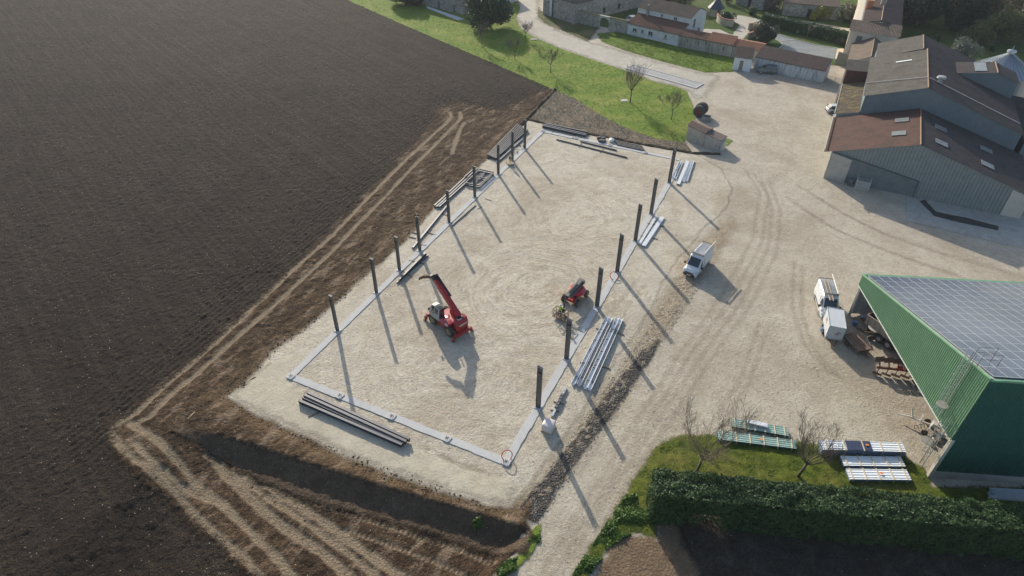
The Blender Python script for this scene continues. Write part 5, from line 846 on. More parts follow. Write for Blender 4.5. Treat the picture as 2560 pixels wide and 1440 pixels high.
pl_ = column('steel_column', 5.41, .40, .22, .07); pr_ = column('steel_column', 6.0, .52, .22, .2)
LL_ = ['nearest grey steel column of the left row', 'second grey steel column from the near end of the left row', 'third column from the near end of the left row, beside the bundled bars', 'left row column with a dark lifting shackle on its head', 'middle column of the left row beside the single long beam', 'left row column standing beside the stacked steel frame', 'left row column between the steel frame and the big beam stack', 'left row column where the worker in the green helmet stands', 'farthest column of the left row in front of the beam stack']
LR_ = ['nearest grey steel column of the right row', 'second column of the right row, left of the long galvanised trays', 'right row column beside the parked boom lift', 'right row column next to the upper red hose loop', 'right row column at the end of the shiny flat trays', 'right row column with a small white cover on its right', 'farthest right row column beside the short galvanised pack']
for i, u in enumerate(TL_):
    c = pl_ if i == 0 else copy_tree(pl_); c.location = Vector(site(u, 0, .03)); c.rotation_euler = (0, 0, TH-math.pi); tag(c, LL_[i], 'column', 'steel columns of the left row')
for i, u in enumerate(TR_):
    c = pr_ if i == 0 else copy_tree(pr_); c.location = Vector(site(u, W, .03)); c.rotation_euler = (0, 0, TH-math.pi); tag(c, LR_[i], 'column', 'steel columns of the right row')
sk = MB(); p_ = site(TL_[3], 0, 5.44)
for e in (-.12, .12): sk.tube([p_+np.array([e+.13*math.cos(a), 0, .28+.24*math.sin(a)]) for a in np.linspace(-.6, 3.8, 9)], .045, 6)
sk.box(p_+ZV*.07, (.4, .14, .12)).box(p_+ZV*.42, (.34, .3, .12)); tag(sk.build('lifting_shackle', blackp), 'dark lifting shackle sitting on a left row column head', 'shackle')
# beams lying about.  ends are points of the ground seen in the photo
def beam(a, b, h, w_, z, label, group, mat=None, name='steel_beam', up=(0, 0, 1), plate=True):
    A, B = G(*a, z+h), G(*b, z+h); r = empty(name, (A[0], A[1], z), 0, label, 'beam', group); d = np.array([B[0]-A[0], B[1]-A[1], 0]); MB().ibeam((0, 0, h/2), (d[0], d[1], h/2), h, w_, .028, .02, up).build('profile', mat or steel2, r)
    if plate: t = d/np.linalg.norm(d); MB().bar((0, 0, h/2), t*-.02+ZV*h/2, w_+.02, h+.02).bar(d+ZV*h/2, d+t*.02+ZV*h/2, w_+.02, h+.02).build('end_plate', steel, r)
    return r
def bearer(a, b, z=.04, s=.1): m = G(*a, z+s), G(*b, z+s); o = MB().bar((m[0][0], m[0][1], z+s/2), (m[1][0], m[1][1], z+s/2), s, s).build('timber_bearer', dwood); return o
gb1 = 'dark beams stacked by the near footing'
for k, (a, b, z) in enumerate((((748, 1000), (1004, 1110), .12), ((757, 992), (1009, 1106), .12), ((761, 986), (1015, 1102), .34), ((769, 980), (1023, 1096), .34))):
    beam(a, b, .42, .26, z*.4+.05 if k < 2 else z*.4+.08, ('front beam of the near dark stack', 'second beam of the near dark stack', 'third beam of the near dark stack, splayed at its left end', 'rear beam of the near dark stack, splayed at its left end')[k], gb1)
nb = [0]
BL = ['timber bearer under the near end of the near dark beam stack', 'timber bearer under the far end of the near dark beam stack']
def bearers(lst, where):
    for k, (a, b) in enumerate(lst): tag(bearer(a, b), f'thin timber bearer {where}', 'bearer', f'timber bearers {where}')
bearers([((800, 1030), (770, 1040)), ((945, 1080), (958, 1062))], 'under the near dark beams')
gb2 = 'long dark beams stacked behind the left row'
for k in range(7):
    f = k/6; a = (1219+f*19, 386+f*9); b = (1294+f*26, 309+f*13); beam(a, b, .45, .15, .06, 'long dark beam in the big flat stack behind the far left columns', gb2, plate=False)
for k, (a, b) in enumerate((((1243, 393), (1303, 340)), ((1241, 406), (1307, 346)), ((1262, 380), (1300, 350)))): beam(a, b, .24, .26, .06+.0*k, ('dark short beam beside the big stack, farther from the footing', 'dark short beam beside the big stack, nearer the footing', 'dark short beam lying across the pair by the big stack')[k], 'short beams by the big stack', plate=False)
gb3 = 'three slim beams behind the steel frame'
for k, (a, b) in enumerate((((1086, 513), (1164, 441)), ((1091, 516), (1170, 443)), ((1098, 516), (1174, 447)))): beam(a, b, .3, .22, .06, ('outermost of the three slim beams left of the steel frame', 'middle one of the three slim beams left of the steel frame', 'inner one of the three slim beams left of the steel frame')[k], gb3)
for k, (a, b) in enumerate((((1162, 441), (1190, 416)), ((1169, 443), (1194, 419)))): beam(a, b, .5, .2, .06, ('dark beam running behind the steel frame to the soil edge', 'second dark beam running behind the steel frame')[k], 'beams behind the steel frame', plate=False)
beam((1032, 618), (1120, 510), .26, .24, .06, 'single long slim beam lying behind the middle left columns', None); bearers([((1102, 534), (1122, 538)), ((1068, 580), (1090, 587)), ((1050, 610), (1066, 614)), ((1022, 591), (1040, 595)), ((1030, 580), (1044, 583))], 'under the single long slim beam')
beam((1129, 563), (1189, 511), .16, .14, .06, 'thin dark bar along the middle of the left footing', None, steel, plate=False)
gb4 = 'bundled dark bars by the third left column'
for k, (a, b, z) in enumerate((((992, 705), (1063, 629), .06), ((996, 702), (1066, 631), .06), ((1003, 694), (1070, 636), .06), ((999, 697), (1064, 631), .3))): beam(a, b, .22, .2, z, ('left bar of the bundle by the third left column', 'middle bar of the bundle by the third left column', 'right bar of the bundle by the third left column', 'top bar on the bundle by the third left column')[k], gb4, steel2, plate=False)
bearers([((1022, 650), (1060, 659)), ((1006, 676), (1030, 692))], 'under the bundled bars')
gb5 = 'dark beams along the far footing'
for k, (a, b, z) in enumerate((((1357, 313), (1464, 337), .06), ((1359, 310), (1466, 334), .06), ((1362, 307), (1469, 329), .1))): beam(a, b, .45, .26, z, ('front beam of the stack at the far left corner', 'middle beam of the stack at the far left corner', 'rear beam of the stack at the far left corner')[k], gb5)
for k, (a, b) in enumerate((((1392, 347), (1567, 392)), ((1452, 352), (1541, 374)))): beam(a, b, .2, .22, .06, ('longest dark beam lying inside the far footing strip', 'shorter dark beam lying against the longest one at the far footing')[k], 'long slim beams inside the far footing', steel)
for k in range(4): beam((1537+k*2, 350+k*3.4), (1606+k*2, 365+k*3.4), .22, .2, .06, 'dark bar in the bundle right of the white sack', 'dark bars bundled by the far footing', steel)
bearers([((1378, 334), (1386, 324)), ((1431, 345), (1440, 335)), ((1447, 368), (1454, 358)), ((1500, 382), (1508, 372))], 'under the far beams')
for k, q in enumerate(((1498, 348), (1507, 349), (1502, 355), (1508, 356))):
    r = empty('bolt_crate', G(*q), .4*k, 'small black crate of bolts on the ground by the far footing', 'crate', 'black crates by the far footing'); MB().box((0, 0, .04), (.9, .7, .08)).build('pallet', dwood, r); MB().box((0, 0, .26), (.8, .6, .36)).build('bin', blackp, r); MB().box((.1, 0, .46), (.4, .3, .06)).build('lid', steel, r)
def sack(loc, s, label, seed, mat, h=.8):
    r = np.random.default_rng(seed); n, m = 14, 9; v = []
    for j in range(m):
        z = j/(m-1); rad = (1-abs(z*2-1)**3.2*.75)
        for i in range(n):
            a = 2*math.pi*i/n; sq = 1/max(abs(math.cos(a)), abs(math.sin(a)))**.75; k = rad*sq*s*(1+.16*(vn(np.array([a*1.6]), np.array([z*3.]), seed)[0]-.5)); v.append((math.cos(a)*k, math.sin(a)*k, z*h*(1+.12*math.sin(a*2+seed))))
    f = [(j*n+i, j*n+(i+1) % n, (j+1)*n+(i+1) % n, (j+1)*n+i) for j in range(m-1) for i in range(n)]+[tuple(range(n))[::-1], tuple(range((m-1)*n, m*n))]; o = mesh_obj('sack', v, f, mat, None, True); o.location = Vector(loc); return tag(o, label, 'sack')
film = paint('plastic_film', (.58, .56, .56), (.48, .43, .40), 5, .3, 0, .6, 9, .6); sack(G(1529, 354), .5, 'white sack lying left of the dark bar bundle at the far footing', 4, paint('white_sack', (.75, .75, .74)), .6)
bp_ = empty('wrapped_pallet', G(1371, 1073), TH, 'film wrapped pallet of boards beside the short beam at the right near footing', 'pallet'); MB().box((0, 0, .08), (1.2, 1.2, .16)).build('pallet', wood, bp_); loft([[(x*s_, y*s_, .17+z) for x, y in ((-.6, -.5), (-.5, -.6), (.5, -.58), (.6, -.5), (.58, .5), (.5, .6), (-.5, .6), (-.6, .5))] for s_, z in ((.98, 0), (1.0, .25), (.97, .5), (.99, .72), (.9, .84), (.6, .88))], 'wrapped_load', film, bp_)
ss = empty('steel_section', G(1380, 1044), 0, 'short galvanised section with brackets lying by the wrapped pallet', 'beam'); A, B = G(1380, 1044), G(1415, 972); d = B-A; MB().bar(ZV*.2, d+ZV*.2, .24, .2).build('profile', galv, ss); m = MB()
for k in np.linspace(.3, .7, 5): m.box(d*k+ZV*.36, (.34, .3, .12), TH)
m.build('brackets', steel2, ss); bearers([((1384, 1003), (1410, 1010)), ((1376, 1024), (1398, 1028))], 'under the short galvanised section')
# galvanised gutter trays
def trays(ends, label, z=.1, h=.3, w_=.36, clutter=True, flat=False, short=None):
    A0 = G(*ends[0][0]); r = empty('purlin_tray_pack', (A0[0], A0[1], 0), 0, label, 'metal profiles', 'galvanised profile packs by the right row')
    for q, (a, b) in enumerate(ends):
        A, B = G(*a, z+h)-A0, G(*b, z+h)-A0; A[2] = B[2] = z; d = B-A; L = np.linalg.norm(d); t = d/L; n_ = np.cross(ZV, t); m = MB(); w2 = w_/2
        if flat: m.bar(A+ZV*h/2, B+ZV*h/2, w_, .04).bar(A+n_*w2+ZV*(h/2-.08), B+n_*w2+ZV*(h/2-.08), .03, .2).bar(A-n_*w2+ZV*(h/2-.08), B-n_*w2+ZV*(h/2-.08), .03, .2)
        else: m.bar(A+ZV*.01, B+ZV*.01, w_, .02).bar(A+n_*w2+ZV*h/2, B+n_*w2+ZV*h/2, .02, h).bar(A-n_*w2+ZV*h/2, B-n_*w2+ZV*h/2, .02, h).bar(A+n_*(w2+.03)+ZV*h, B+n_*(w2+.02)+ZV*h, .05, .02).bar(A-n_*(w2+.02)+ZV*h, B-n_*(w2+.03)+ZV*h, .08, .02)
        pf = m.build('profile', chrome, r)
        if clutter:
            rd = random.Random(q+int(ends[0][0][0])); x = 1.2
            while x < L-1: MB().bar(A+t*x-n_*w2*.9+ZV*h*.6, A+t*x+n_*w2*.9+ZV*h*.6, .07, .05).build('inner_bracket', steel2, r); x += rd.uniform(1.2, 2.6)
            if q: MB().bar(A+t*1.2+ZV*.16, A+t*(L-1.2)+ZV*.16, .1, .14).build('inner_rail', steel2, r)
    return r
trays([((1433, 958), (1519, 790)), ((1447, 961), (1529, 791))], 'left one of two long galvanised trays beside the right row', clutter=True); trays([((1463, 968), (1545, 791)), ((1474, 971), (1554, 794))], 'right one of two long galvanised trays beside the right row')
bearers([((1490, 820), (1560, 836)), ((1450, 905), (1525, 920))], 'under the two long trays')
trays([((1599, 607), (1642, 537))], 'narrow shiny flat profile nearer the footing of the right row', clutter=False, flat=True); trays([((1609, 612), (1657, 540))], 'wide shiny flat profile on timber bearers beside the right row', clutter=False, flat=True, w_=.6); bearers([((1617, 557), (1660, 566)), ((1602, 588), (1645, 597))], 'under the shiny flat profiles')
trays([((1682, 443), (1702, 401)), ((1688, 446), (1706, 402))], 'dark open profiles beside the farthest right column', h=.2, w_=.3); trays([((1696, 458), (1720, 400))], 'bright flat profile in the pack by the farthest right column', clutter=False, flat=True, w_=.55); trays([((1709, 452), (1726, 406)), ((1716, 451), (1733, 400))], 'grey profiles on the outer side of the bright flat one', h=.2, w_=.34, clutter=False)
# stacked welded frames
ca = [G(*q, .5) for q in ((1164, 457), (1199, 423), (1234, 431), (1198, 464))]; fr0 = empty('welded_steelwork', (ca[0][0], ca[0][1], 0), 0, 'stack of two rectangular welded frames between left row columns', 'frame'); P4 = [c-ca[0] for c in ca]
for z, nm in ((.15, 'lower_frame'), (.5, 'upper_frame')):
    m = MB(); E_ = [p+ZV*z for p in P4]
    for i in range(4): m.bar(E_[i], E_[(i+1) % 4], .14, .2 if i % 2 else .19)
    m.bar((E_[0]+E_[1])/2, (E_[3]+E_[2])/2, .1, .17).bar((E_[1]+E_[2])/2, (E_[0]+E_[3])/2, .1, .16); m.build(nm, steel2, fr0)
for k in range(11):
    rd = random.Random(k); q = (1284+rd.random()*24, 391-rd.random()*24); q = (1262+ (k % 4)*8+rd.uniform(-3, 3)+22, 392-(k//4)*8-(k % 4)*5+rd.uniform(-2, 2)); p = G(*q)
    o = MB().box((0, 0, .04), (.5, .16, .05), 0).box((.2, 0, .12), (.05, .16, .2)).box((-.1, .02, .08), (.12, .12, .04)).build('steel_bracket', (chrome, steel2, galv)[k % 3]); o.location = Vector(p)+Vector((0, 0, .04)); o.rotation_euler = (0, 0, rd.uniform(0, 3)); tag(o, 'small steel bracket scattered on the footing between the two farthest left columns', 'bracket', 'steel brackets by the far left columns')
# manholes, hoses
for q, lb, s in (((1458, 827), 'square grey manhole cover beside the long trays', .8), ((1655, 495), 'pale manhole cover right of the right row', .75), ((1561, 252), 'square white concrete cover beside the largest lawn tree', 1.3), ((1334, 99), 'dark round drain cover on the grass at the road edge', 1.6)):
    r = empty('manhole_cover', G(*q), TH if s < 1 else .1, lb, 'manhole cover'); dk = s > 1.5; MB().box((0, 0, .06), (s, s*.8, .12)).build('frame', (steel if dk or 'long trays' in lb else conc_s), r); MB().box((0, 0, .13), (s*.82, s*.62, .03)).build('lid', (steel if dk else (conc_s if s > 1 or 'pale' in lb else galv)), r)
orange = paint('red_conduit', (.50, .06, .03), (.4, .05, .025), 3, .5)
def hose(q, lb, tilt, rad, rz):
    p = G(*q); M_ = Matrix.Rotation(rz, 3, 'Z') @ Matrix.Rotation(tilt, 3, 'X'); pts = [Vector(p)+M_ @ Vector((rad*math.cos(a), rad*math.sin(a)+rad*.9, 0))+Vector((0, 0, .1)) for a in np.linspace(-1.2, 4.34, 26)]; o = MB().tube(pts, .045, 6).build('conduit_loop', orange, None, True); tag(o, lb, 'conduit', 'red conduit loops sticking out of the footing')
hose((1269, 1151), 'red conduit loop standing at the right near footing corner', R(62), .52, .3); hose((1537, 700), 'red conduit loop on the footing by the fourth right column', R(38), .55, .2)
def stick(a, b, z=.05): return MB().bar(G(*a, z)+ZV*.02, G(*b, z)+ZV*.02, .09, .07)
for a, b, lb in (((1213, 497), (1230, 503), 'loose timber batten on the pad below the steel frame'), ((1194, 523), (1205, 517), 'loose timber batten lying across the thin dark bar'), ((470, 1047), (487, 1030), 'pale stick lying on top of the soil slope'), ((1263, 1298), (1270, 1287), 'pale stick on the bank near the stone drain')): tag(stick(a, b, .05 if a[0] > 1190 else .1).build('timber_batten', dwood if a[0] < 1260 and a[0] > 1190 else wood), lb, 'batten', 'loose battens')
# ---------------------------------------------------------------- wheels and vehicles
def wheel(par, c, r, w_, rim=None, n=18, hub=.58, lugs=False):
    o = MB().lathe([(r*hub, -w_/2), (r*.92, -w_/2), (r, -w_*.36), (r, w_*.36), (r*.92, w_/2), (r*hub, w_/2)], (0, 0, 0), 'Y', n)
    if lugs:
        for k in range(14):
            a = 2*math.pi*k/14; M_ = Matrix.Rotation(a, 3, 'Y')
            for s in (-1, 1): o.box(M_ @ Vector((r, s*w_*.22, 0)), (.07, w_*.42, .09), 0, M_ @ Matrix.Rotation(s*.5, 3, 'X'))
    o = o.build('wheel', rubber, par); o.location = Vector(c); MB().lathe([(.05, -w_*.55), (r*hub*.5, -w_*.52), (r*hub*.98, -w_*.515), (r*hub*.98, w_*.515), (r*hub*.5, w_*.52), (.05, w_*.55)], (0, 0, 0), 'Y', n).build('rim', rim or dusty, o); return o
def sec(x, zb, zm, zt, wb, wm, wt, cr=.08): return [(x, -wb/2, zb), (x, -wm/2, zm), (x, -wt/2-0, zt-cr), (x, -wt/2+cr*1.2, zt), (x, wt/2-cr*1.2, zt), (x, wt/2, zt-cr), (x, wm/2, zm), (x, wb/2, zb)]
def van(label, loc, rz, cargo=False, name='parked_van'):      # front towards +x, origin mid wheelbase on the ground
    r = empty(name, loc, rz, label, 'van'); s = []
    for x, zb, zm, zt, wb, wm, wt, cr in ((-2.6, .45, 1.0, 2.35, 1.7, 1.9, 1.66, .1), (-2.55, .34, 1.0, 2.46, 1.86, 2.02, 1.76, .1), (-1., .3, 1.0, 2.5, 1.9, 2.05, 1.78, .1), (.75, .3, 1.0, 2.5, 1.9, 2.05, 1.78, .1), (1.0, .3, 1.0, 2.42, 1.9, 2.05, 1.72, .12), (1.85, .3, 1.0, 1.42, 1.9, 2.04, 1.62, .1), (2.35, .3, .9, 1.2, 1.88, 1.98, 1.5, .12), (2.62, .36, .75, .98, 1.7, 1.8, 1.3, .12)): s.append(sec(x, zb, zm, zt, wb, wm, wt, cr))
    loft(s, 'body', white_p, r)
    def quad(name, pts, mat, off=.012): p = [Vector(q) for q in pts]; n_ = (p[1]-p[0]).cross(p[3]-p[0]).normalized(); n_ = n_ if n_.dot(p[0]-Vector((0, 0, 1.))) > 0 else -n_; return MB().prism([q+n_*.003 for q in p], n_*off).build(name, mat, r)
    quad('windscreen', [(1.03, -.72, 2.36), (1.03, .72, 2.36), (1.84, .78, 1.46), (1.84, -.78, 1.46)], glass)
    for e in (-1, 1):
        quad('side_window', [(.45, e*.975, 1.35), (1.55, e*.985, 1.32), (1.15, e*.90, 2.1), (.45, e*.90, 2.15)], glass); m_ = MB().box((1.5, e*1.2, 1.4), (.14, .24, .3)).bar((1.5, e*.98, 1.3), (1.5, e*1.12, 1.35), .06).build('mirror', blackp, r)
        MB().box((2.33, e*.8, .98), (.42, .22, .2), -e*.25).build('headlight', paint('lamp_glass', (.55, .57, .6), None, 2, .15), r); MB().box((-2.585, e*.9, 1.2), (.06, .16, .5)).build('tail_light', paint('lamp_red', (.3, .02, .02), None, 2, .3), r)
        MB().box((-.2, e*1.02, .72), (2.4, .05, .12)).build('side_moulding', blackp, r); MB().box((.4, e*.99, 1.5), (.02, .02, 1.3)).build('door_seam', blackp, r)
        for x in (-1.65, 1.55): wheel(r, (x, e*.86, .34), .34, .22, galv, 18, .6)
    MB().prism([(2.45, -.92, .3), (2.70, -.7, .3), (2.70, .7, .3), (2.45, .92, .3)], (0, 0, .34)).build('bumper', blackp, r); MB().box((2.62, 0, .80), (.1, 1.15, .17)).build('grille', blackp, r); MB().box((2.715, 0, .5), (.02, .52, .11)).build('number_plate', paint('plate_white', (.75, .75, .72)), r); MB().prism([(-2.66, -.9, .3), (-2.55, -.95, .3), (-2.55, .95, .3), (-2.66, .9, .3)], (0, 0, .22)).build('rear_bumper', blackp, r)
    k = MB(); sl_ = MB(); z = 2.62
    for e in (-.8, .8): k.bar((-2.55, e, z), (.75, e, z), .05, .05).bar((-2.55, e, z+.16), (.75, e, z+.16), .035, .035)
    for x in np.linspace(-2.5, .7, 6): k.bar((x, -.82, z-.05), (x, .82, z-.05), .05, .04)
    for x in (-2.4, -.9, .6):
        for e in (-.8, .8): k.bar((x, e, 2.46), (x, e, z+.16), .04, .04)
    for x in np.linspace(-2.45, .65, 20): sl_.bar((x, -.6, z), (x, .78, z), .07, .02)
    for e in (-.6, .1, .75): sl_.bar((-2.5, e, z-.015), (.7, e, z-.015), .05, .02)
    rk = k.build('roof_rack', galv, r); sl_.build('rack_slat', paint('rack_alu', (.5, .52, .53), None, 2, .4, .3), rk)['kind'] = 'stuff'; MB().bar((.76, -.82, z+.12), (.76, .82, z+.12), .04, .34).build('wind_deflector', galv, rk)
    lp = MB().tube([(-3.3, .72, z+.3), (.6, .72, z+.24)], .07, 8).build('pipe_holder', paint('cream_tube', (.7, .68, .6)), rk); MB().tube([(-2.66, -.86, z+.02), (-2.66, .86, z+.02)], .04, 6).build('rear_roller', blackp, rk)
    return r
vc = (G(1704, 687)+G(1737, 696))/2; vd = np.array([math.cos(R(53.5)), math.sin(R(53.5)), 0]); van('white high roofed panel van with roof rack on the open yard', np.array([24.75, 71.0, 0]), R(233.5))
_d = G(2088, 776)-G(2070, 716); V2R = math.atan2(_d[1], _d[0]); _c = G(2075, 732, 2.4); v2 = van('white panel van with ladder load parked behind the box trailer', np.array([_c[0], _c[1], 0]), V2R)
ld = empty('ladder_bundle', (0, 0, 0), 0, 'timber ladder lying on the roof rack of the van by the trailer', 'ladder'); m = MB()
for e in (-.2, .2): m.bar((-2.3, e, 0), (1.9, e, 0), .09, .07)
m.build('rail', paint('old_ladder', (.5, .4, .28), (.42, .3, .2), 4, .8), ld); m = MB()
for x in np.linspace(-2.1, 1.7, 13): m.bar((x, -.2, 0), (x, .2, 0), .035)
m.build('rung', paint('old_ladder', (.5, .4, .28)), ld); ld.location = v2.location+Vector((-.28, -.1, 2.78)); ld.rotation_euler = (0, 0, V2R)
def car(label, loc, rz, c, L_=4.1, Wd=1.75, Ht=1.5, boxy=False, name='parked_car'):
    r = empty(name, loc, rz, label, 'car'); k = L_/4.1; m = paint(c[0], c[1], None, 1.5, .3, .2, 0, 20, .6); hr_ = .98 if boxy else .92
    s = [sec(x*k, zb, .62, zt*Ht/1.5, w_*.94, w_, w_*.9, .06) for x, zb, zt, w_ in ((-2.05, .4, .85, 1.5), (-1.95, .26, hr_, Wd), (-.5, .22, .95, Wd), (.9, .22, .96, Wd), (1.6, .24, .84, Wd*.97), (2.0, .34, .66, Wd*.82))]; b = loft(s, 'body', m, r)
    z1 = .94*Ht/1.5; g_ = [sec(x*k, z1-.03, z1+.25, zt, w_, w_*.95, w_*.82, .04) for x, zt, w_ in ((-1.98 if boxy else -1.9, z1+.1, Wd*.9), (-1.8 if boxy else -1.5, Ht-.04, Wd*.88), (-.5, Ht-.02, Wd*.88), (.1, Ht-.03, Wd*.88), (.98, z1+.02, Wd*.9))]; loft(g_, 'glasshouse', glass, r)
    MB().prism([(x*k, y, Ht-.02) for x, y in ((-1.75 if boxy else -1.42, -Wd*.37), (.12, -Wd*.37), (.2, 0), (.12, Wd*.37), (-1.75 if boxy else -1.42, Wd*.37))], (0, 0, .035)).build('roof', m, r); p = MB()
    for e in (-1, 1):
        for x in ((-1.85, -.75, .1) if boxy else (-1.6, -.6, .12)): p.bar((x*k, e*Wd*.455, z1), (x*k-.02, e*Wd*.40, Ht-.02), .09, .05)
        for x in (-1.25, 1.3): wheel(r, (x*k, e*(Wd/2-.1), .31), .31, .2, galv, 16, .62)
        MB().box((1.86*k, e*.58, .66), (.22, .3, .13), -e*.35).build('headlight', paint('lamp_glass', (.55, .57, .6), None, 2, .15), r); MB().box((-2.03*k, e*.68, .75), (.06, .2, .2)).build('tail_light', paint('lamp_red', (.3, .02, .02), None, 2, .3), r); MB().box((.75*k, e*(Wd/2+.08), .98), (.12, .18, .13)).build('mirror', blackp, r)
    p.build('pillar', m, r); MB().box((-2.02*k, 0, .4), (.12, Wd*.85, .2)).build('rear_bumper', blackp, r); MB().box((1.98*k, 0, .4), (.12, Wd*.78, .2)).build('front_bumper', blackp, r); return r
cg = G(1915, 183); car('grey green estate car parked in front of the long white shed', cg+np.array([.1, .2, 0]), R(168), ('grey_green_paint', (.13, .16, .155)), 4.3, 1.8, 1.8, True)
car('small white hatchback half hidden by the lean-to roof', G(2076, 283)+np.array([1.2, .5, 0]), R(0), ('white_car_paint', (.62, .65, .68)), 3.9, 1.7, 1.5); car('white car behind the garden wall left of the farmhouse', G(1581, 60)+np.array([.5, 2.5, 0]), R(40), ('white_car_paint', (.62, .65, .68)), 4.1)
# ---------------------------------------------------------------- rotating telehandler
TA = R(134.3); th = empty('telehandler', np.array([-7.55, 58.75, .03]), TA, 'red rotating telehandler with white cab and raised black tipped boom', 'telehandler')
for x in (-1.5, 1.5):
    for e in (-1, 1): wheel(th, (x, e*1.04, .68), .68, .48, dusty, 20, .6, True)
MB().prism([(-2.5, -.5, .55), (2.5, -.5, .55), (2.5, .5, .55), (-2.5, .5, .55)], (0, 0, .5)).prism([(-.85, -1.0, .6), (.85, -1.0, .6), (.85, 1.0, .6), (-.85, 1.0, .6)], (0, 0, .42)).bar((-1.5, -.8, .62), (-1.5, .8, .62), .26).bar((1.5, -.8, .62), (1.5, .8, .62), .26).build('chassis', redp, th)
for x in (-2.62, 2.62):
    m = MB().box((x, 0, .62), (.3, 2.3, .42)).build('stabiliser', redp, th)
    for e in (-1, 1): MB().box((x+.02, e*1.3, .4), (.26, .3, .5)).box((x+.02, e*1.45, .1), (.36, .3, .08)).build('stabiliser_foot', paint('rusty_red', (.26, .06, .035), (.16, .06, .04), 4, .8), m)
MB().lathe([(.8, 1.06), (.8, 1.3)], n=24).build('slew_ring', blackp, th); MB().prism([(-2.1, -.95, 1.3), (1.1, -.95, 1.3), (1.1, .3, 1.3), (-2.1, .3, 1.3)], (0, 0, .22)).build('turret', redp, th)
loft([[(-1.5, .34, 1.32), (-1.5, 1.2, 1.32), (-1.5, 1.2, 1.55), (-1.5, 1.05, 1.72), (-1.5, .34, 1.72)], [(-.45, .34, 1.32), (-.45, 1.25, 1.32), (-.45, 1.25, 1.65), (-.45, 1.08, 1.84), (-.45, .34, 1.84)], [(.05, .34, 1.32), (.05, 1.2, 1.32), (.05, 1.2, 1.6), (.05, 1.05, 1.76), (.05, .34, 1.76)]], 'engine_cover', paint('faded_red', (.30, .035, .06), (.36, .05, .07), 1, .3, 0, 0, 20, .6), th); MB().box((-1.2, 1.215, 1.62), (.5, .02, .25)).build('cover_badge', paint('badge_white', (.6, .6, .6)), th)
loft([[(-2.55, -.95, 1.2), (-2.55, .55, 1.2), (-2.55, .55, 1.9), (-2.55, -.95, 1.9)], [(-2.2, -1.1, 1.15), (-2.2, .7, 1.15), (-2.2, .7, 2.2), (-2.2, -1.1, 2.2)], [(-1.55, -1.05, 1.2), (-1.55, .4, 1.2), (-1.55, .4, 2.3), (-1.55, -1.05, 2.3)]], 'counterweight', redp, th); MB().box((-2.0, -.1, 2.25), (.36, .5, .05)).box((-2.56, -.2, 1.7), (.02, 1.1, .14)).build('counterweight_badge', paint('badge_white', (.6, .6, .6)), th); MB().box((-2.57, -.5, 1.5), (.08, .2, .14)).box((-2.57, .35, 1.5), (.08, .2, .14)).build('tail_light', paint('lamp_red', (.3, .02, .02), None, 2, .3), th)
cb = loft([[(.12, .36, 1.32), (.12, 1.24, 1.32), (.12, 1.24, 2.15), (.12, 1.06, 3.0), (.12, .40, 3.0), (.12, .36, 2.15)], [(.9, .36, 1.3), (.9, 1.25, 1.3), (.9, 1.25, 2.15), (.9, 1.06, 3.08), (.9, .40, 3.08), (.9, .36, 2.15)], [(1.55, .36, 1.3), (1.55, 1.25, 1.3), (1.55, 1.25, 2.1), (1.55, 1.06, 2.9), (1.55, .40, 2.9), (1.55, .36, 2.1)], [(2.0, .40, 1.32), (2.0, 1.2, 1.32), (2.0, 1.2, 1.95), (2.0, 1.1, 2.1), (2.0, .45, 2.1), (2.0, .40, 1.95)]], 'cab', paint('cab_white', (.33, .34, .335), None, 2, .35), th)
def pq_(name, pts, mat, par, off=.02, out=(0, 0, 0)): p = [Vector(q) for q in pts]; n_ = (p[1]-p[0]).cross(p[3]-p[0]).normalized(); n_ = n_ if n_.dot(Vector(out)) > 0 else -n_; return MB().prism([q+n_*.004 for q in p], n_*off).build(name, mat, par)
pq_('rear_window', [(.11, .46, 1.75), (.11, 1.18, 1.75), (.11, 1.05, 2.9), (.11, .46, 2.9)], glass, cb, .02, (-1, 0, 0)); pq_('roof_window', [(.2, .46, 3.02), (.2, 1.02, 3.02), (.88, 1.02, 3.085), (.88, .46, 3.085)], paint('roof_glass', (.045, .06, .06), (.08, .10, .10), 2, .15, 0, 0, 20, .5), cb, .02, (0, 0, 1)); pq_('front_roof_window', [(.95, .46, 3.085), (.95, 1.02, 3.085), (1.52, 1.02, 2.93), (1.52, .46, 2.93)], paint('roof_glass', (.10, .13, .13)), cb, .02, (0, 0, 1)); pq_('windscreen', [(1.58, .47, 2.82), (1.58, 1.04, 2.82), (1.98, 1.12, 2.12), (1.98, .48, 2.12)], glass, cb, .02, (1, 0, 1)); pq_('side_window', [(.3, 1.245, 2.15), (.82, 1.255, 2.15), (.82, 1.09, 2.9), (.3, 1.09, 2.86)], glass, cb, .02, (0, 1, 0)); pq_('door_window', [(.98, 1.255, 1.95), (1.5, 1.255, 1.95), (1.48, 1.1, 2.8), (.98, 1.1, 2.93)], glass, cb, .02, (0, 1, 0)); MB().box((1.6, 1.5, 2.5), (.1, .2, .3)).bar((1.5, 1.1, 2.5), (1.6, 1.45, 2.5), .04).build('mirror', blackp, th)
bang = R(36.5); bd_ = Vector((math.cos(bang), 0, math.sin(bang))); bu_ = Vector((-math.sin(bang), 0, math.cos(bang))); bo = Vector((-1.75, -.32, 2.35)); bm2 = MB().bar(bo, bo+bd_*4.3, .52, .62, bu_).build('boom', redp, th); MB().bar(bo+bd_*2.2, bo+bd_*5.15, .42, .5, bu_).build('boom_stage', redp, bm2); MB().bar(bo+bd_*4.9, bo+bd_*5.7, .4, .5, bu_).bar(bo+bd_*5.6-bu_*.1, bo+bd_*5.95-bu_*.75, .36, .34, bd_).build('boom_head', blackp, bm2)
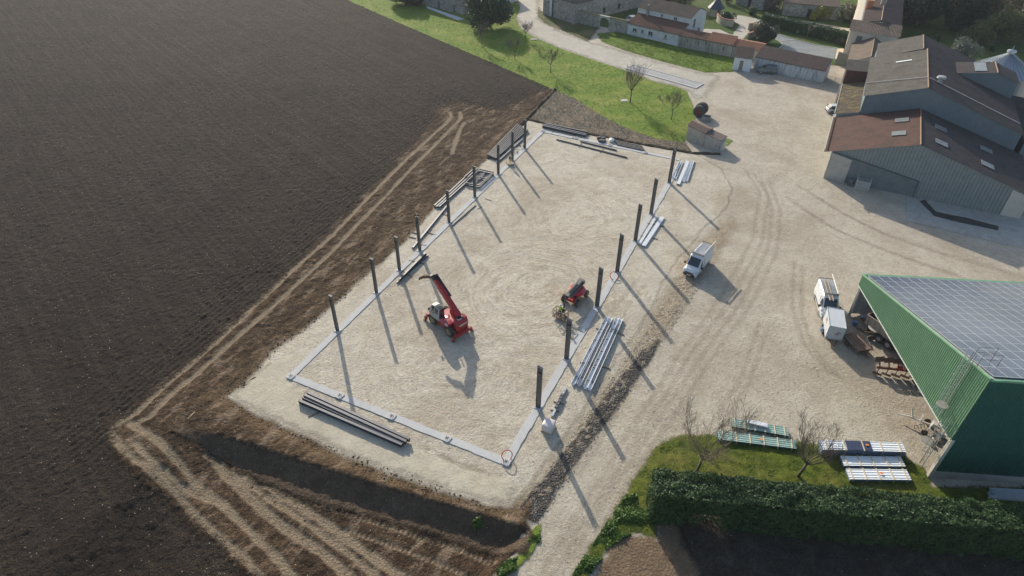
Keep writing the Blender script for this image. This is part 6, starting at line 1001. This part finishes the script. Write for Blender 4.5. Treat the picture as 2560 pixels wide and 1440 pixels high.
MB().bar(bo+bd_*2.5-Vector((0, .36, 0))+bu_*.12, bo+bd_*5.6-Vector((0, .33, 0))+bu_*.14, .24, .5, bu_).build('hose_chain', blackp, bm2); MB().bar(bo+bd_*.3-bu_*.4, bo+bd_*2.3-bu_*.36, .16, .16).build('lift_ram', galv, bm2)
hk = bo+bd_*5.9-bu_*.6; MB().bar(hk, hk+Vector((.62, .52, -.1)), .3, .42).bar(hk+Vector((.5, .42, -.05)), hk+Vector((.9, .75, -.35)), .24, .32).box(hk+Vector((.95, .8, -.42)), (.14, .3, .3)).build('jib_hook', paint('rusty_steel', (.15, .09, .06), (.09, .06, .045), 6, .8), bm2)
MB().box((-1.75, -.32, 2.0), (.6, .75, .7)).box((-1.4, -.32, 2.7), (.4, .3, .3)).build('boom_pivot', blackp, th); MB().box((-.5, -.8, 1.75), (1.8, .35, .5)).build('tool_tank', redp, th); MB().tube([(-.9, .5, 2.1), (-.9, .5, 2.6)], .06, 8).build('exhaust', blackp, th)
# ---------------------------------------------------------------- boom lift and its basket
LA = R(236.5); bl_ = empty('boom_lift', np.array([7.95, 64.15, .03]), LA, 'small red boom lift with dark folded arms and drooping jib', 'boom lift')
for x in (-1.15, 1.15):
    for e in (-1, 1): wheel(bl_, (x, e*.95, .46), .46, .36, dusty, 18, .68, True)
MB().box((0, 0, .55), (2.6, .9, .36)).bar((-1.15, -.75, .46), (-1.15, .75, .46), .2).bar((1.15, -.75, .46), (1.15, .75, .46), .2).build('chassis', redp, bl_)
MB().lathe([(.95, .82), (1.05, .9), (1.05, 1.25), (.85, 1.42)], (-.45, 0, 0), 'Z', 20).build('turntable', paint('lift_red', (.42, .03, .05), (.5, .05, .07), 1, .3, 0, 0, 20, .6), bl_); MB().lathe([(.5, .7), (.5, .84)], n=16).build('slew_ring', blackp, bl_)
ag = paint('arm_grey', (.125, .115, .11), (.10, .092, .088), 2, .6); MB().bar((-1.35, .0, 2.05), (2.3, .0, 1.82), .46, .36).build('upper_arm', ag, bl_); MB().bar((-1.1, -.34, 1.72), (1.8, -.34, 1.55), .24, .26).bar((-1.1, .34, 1.72), (1.9, .34, 1.55), .2, .22).build('lower_arm', ag, bl_); MB().box((-1.4, 0, 1.85), (.45, .8, .5)).build('knuckle', ag, bl_); MB().bar((2.1, 0, 1.75), (2.55, .0, 1.7), .22, .24).build('arm_head', blackp, bl_); MB().bar((-.4, -.1, 2.3), (1.6, -.1, 2.16), .14, .12).build('arm_cover', paint('cover_grey', (.16, .155, .15)), bl_)
MB().bar((2.45, 0, 1.72), (3.75, .42, .75), .17, .2).build('jib', ag, bl_); MB().bar((2.4, .0, 1.5), (3.5, .3, .62), .07, .07).build('jib_ram', galv, bl_); bk = MB(); rust = paint('basket_brown', (.16, .11, .075), (.11, .08, .055), 5, .75); bx, by = 4.35, .45
for z in (.32, .75, 1.32):
    q = [(bx-.45, by-.85), (bx+.45, by-.85), (bx+.45, by+.85), (bx-.45, by+.85)]
    for i in range(4): bk.bar((*q[i], z), (*q[(i+1) % 4], z), .07 if z > 1 else .05, .07 if z > 1 else .05)
for x in (-.45, .45):
    for y in (-.85, -.28, .28, .85): bk.bar((bx+x, by+y, .28), (bx+x, by+y, 1.32), .045)
k = bk.build('basket', rust, bl_); MB().box((bx, by, .27), (.9, 1.7, .05)).build('basket_floor', rust, k); MB().box((bx-.4, by+.1, 1.2), (.2, .6, .3)).build('control_box', blackp, k); MB().bar((3.7, .42, .75), (bx-.45, by, .6), .2, .3).build('basket_mount', blackp, k)
# ---------------------------------------------------------------- people: one skinned body each
def person(label, loc, rz, pose, cols, vest=True):
    r = empty('person', loc, rz, label, 'person', 'workers on the site'); J = pose; names = list(J); bones = [('pel', 'sp1'), ('sp1', 'sp2'), ('sp2', 'nk'), ('nk', 'hd0'), ('hd0', 'hd1')]
    for e in 'lr': bones += [('sp2', 'sh'+e), ('sh'+e, 'el'+e), ('el'+e, 'wr'+e), ('wr'+e, 'pm'+e), ('pel', 'hp'+e), ('hp'+e, 'kn'+e), ('kn'+e, 'an'+e), ('an'+e, 'to'+e)]
    rad = {'pel': .15, 'sp1': .14, 'sp2': .165, 'nk': .062, 'hd0': .092, 'hd1': .088, 'sh': .075, 'el': .05, 'wr': .034, 'pm': .036, 'hp': .1, 'kn': .068, 'an': .048, 'to': .045, 'fg': .009}
    for e in 'lr':
        w_, p = Vector(J['wr'+e]), Vector(J['pm'+e]); d = (p-w_).normalized(); s = d.cross(Vector((0, 0, 1)) if abs(d.z) < .9 else Vector((1, 0, 0))).normalized(); u = s.cross(d)
        for q, (o_, L_) in enumerate(((-.036, .07), (-.013, .085), (.012, .08), (.035, .062))): J[f'f{q}a'+e] = tuple(p+s*o_+d*L_*.5-u*.008); J[f'f{q}b'+e] = tuple(p+s*o_+d*L_*.85-u*.035); bones += [('pm'+e, f'f{q}a'+e), (f'f{q}a'+e, f'f{q}b'+e)]
        J['t0'+e] = tuple(w_+d*.03-s*.05); J['t1'+e] = tuple(w_+d*.07-s*.075-u*.02); bones += [('wr'+e, 't0'+e), ('t0'+e, 't1'+e)]
    names = list(J); me = bpy.data.meshes.new('body'); me.from_pydata([J[k] for k in names], [(names.index(a), names.index(b)) for a, b in bones], []); o = bpy.data.objects.new('body', me); col.objects.link(o); sk_ = o.modifiers.new('skin', 'SKIN')
    for i, k in enumerate(names):
        q = rad.get(k, rad.get(k[:-1], .012 if k[0] in 'ft' and k[1].isdigit() else .05)); me.skin_vertices[0].data[i].radius = (q, q*.82 if k[:2] == 'sp' or k == 'pel' else q); me.skin_vertices[0].data[i].use_root = k == 'pel'
    o.modifiers.new('sub', 'SUBSURF').levels = 2; o.modifiers['sub'].render_levels = 2; dg = bpy.context.evaluated_depsgraph_get(); dg.update(); nm = bpy.data.meshes.new_from_object(o.evaluated_get(dg)); o.modifiers.clear(); o.data = nm; o.parent = r; nm.materials.clear()
    for c in cols[:4]: nm.materials.append(c)
    hz_ = J['nk']; seg = {k: Vector(v) for k, v in J.items()}
    for p in nm.polygons:
        c = Vector(p.center); k = min(((c-(seg[a]+seg[b])/2).length-.3*(seg[a]-seg[b]).length, a, b) for a, b in bones)[1:]; p.use_smooth = True
        p.material_index = 3 if k[0][:2] in ('an',) else (1 if k[0][:2] in ('hp', 'kn') or k == ('pel', 'hp'+k[1][-1]) else (2 if k[0][:2] in ('nk', 'hd', 'wr', 'pm') or k[0][0] in 'ft' and k[0][1].isdigit() else 0))
    h0, h1 = Vector(J['hd0']), Vector(J['hd1']); t = (h1-h0).normalized(); M_ = t.to_track_quat('Z', 'Y').to_matrix(); hm_ = MB()
    n = 14; prof = [(.155, .0), (.135, .02), (.13, .06), (.105, .115), (.05, .145), (.01, .15)]; b = len(hm_.v); L_ = MB().lathe(prof, (0, 0, 0), 'Z', n); hm_.add([tuple(M_ @ Vector(v)+h0+t*.055) for v in L_.v], L_.f); hm_.build('helmet', cols[4], r, True)
    fw_ = (Vector((1, 0, 0))-t*t.x).normalized(); fc = h0+fw_*.1+t*.0; sdv = t.cross(fw_); MB().lathe([(.02, -.01), (.018, .03)], fc, 'X', 6).build('nose', cols[2], r); m = MB()
    for e in (-1, 1): m.box(fc+sdv*e*.035+t*.025-fw_*.006, (.012, .025, .014))
    m.box(fc-t*.045-fw_*.008, (.01, .05, .012)).build('face_features', paint('face_dark', (.1, .05, .04)), r); m = MB()
    for e in (-1, 1): m.lathe([(.022, -.008), (.022, .008)], h0+sdv*e*.094, 'Y', 8)
    m.build('ears', cols[2], r); return r
skin_ = paint('skin', (.48, .30, .22), (.42, .26, .19), 6, .6); jean = paint('dark_trousers', (.03, .035, .05), (.045, .05, .065), 6, .9); boot = paint('brown_boots', (.09, .06, .04)); hiv = paint('hi_vis_yellow', (.42, .55, .06), (.32, .45, .05), 6, .7); brownj = paint('brown_jacket', (.085, .062, .048), (.06, .045, .035), 6, .9); greenh = paint('green_helmet', (.10, .52, .12), None, 2, .4)
stand = {'pel': (0, 0, .95), 'sp1': (.02, 0, 1.15), 'sp2': (.05, 0, 1.38), 'nk': (.07, 0, 1.52), 'hd0': (.1, 0, 1.62), 'hd1': (.11, 0, 1.72), 'shl': (.05, .19, 1.42), 'ell': (.14, .25, 1.16), 'wrl': (.36, .17, 1.08), 'pml': (.43, .15, 1.08), 'shr': (.05, -.19, 1.42), 'elr': (.14, -.25, 1.16), 'wrr': (.36, -.17, 1.08), 'pmr': (.43, -.15, 1.08), 'hpl': (0, .1, .9), 'knl': (.05, .11, .5), 'anl': (0, .12, .09), 'tol': (.16, .14, .05), 'hpr': (0, -.1, .9), 'knr': (.04, -.11, .5), 'anr': (-.02, -.12, .09), 'tor': (.14, -.14, .05)}
bkw = Matrix.Rotation(LA, 4, 'Z') @ Vector((bx+.02, by-.15, .33)); person('worker in yellow hi-vis standing in the boom lift basket', Vector(bl_.location)+bkw, LA+math.pi, dict(stand), (hiv, jean, skin_, boot, paint('white_helmet', (.7, .7, .66), None, 2, .4)))
bend = dict(stand); bend.update({'sp1': (.14, 0, 1.12), 'sp2': (.36, 0, 1.22), 'nk': (.48, 0, 1.27), 'hd0': (.57, 0, 1.28), 'hd1': (.65, 0, 1.26), 'shl': (.37, .19, 1.22), 'ell': (.46, .22, .94), 'wrl': (.58, .14, .74), 'pml': (.62, .12, .68), 'shr': (.37, -.19, 1.22), 'elr': (.46, -.22, .94), 'wrr': (.58, -.14, .74), 'pmr': (.62, -.12, .68)})
wp = G(1274, 411); person('worker in dark clothes and green helmet bending beside a left row column', wp+ZV*.42, R(-60), bend, (brownj, jean, skin_, boot, greenh))
pf = empty('work_platform', wp, R(-60), 'low timber and steel work platform under the worker in the green helmet', 'platform'); MB().box((.15, 0, .38), (1.3, .9, .06)).build('deck', wood, pf); m = MB()
for x in (-.4, .7):
    for y in (-.38, .38): m.bar((x, y, 0), (x, y, .35), .06)
for y in (-.38, .38): m.bar((-.4, y, .12), (.7, y, .12), .04)
m.build('leg', rust, pf); MB().bar((-.45, -.42, .41), (-.45, -.42, 1.5), .04).bar((-.45, .42, .41), (-.45, .42, 1.5), .04).bar((-.45, -.42, 1.5), (-.45, .42, 1.5), .04).bar((-.45, -.42, 1.0), (-.45, .42, 1.0), .04).build('guardrail', blackp, pf)
# ---------------------------------------------------------------- trailers, sheet packs and farm gear
# box trailer
bt = empty('box_trailer', np.array([38.0, 58.3, .0]), R(253.5), 'white enclosed box trailer with red lettering parked beside the hangar', 'trailer')
wp_ = paint('trailer_white', (.52, .55, .58), (.46, .49, .52), 1, .4); MB().box((0, 0, 1.5), (3.6, 1.78, 1.84)).build('body', wp_, bt); e_ = MB()
for y in (-.89, .89):
    e_.bar((-1.8, y, 2.43), (1.8, y, 2.43), .06).bar((-1.8, y, .58), (1.8, y, .58), .07)
for x in (-1.8, 1.8):
    e_.bar((x, -.86, 2.431), (x, .86, 2.431), .06).bar((x, -.86, .579), (x, .86, .579), .07)
    for y in (-.89, .89): e_.bar((x, y, .62), (x, y, 2.39), .055)
e_.build('edge_trim', paint('trim_alu', (.4, .42, .45), None, 2, .4, .3), bt)
for x in (-.55, .35):
    for e in (-1, 1): wheel(bt, (x, e*.98, .33), .33, .2, galv, 16)
MB().bar((1.7, -.5, .45), (3.0, 0, .45), .09).bar((1.7, .5, .45), (3.0, 0, .45), .09).bar((2.9, 0, .45), (3.3, 0, .48), .08).bar((2.8, .1, .05), (2.8, .1, .8), .06).build('drawbar', paint('rusty_steel', (.15, .09, .06)), bt)
rd_l = paint('red_lettering', (.34, .03, .05)); m = MB()
for k, (y0, z0, w_, h) in enumerate(((.22, 1.62, .16, .2), (.42, 1.62, .14, .16), (.12, 1.42, .5, .06), (.16, 1.30, .42, .05))): m.box((1.804, y0+.0, z0), (.012, w_, h))
m.build('front_lettering', rd_l, bt); m = MB()
for x, w_, h, z in ((-.4, .16, .3, 1.8), (-.15, .16, .26, 1.8), (.1, .14, .3, 1.8), (-.15, .9, .07, 1.5)): m.box((x, -.894, z), (w_, .012, h))
m.build('side_lettering', rd_l, bt); MB().lathe([(.1, 0), (.1, .012)], (1.8, -.45, 1.95), 'X', 12).build('speed_disc', paint('disc_cream', (.5, .48, .38)), bt); m = MB()
for y in (-.7, .7): m.box((1.81, y, .75), (.02, .12, .08))
m.build('marker_light', blackp, bt); box1('blue_canister', (-.1, 0, .35), (.3, .3, .45), paint('blue_plastic', (.16, .27, .42))); bc = bpy.data.objects['blue_canister']; p = G(2053, 829); bc.location = Vector(p)+Vector((.1, 0, 0)); tag(bc, 'blue plastic canister on the ground beside the box trailer', 'canister')
# rusty flat trailer with boards
p = (G(2126, 857)+G(2157, 882))/2; rt = empty('flat_trailer', p+np.array([-.1, .3, 0]), R(-75), 'rusty low flat trailer loaded with old boards by the hangar opening', 'trailer'); ru = paint('rusty_steel', (.15, .09, .06)); MB().box((0, 0, .55), (3.0, 1.7, .14)).bar((1.4, 0, .5), (2.4, 0, .5), .12).build('frame', ru, rt); m = MB()
for k in range(6): m.box((0.02*(k % 3), -.7+k*.28, .68+.02*(k % 2)), (2.9, .22, .07))
m.build('board', paint('stained_boards', (.20, .10, .07), (.34, .28, .22), 2.2, .9), rt); m = MB()
for k in range(5): m.box((.1, -.6+k*.3, .28), (2.5, .2, .06))
m.build('lower_board', dwood, rt)
for e in (-1, 1): wheel(rt, (-.3, e*.92, .3), .3, .18, ru)
# grain trailer partly under the hangar
p = G(2195, 880); gt = empty('grain_trailer', p+np.array([1.6, 2.2, 0]), R(118), 'tan high sided grain trailer standing half under the hangar', 'trailer'); tan = paint('tan_panels', (.40, .32, .25), (.33, .26, .2), 1.5, .6); m = MB(); Lg, Wg = 4.6, 2.3
lo = [(-Lg/2, -Wg/2+.15, 1.05), (Lg/2, -Wg/2+.15, 1.05), (Lg/2, Wg/2-.15, 1.05), (-Lg/2, Wg/2-.15, 1.05)]; hi = [(-Lg/2, -Wg/2, 2.5), (Lg/2, -Wg/2, 2.5), (Lg/2, Wg/2, 2.5), (-Lg/2, Wg/2, 2.5)]; m.add(lo+hi, [(0, 1, 2, 3), (0, 1, 5, 4), (1, 2, 6, 5), (2, 3, 7, 6), (3, 0, 4, 7)])
for i in range(4): m.bar(hi[i], hi[(i+1) % 4], .12, .1)
m.build('hopper', tan, gt); MB().box((0, 0, 1.2), (Lg-.3, Wg-.45, .1)).build('load', paint('dark_grain', (.06, .045, .035), None, 6, .9), gt); m = MB()
for x in np.linspace(-2, 2, 6):
    for e in (-1, 1): m.bar((x, e*(Wg/2-.12), 1.05), (x, e*(Wg/2+.03), 2.45), .08)
m.build('side_rib', tan, gt); MB().box((0, 0, .85), (Lg, 1.1, .25)).bar((Lg/2, 0, .8), (Lg/2+1.6, 0, .6), .18).build('chassis', ru, gt)
for x in (-1.2, .0):
    for e in (-1, 1): wheel(gt, (x, e*1.0, .55), .55, .4, paint('pale_rim', (.4, .38, .33)), 20, .5, True)
# mower/spreader beside it
p = G(2178, 850); sp2 = empty('farm_implement', p+np.array([.3, .6, 0]), R(160), 'small farm implement with white hopper and orange guards by the grain trailer', 'implement'); MB().lathe([(.15, .6), (.75, 1.25), (.8, 1.35)], (0, 0, 0), 'Z', 14).build('hopper', paint('dirty_white', (.5, .47, .42)), sp2); MB().bar((-1.3, 0, .5), (1.2, 0, .5), .12).bar((-1.2, -.6, .5), (-1.2, .6, .5), .1).build('frame', ru, sp2); MB().box((-.7, .2, .8), (.5, .5, .4)).box((-1.0, -.4, .7), (.3, .3, .4)).build('guard', paint('orange_paint', (.5, .17, .04)), sp2)
for e in (-1, 1): wheel(sp2, (.2, e*.75, .35), .35, .22, ru)
# plough with shares
p = G(2240, 955); pg = empty('plough', p+np.array([.4, 1.0, 0]), R(-18), 'rusty red reversible plough lying half under the hangar eave', 'plough'); m = MB().bar((-2.2, -.3, .85), (2.4, .5, .85), .2, .22); m.build('beam', paint('plough_red', (.16, .045, .035), (.11, .045, .035), 4, .7), pg)
for k in range(5):
    x = -1.9+k*.95; y = -.2+k*.16
    for e in (-1, 1):
        b = MB().bar((x, y, .85), (x-.15, y+e*.35, .85+e*.55 if e > 0 else .3), .09, .12); b.prism([(x-.6, y+e*.35, .85+e*.3 if e > 0 else .12), (x+.35, y+e*.55, .85+e*.45 if e > 0 else .06), (x+.25, y+e*.8, .85+e*.95 if e > 0 else .5), (x-.65, y+e*.55, .85+e*.8 if e > 0 else .55)], (0.02, .05, .03)); b.build('plough_share', paint('worn_share', (.22, .14, .11), (.16, .08, .06), 4, .5, .3), pg)
wheel(pg, (1.9, -.7, .4), .4, .25, paint('plough_red', (.28, .05, .04))); MB().box((.1, .1, 1.05), (.5, .4, .3)).build('headstock', paint('bright_red', (.5, .04, .05)), pg)
# white spraying implement by the ladder
p = G(2308, 1075); wi = empty('cultivator', p+np.array([.1, .3, 0]), R(-35), 'white and grey folded cultivator beside the hangar ladder', 'implement'); wg_ = paint('implement_white', (.55, .54, .5), (.42, .4, .36), 4, .6); m = MB().bar((-1.6, 0, .7), (1.4, .1, .7), .14).bar((-1.2, 0, .7), (-1.6, .5, 1.5), .1).bar((-.6, -.8, .7), (-.4, 1.0, .8), .12).bar((.4, -.7, .7), (.6, .9, .75), .12).bar((-1.6, 0, .7), (-2.5, -.1, .5), .09); m.build('frame', wg_, wi); m = MB()
for k in range(6): m.tube([(-.6+k*.25, -.6+k*.25, .7), (-.8+k*.25, -.7+k*.25, .4), (-.6+k*.25, -.75+k*.25, .05)], .035, 5)
m.build('tine', ru, wi); MB().box((.8, .1, .95), (.5, .6, .4)).build('tank', wg_, wi)
for e in (-1, 1): wheel(wi, (.2, e*.9, .3), .3, .18, ru)
for k, (q, s, c, lb) in enumerate((((2160, 797), .55, 'a', 'crumpled white bag just inside the hangar opening, left one'), ((2172, 800), .6, 'a', 'crumpled white bag just inside the hangar opening, right one'), ((2352, 1092), .3, 'a', 'small white sack at the foot of the caged ladder'), ((2337, 1103), .28, 'b', 'cream sack lying by the foot of the ladder'), ((2328, 1112), .25, 'b', 'smallest cream sack on the grass by the ladder'))): sack(G(*q)+np.array([0, 0, 0]), s, lb, 20+k, paint('bag_white', (.6, .6, .64)) if c == 'a' else paint('bag_cream', (.55, .48, .33)), s*1.2)
dr = G(2135, 813); d_ = MB().lathe([(.28, 0), (.29, .3), (.28, .6), (.27, .62)], dr, 'Z', 14).build('oil_drum', paint('blue_drum', (.10, .2, .36)), None); tag(d_, 'small blue drum at the hangar opening behind the box trailer', 'drum')
pp = MB()
for k in range(5): pp.bar(G(2140+k*4, 822+k*2)+ZV*(.1+.05*k), G(2178+k*2, 836-k*2)+ZV*(.12+.05*k), .1, .08)
tag(pp.build('scrap_timber', dwood), 'pile of old grey timbers inside the hangar opening', 'timber')
# sheet packs
def pack(label, q, h, mat, n=4, ribs=5, group=None, patch=None, sticks=5, dark_side=None, name='sheet_pack', tagc=True, ext=False):   # q: four ground-plane pixels of the top face: back-left, back-right, front-right, front-left
    P4 = [G(*k, h) for k in q]; o_ = P4[3].copy(); o_[2] = 0; r = empty(name, o_, 0, label, 'sheet pack', group); bl, br, fr, fl = [p-o_ for p in P4]
    lo = [np.array([p[0], p[1], .12]) for p in (fl, fr, br, bl)]; hi = [p-ZV*.06 for p in (fl, fr, br, bl)]; b = MB(); lay = max(2, int(h/.14))
    for k in range(lay):
        a0 = k/lay; a1 = (k+.78)/lay; rd = random.Random(k*7+int(q[0][0])); sh_ = np.array([rd.uniform(-.05, .05), rd.uniform(-.04, .04), 0]); b.hexa([l*(1-a0)+u_*a0+sh_ for l, u_ in zip(lo, hi)], [l*(1-a1)+u_*a1+sh_ for l, u_ in zip(lo, hi)])
    b.build('sheets', dark_side or mat, r); MB().corr(bl, fl, fr, br, np.linalg.norm(bl-fl)/ribs, .028, 8, True).build('top_sheet', mat, r)
    for k in np.linspace(.06, .94, sticks): m = MB(); A = fl*(1-k)+fr*k; B = bl*(1-k)+br*k; d = (B-A)/np.linalg.norm(B-A); m.bar(A-d*.06+ZV*.06, B+d*.06+ZV*.06, .11, .05); m.bar(A-d*.1-ZV*(h-.16), B+d*.1-ZV*(h-.16), .12, .1); m.bar(A-d*.1+ZV*.05, A-d*.1-ZV*(h-.2), .03, .03, up=d); m.build('timber_batten', paint('batten_pale', (.58, .5, .36), (.5, .42, .28), 4, .8), r)
    if patch: (a, b_, c) = patch; A, B, Cc, D = fl*(1-a)+fr*a, fl*(1-b_)+fr*b_, bl*(1-b_)+br*b_, bl*(1-a)+br*a; MB().prism([A+ZV*.055, B+ZV*.055, Cc+ZV*.055, D+ZV*.055], ZV*.012).build('cover_film', c, r)
    if tagc: k = .55; c = (fl*(1-k)+fr*k)*.45+(bl*(1-k)+br*k)*.55; MB().box(c+ZV*.135, (.3, .2, .02)).build('orange_tag', paint('orange_tag', (.75, .22, .05)), r)
    return r
def film_sheet(name, a, b): t = NT(name); n = t.noise(1.6, 6, .75, stretch=(1, 2.2, 1), dist=1.5); f = t.noise(5, 5, .75, dist=2.5); c = t.mix(t.rng(n, .42, .6), a, b); c = t.mix(t.rng(f, .6, .7, 0, .55), c, (.72, .75, .75)); t.bump(f, .5, .03); return t.fin(c, .25, 0, .6)
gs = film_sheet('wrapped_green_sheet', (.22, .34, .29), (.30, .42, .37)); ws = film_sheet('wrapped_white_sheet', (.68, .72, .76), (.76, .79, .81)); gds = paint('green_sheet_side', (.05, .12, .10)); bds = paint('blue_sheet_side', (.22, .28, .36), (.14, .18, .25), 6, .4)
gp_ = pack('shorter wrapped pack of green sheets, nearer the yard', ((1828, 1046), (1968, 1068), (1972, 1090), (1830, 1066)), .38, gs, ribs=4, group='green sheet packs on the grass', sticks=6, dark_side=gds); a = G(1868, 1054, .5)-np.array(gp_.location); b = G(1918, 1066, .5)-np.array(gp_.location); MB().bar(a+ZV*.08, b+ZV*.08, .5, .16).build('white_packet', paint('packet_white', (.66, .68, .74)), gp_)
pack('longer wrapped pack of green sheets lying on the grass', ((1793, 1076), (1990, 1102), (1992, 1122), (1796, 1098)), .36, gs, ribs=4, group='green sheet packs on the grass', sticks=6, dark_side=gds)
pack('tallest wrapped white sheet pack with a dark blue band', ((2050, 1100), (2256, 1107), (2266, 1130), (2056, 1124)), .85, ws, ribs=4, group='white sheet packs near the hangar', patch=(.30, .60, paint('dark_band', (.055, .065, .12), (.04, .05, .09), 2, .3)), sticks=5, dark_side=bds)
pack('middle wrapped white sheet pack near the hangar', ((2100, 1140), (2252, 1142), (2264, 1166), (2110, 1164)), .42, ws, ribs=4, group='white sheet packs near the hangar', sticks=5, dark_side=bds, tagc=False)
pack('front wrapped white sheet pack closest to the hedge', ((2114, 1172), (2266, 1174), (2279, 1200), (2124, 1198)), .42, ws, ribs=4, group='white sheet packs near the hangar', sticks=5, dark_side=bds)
# grey pipes / profiles lying by the near wall of the hangar and by the old house
def rods(label, a, b, c, d, n, rr, mat, z=.2, layers=3): A, B, C_, D = [G(*q, z) for q in (a, b, c, d)]; o_ = A.copy(); o_[2] = 0; r = empty('pipe_bundle', o_, 0, label, 'pipes'); rd = random.Random(n); [MB().tube([A*(1-k)+D*k-o_+ZV*(rr*2.02*j-z+rr+.05)+rd.uniform(-.3, .3)*(B-A)/np.linalg.norm(B-A), B*(1-k)+C_*k-o_+ZV*(rr*2.02*j-z+rr+.05)], rr, 6).build('pipe', mat, r) for j in range(layers) for k in np.linspace(0, 1, n-j)]
rods('bundle of pale grey pipes in the hangar shadow at the right edge', (2480, 1223), (2700, 1236), (2700, 1258), (2474, 1246), 12, .06, paint('grey_pipe', (.42, .45, .47), (.34, .37, .4), 2, .5)); rods('white pipes lying along the old house at the top of the lawn', (1066, 15), (1160, 47), (1146, 50), (1070, 20), 6, .09, paint('white_pipe', (.6, .62, .64)), layers=1)
# tractor tyres and stone trough by the shed
tr = paint('tractor_rubber', (.055, .055, .057), (.085, .083, .08), 5, .85)
def tyre(label, loc, r_, w_, rz, rim):
    o = empty('tractor_tyre', loc, rz, label, 'tyre', 'tractor tyres by the concrete shed'); t = MB().lathe([(r_*.5, -w_/2+.08), (r_*.55, -w_/2), (r_*.9, -w_/2), (r_, -w_*.4), (r_, w_*.4), (r_*.9, w_/2), (r_*.55, w_/2), (r_*.5, w_/2-.08)], (0, 0, r_), 'X', 28)
    for k in range(20):
        a = 2*math.pi*k/20; M_ = Matrix.Rotation(a, 3, 'X')
        for e in (-1, 1): t.box(M_ @ Vector((e*w_*.24, 0, r_))+Vector((0, 0, r_)), (w_*.46, .09, .1), 0, M_ @ Matrix.Rotation(e*.55, 3, 'Z'))
    t.build('tread', tr, o); MB().lathe([(.12, -w_/2+.04), (r_*.5, -w_/2+.065), (r_*.5, w_/2-.065), (.12, w_/2-.04)], (0, 0, r_), 'X', 20).build('rim', rim, o); return o
tq = G(1748, 292); ta = np.array([math.cos(R(58)), math.sin(R(58)), 0]); tyre('huge tractor tyre pair end with red rim facing the pad', tq+np.array([-.15, .2, 0]), 1.05, 1.05, R(58), paint('red_rim', (.24, .035, .03), (.16, .03, .025), 4, .8)); tyre('larger dark tractor tyre behind the red rimmed one', tq+ta*1.25+np.array([-.1, .2, 0]), 1.15, 1.25, R(58), tr)
tp2 = G(1761, 303); tg = empty('stone_trough', tp2+np.array([.35, .3, 0]), R(-20), 'square stone trough beside the tractor tyres', 'trough'); m = MB(); 
for c, d in (((0, -.6, .45), (1.6, .2, .9)), ((0, .6, .45), (1.6, .2, .9)), ((-.7, 0, .45), (.2, .998, .9)), ((.7, 0, .45), (.2, .998, .9)), ((0, 0, .1), (1.2, 1.0, .15))): m.box(c, d)
m.build('basin', wall_mat('trough_stone', (.24, .24, .23), (.17, .17, .165)), tg)
# white cage container and bits by the barn wall
pc = G(2152, 474); cg_ = empty('wire_cage', pc+np.array([.2, .35, 0]), BROT, 'white slatted cage crate standing against the barn wall', 'cage'); m = MB(); 
for z in (.1, 1.5):
    for a, b in (((-1, -.6), (1, -.6)), ((-1, .6), (1, .6)), ((-1, -.6), (-1, .6)), ((1, -.6), (1, .6))): m.bar((*a, z), (*b, z), .07)
for x in (-1, 1):
    for y in (-.6, .6): m.bar((x, y, 0), (x, y, 1.9), .07)
m.build('frame', trim, cg_); m = MB()
for x in np.linspace(-.9, .9, 12): m.bar((x, -.6, .1), (x, -.6, 1.5), .1, .02, up=(0, 1, 0)); m.bar((x, -.55, 1.52), (x, .55, 1.52), .05, .03)
m.build('slat', paint('cage_white', (.5, .51, .48)), cg_); MB().box((-1.8, .2, .6), (.6, .5, 1.2)).build('bin', paint('grey_bin', (.12, .13, .14)), cg_)
gtm = MB(); gA, gB = G(2066, 203), G(2104, 210)
for z in (.3, .6, .9, 1.15): gtm.bar(gA+ZV*z, gB+ZV*z, .05)
for k in (0, .5, 1): gtm.bar(gA*(1-k)+gB*k, gA*(1-k)+gB*k+ZV*1.25, .07)
tag(gtm.build('yard_gate', trim), 'low pale bar gate between the long shed and the lean-to', 'gate')
ew = MB(); a, b = G(2088, 160), G(2118, 168); ew.bar(a+ZV*1.4, b+ZV*1.4, .3, 2.8); tag(ew.build('boundary_wall', wall_mat('mossy_render', (.2, .2, .16), (.12, .13, .1))), 'dark mossy wall joining the long shed to the barns', 'wall')
kb = MB(); 
for pts in (((1938, 83), (1985, 99), (2040, 113), (2094, 121)), ((1938, 98), (1952, 106), (1957, 113), (1948, 121)), ((1950, 104), (1985, 100))):
    for a, b in zip(pts[:-1], pts[1:]): kb.bar(G(*a)+ZV*.06, G(*b)+ZV*.06, .18, .12)
tag(kb.build('kerb', paint('kerb_white', (.58, .57, .54))), 'white kerb line edging the grey courtyard', 'kerb')
rb_ = MB(); rdn = random.Random(3)
for k in range(14): p = G(1318+rdn.uniform(-8, 14), 60+rdn.uniform(-6, 12)); rb_.box(p+ZV*.05, (rdn.uniform(.2, .6), rdn.uniform(.2, .4), .1), rdn.uniform(0, 3))
tag(rb_.build('rubble', paint('white_rubble', (.6, .6, .58))), 'scattered white rubble on the road bend', 'rubble', None, 'stuff')
# ---------------------------------------------------------------- air
hm_ = bpy.data.materials.new('haze'); hm_.use_nodes = True; n_ = hm_.node_tree; n_.nodes.remove(n_.nodes['Principled BSDF']); pv_ = n_.nodes.new('ShaderNodeVolumePrincipled'); pv_.inputs['Color'].default_value = (.80, .88, 1, 1); pv_.inputs['Density'].default_value = .00013; pv_.inputs['Anisotropy'].default_value = .2
n_.links.new(pv_.outputs[0], n_.nodes['Material Output'].inputs['Volume']); hz_o = box1('haze', (0, 0, 26.0), (3900, 3900, 58.0), hm_); hz_o['kind'] = 'stuff'
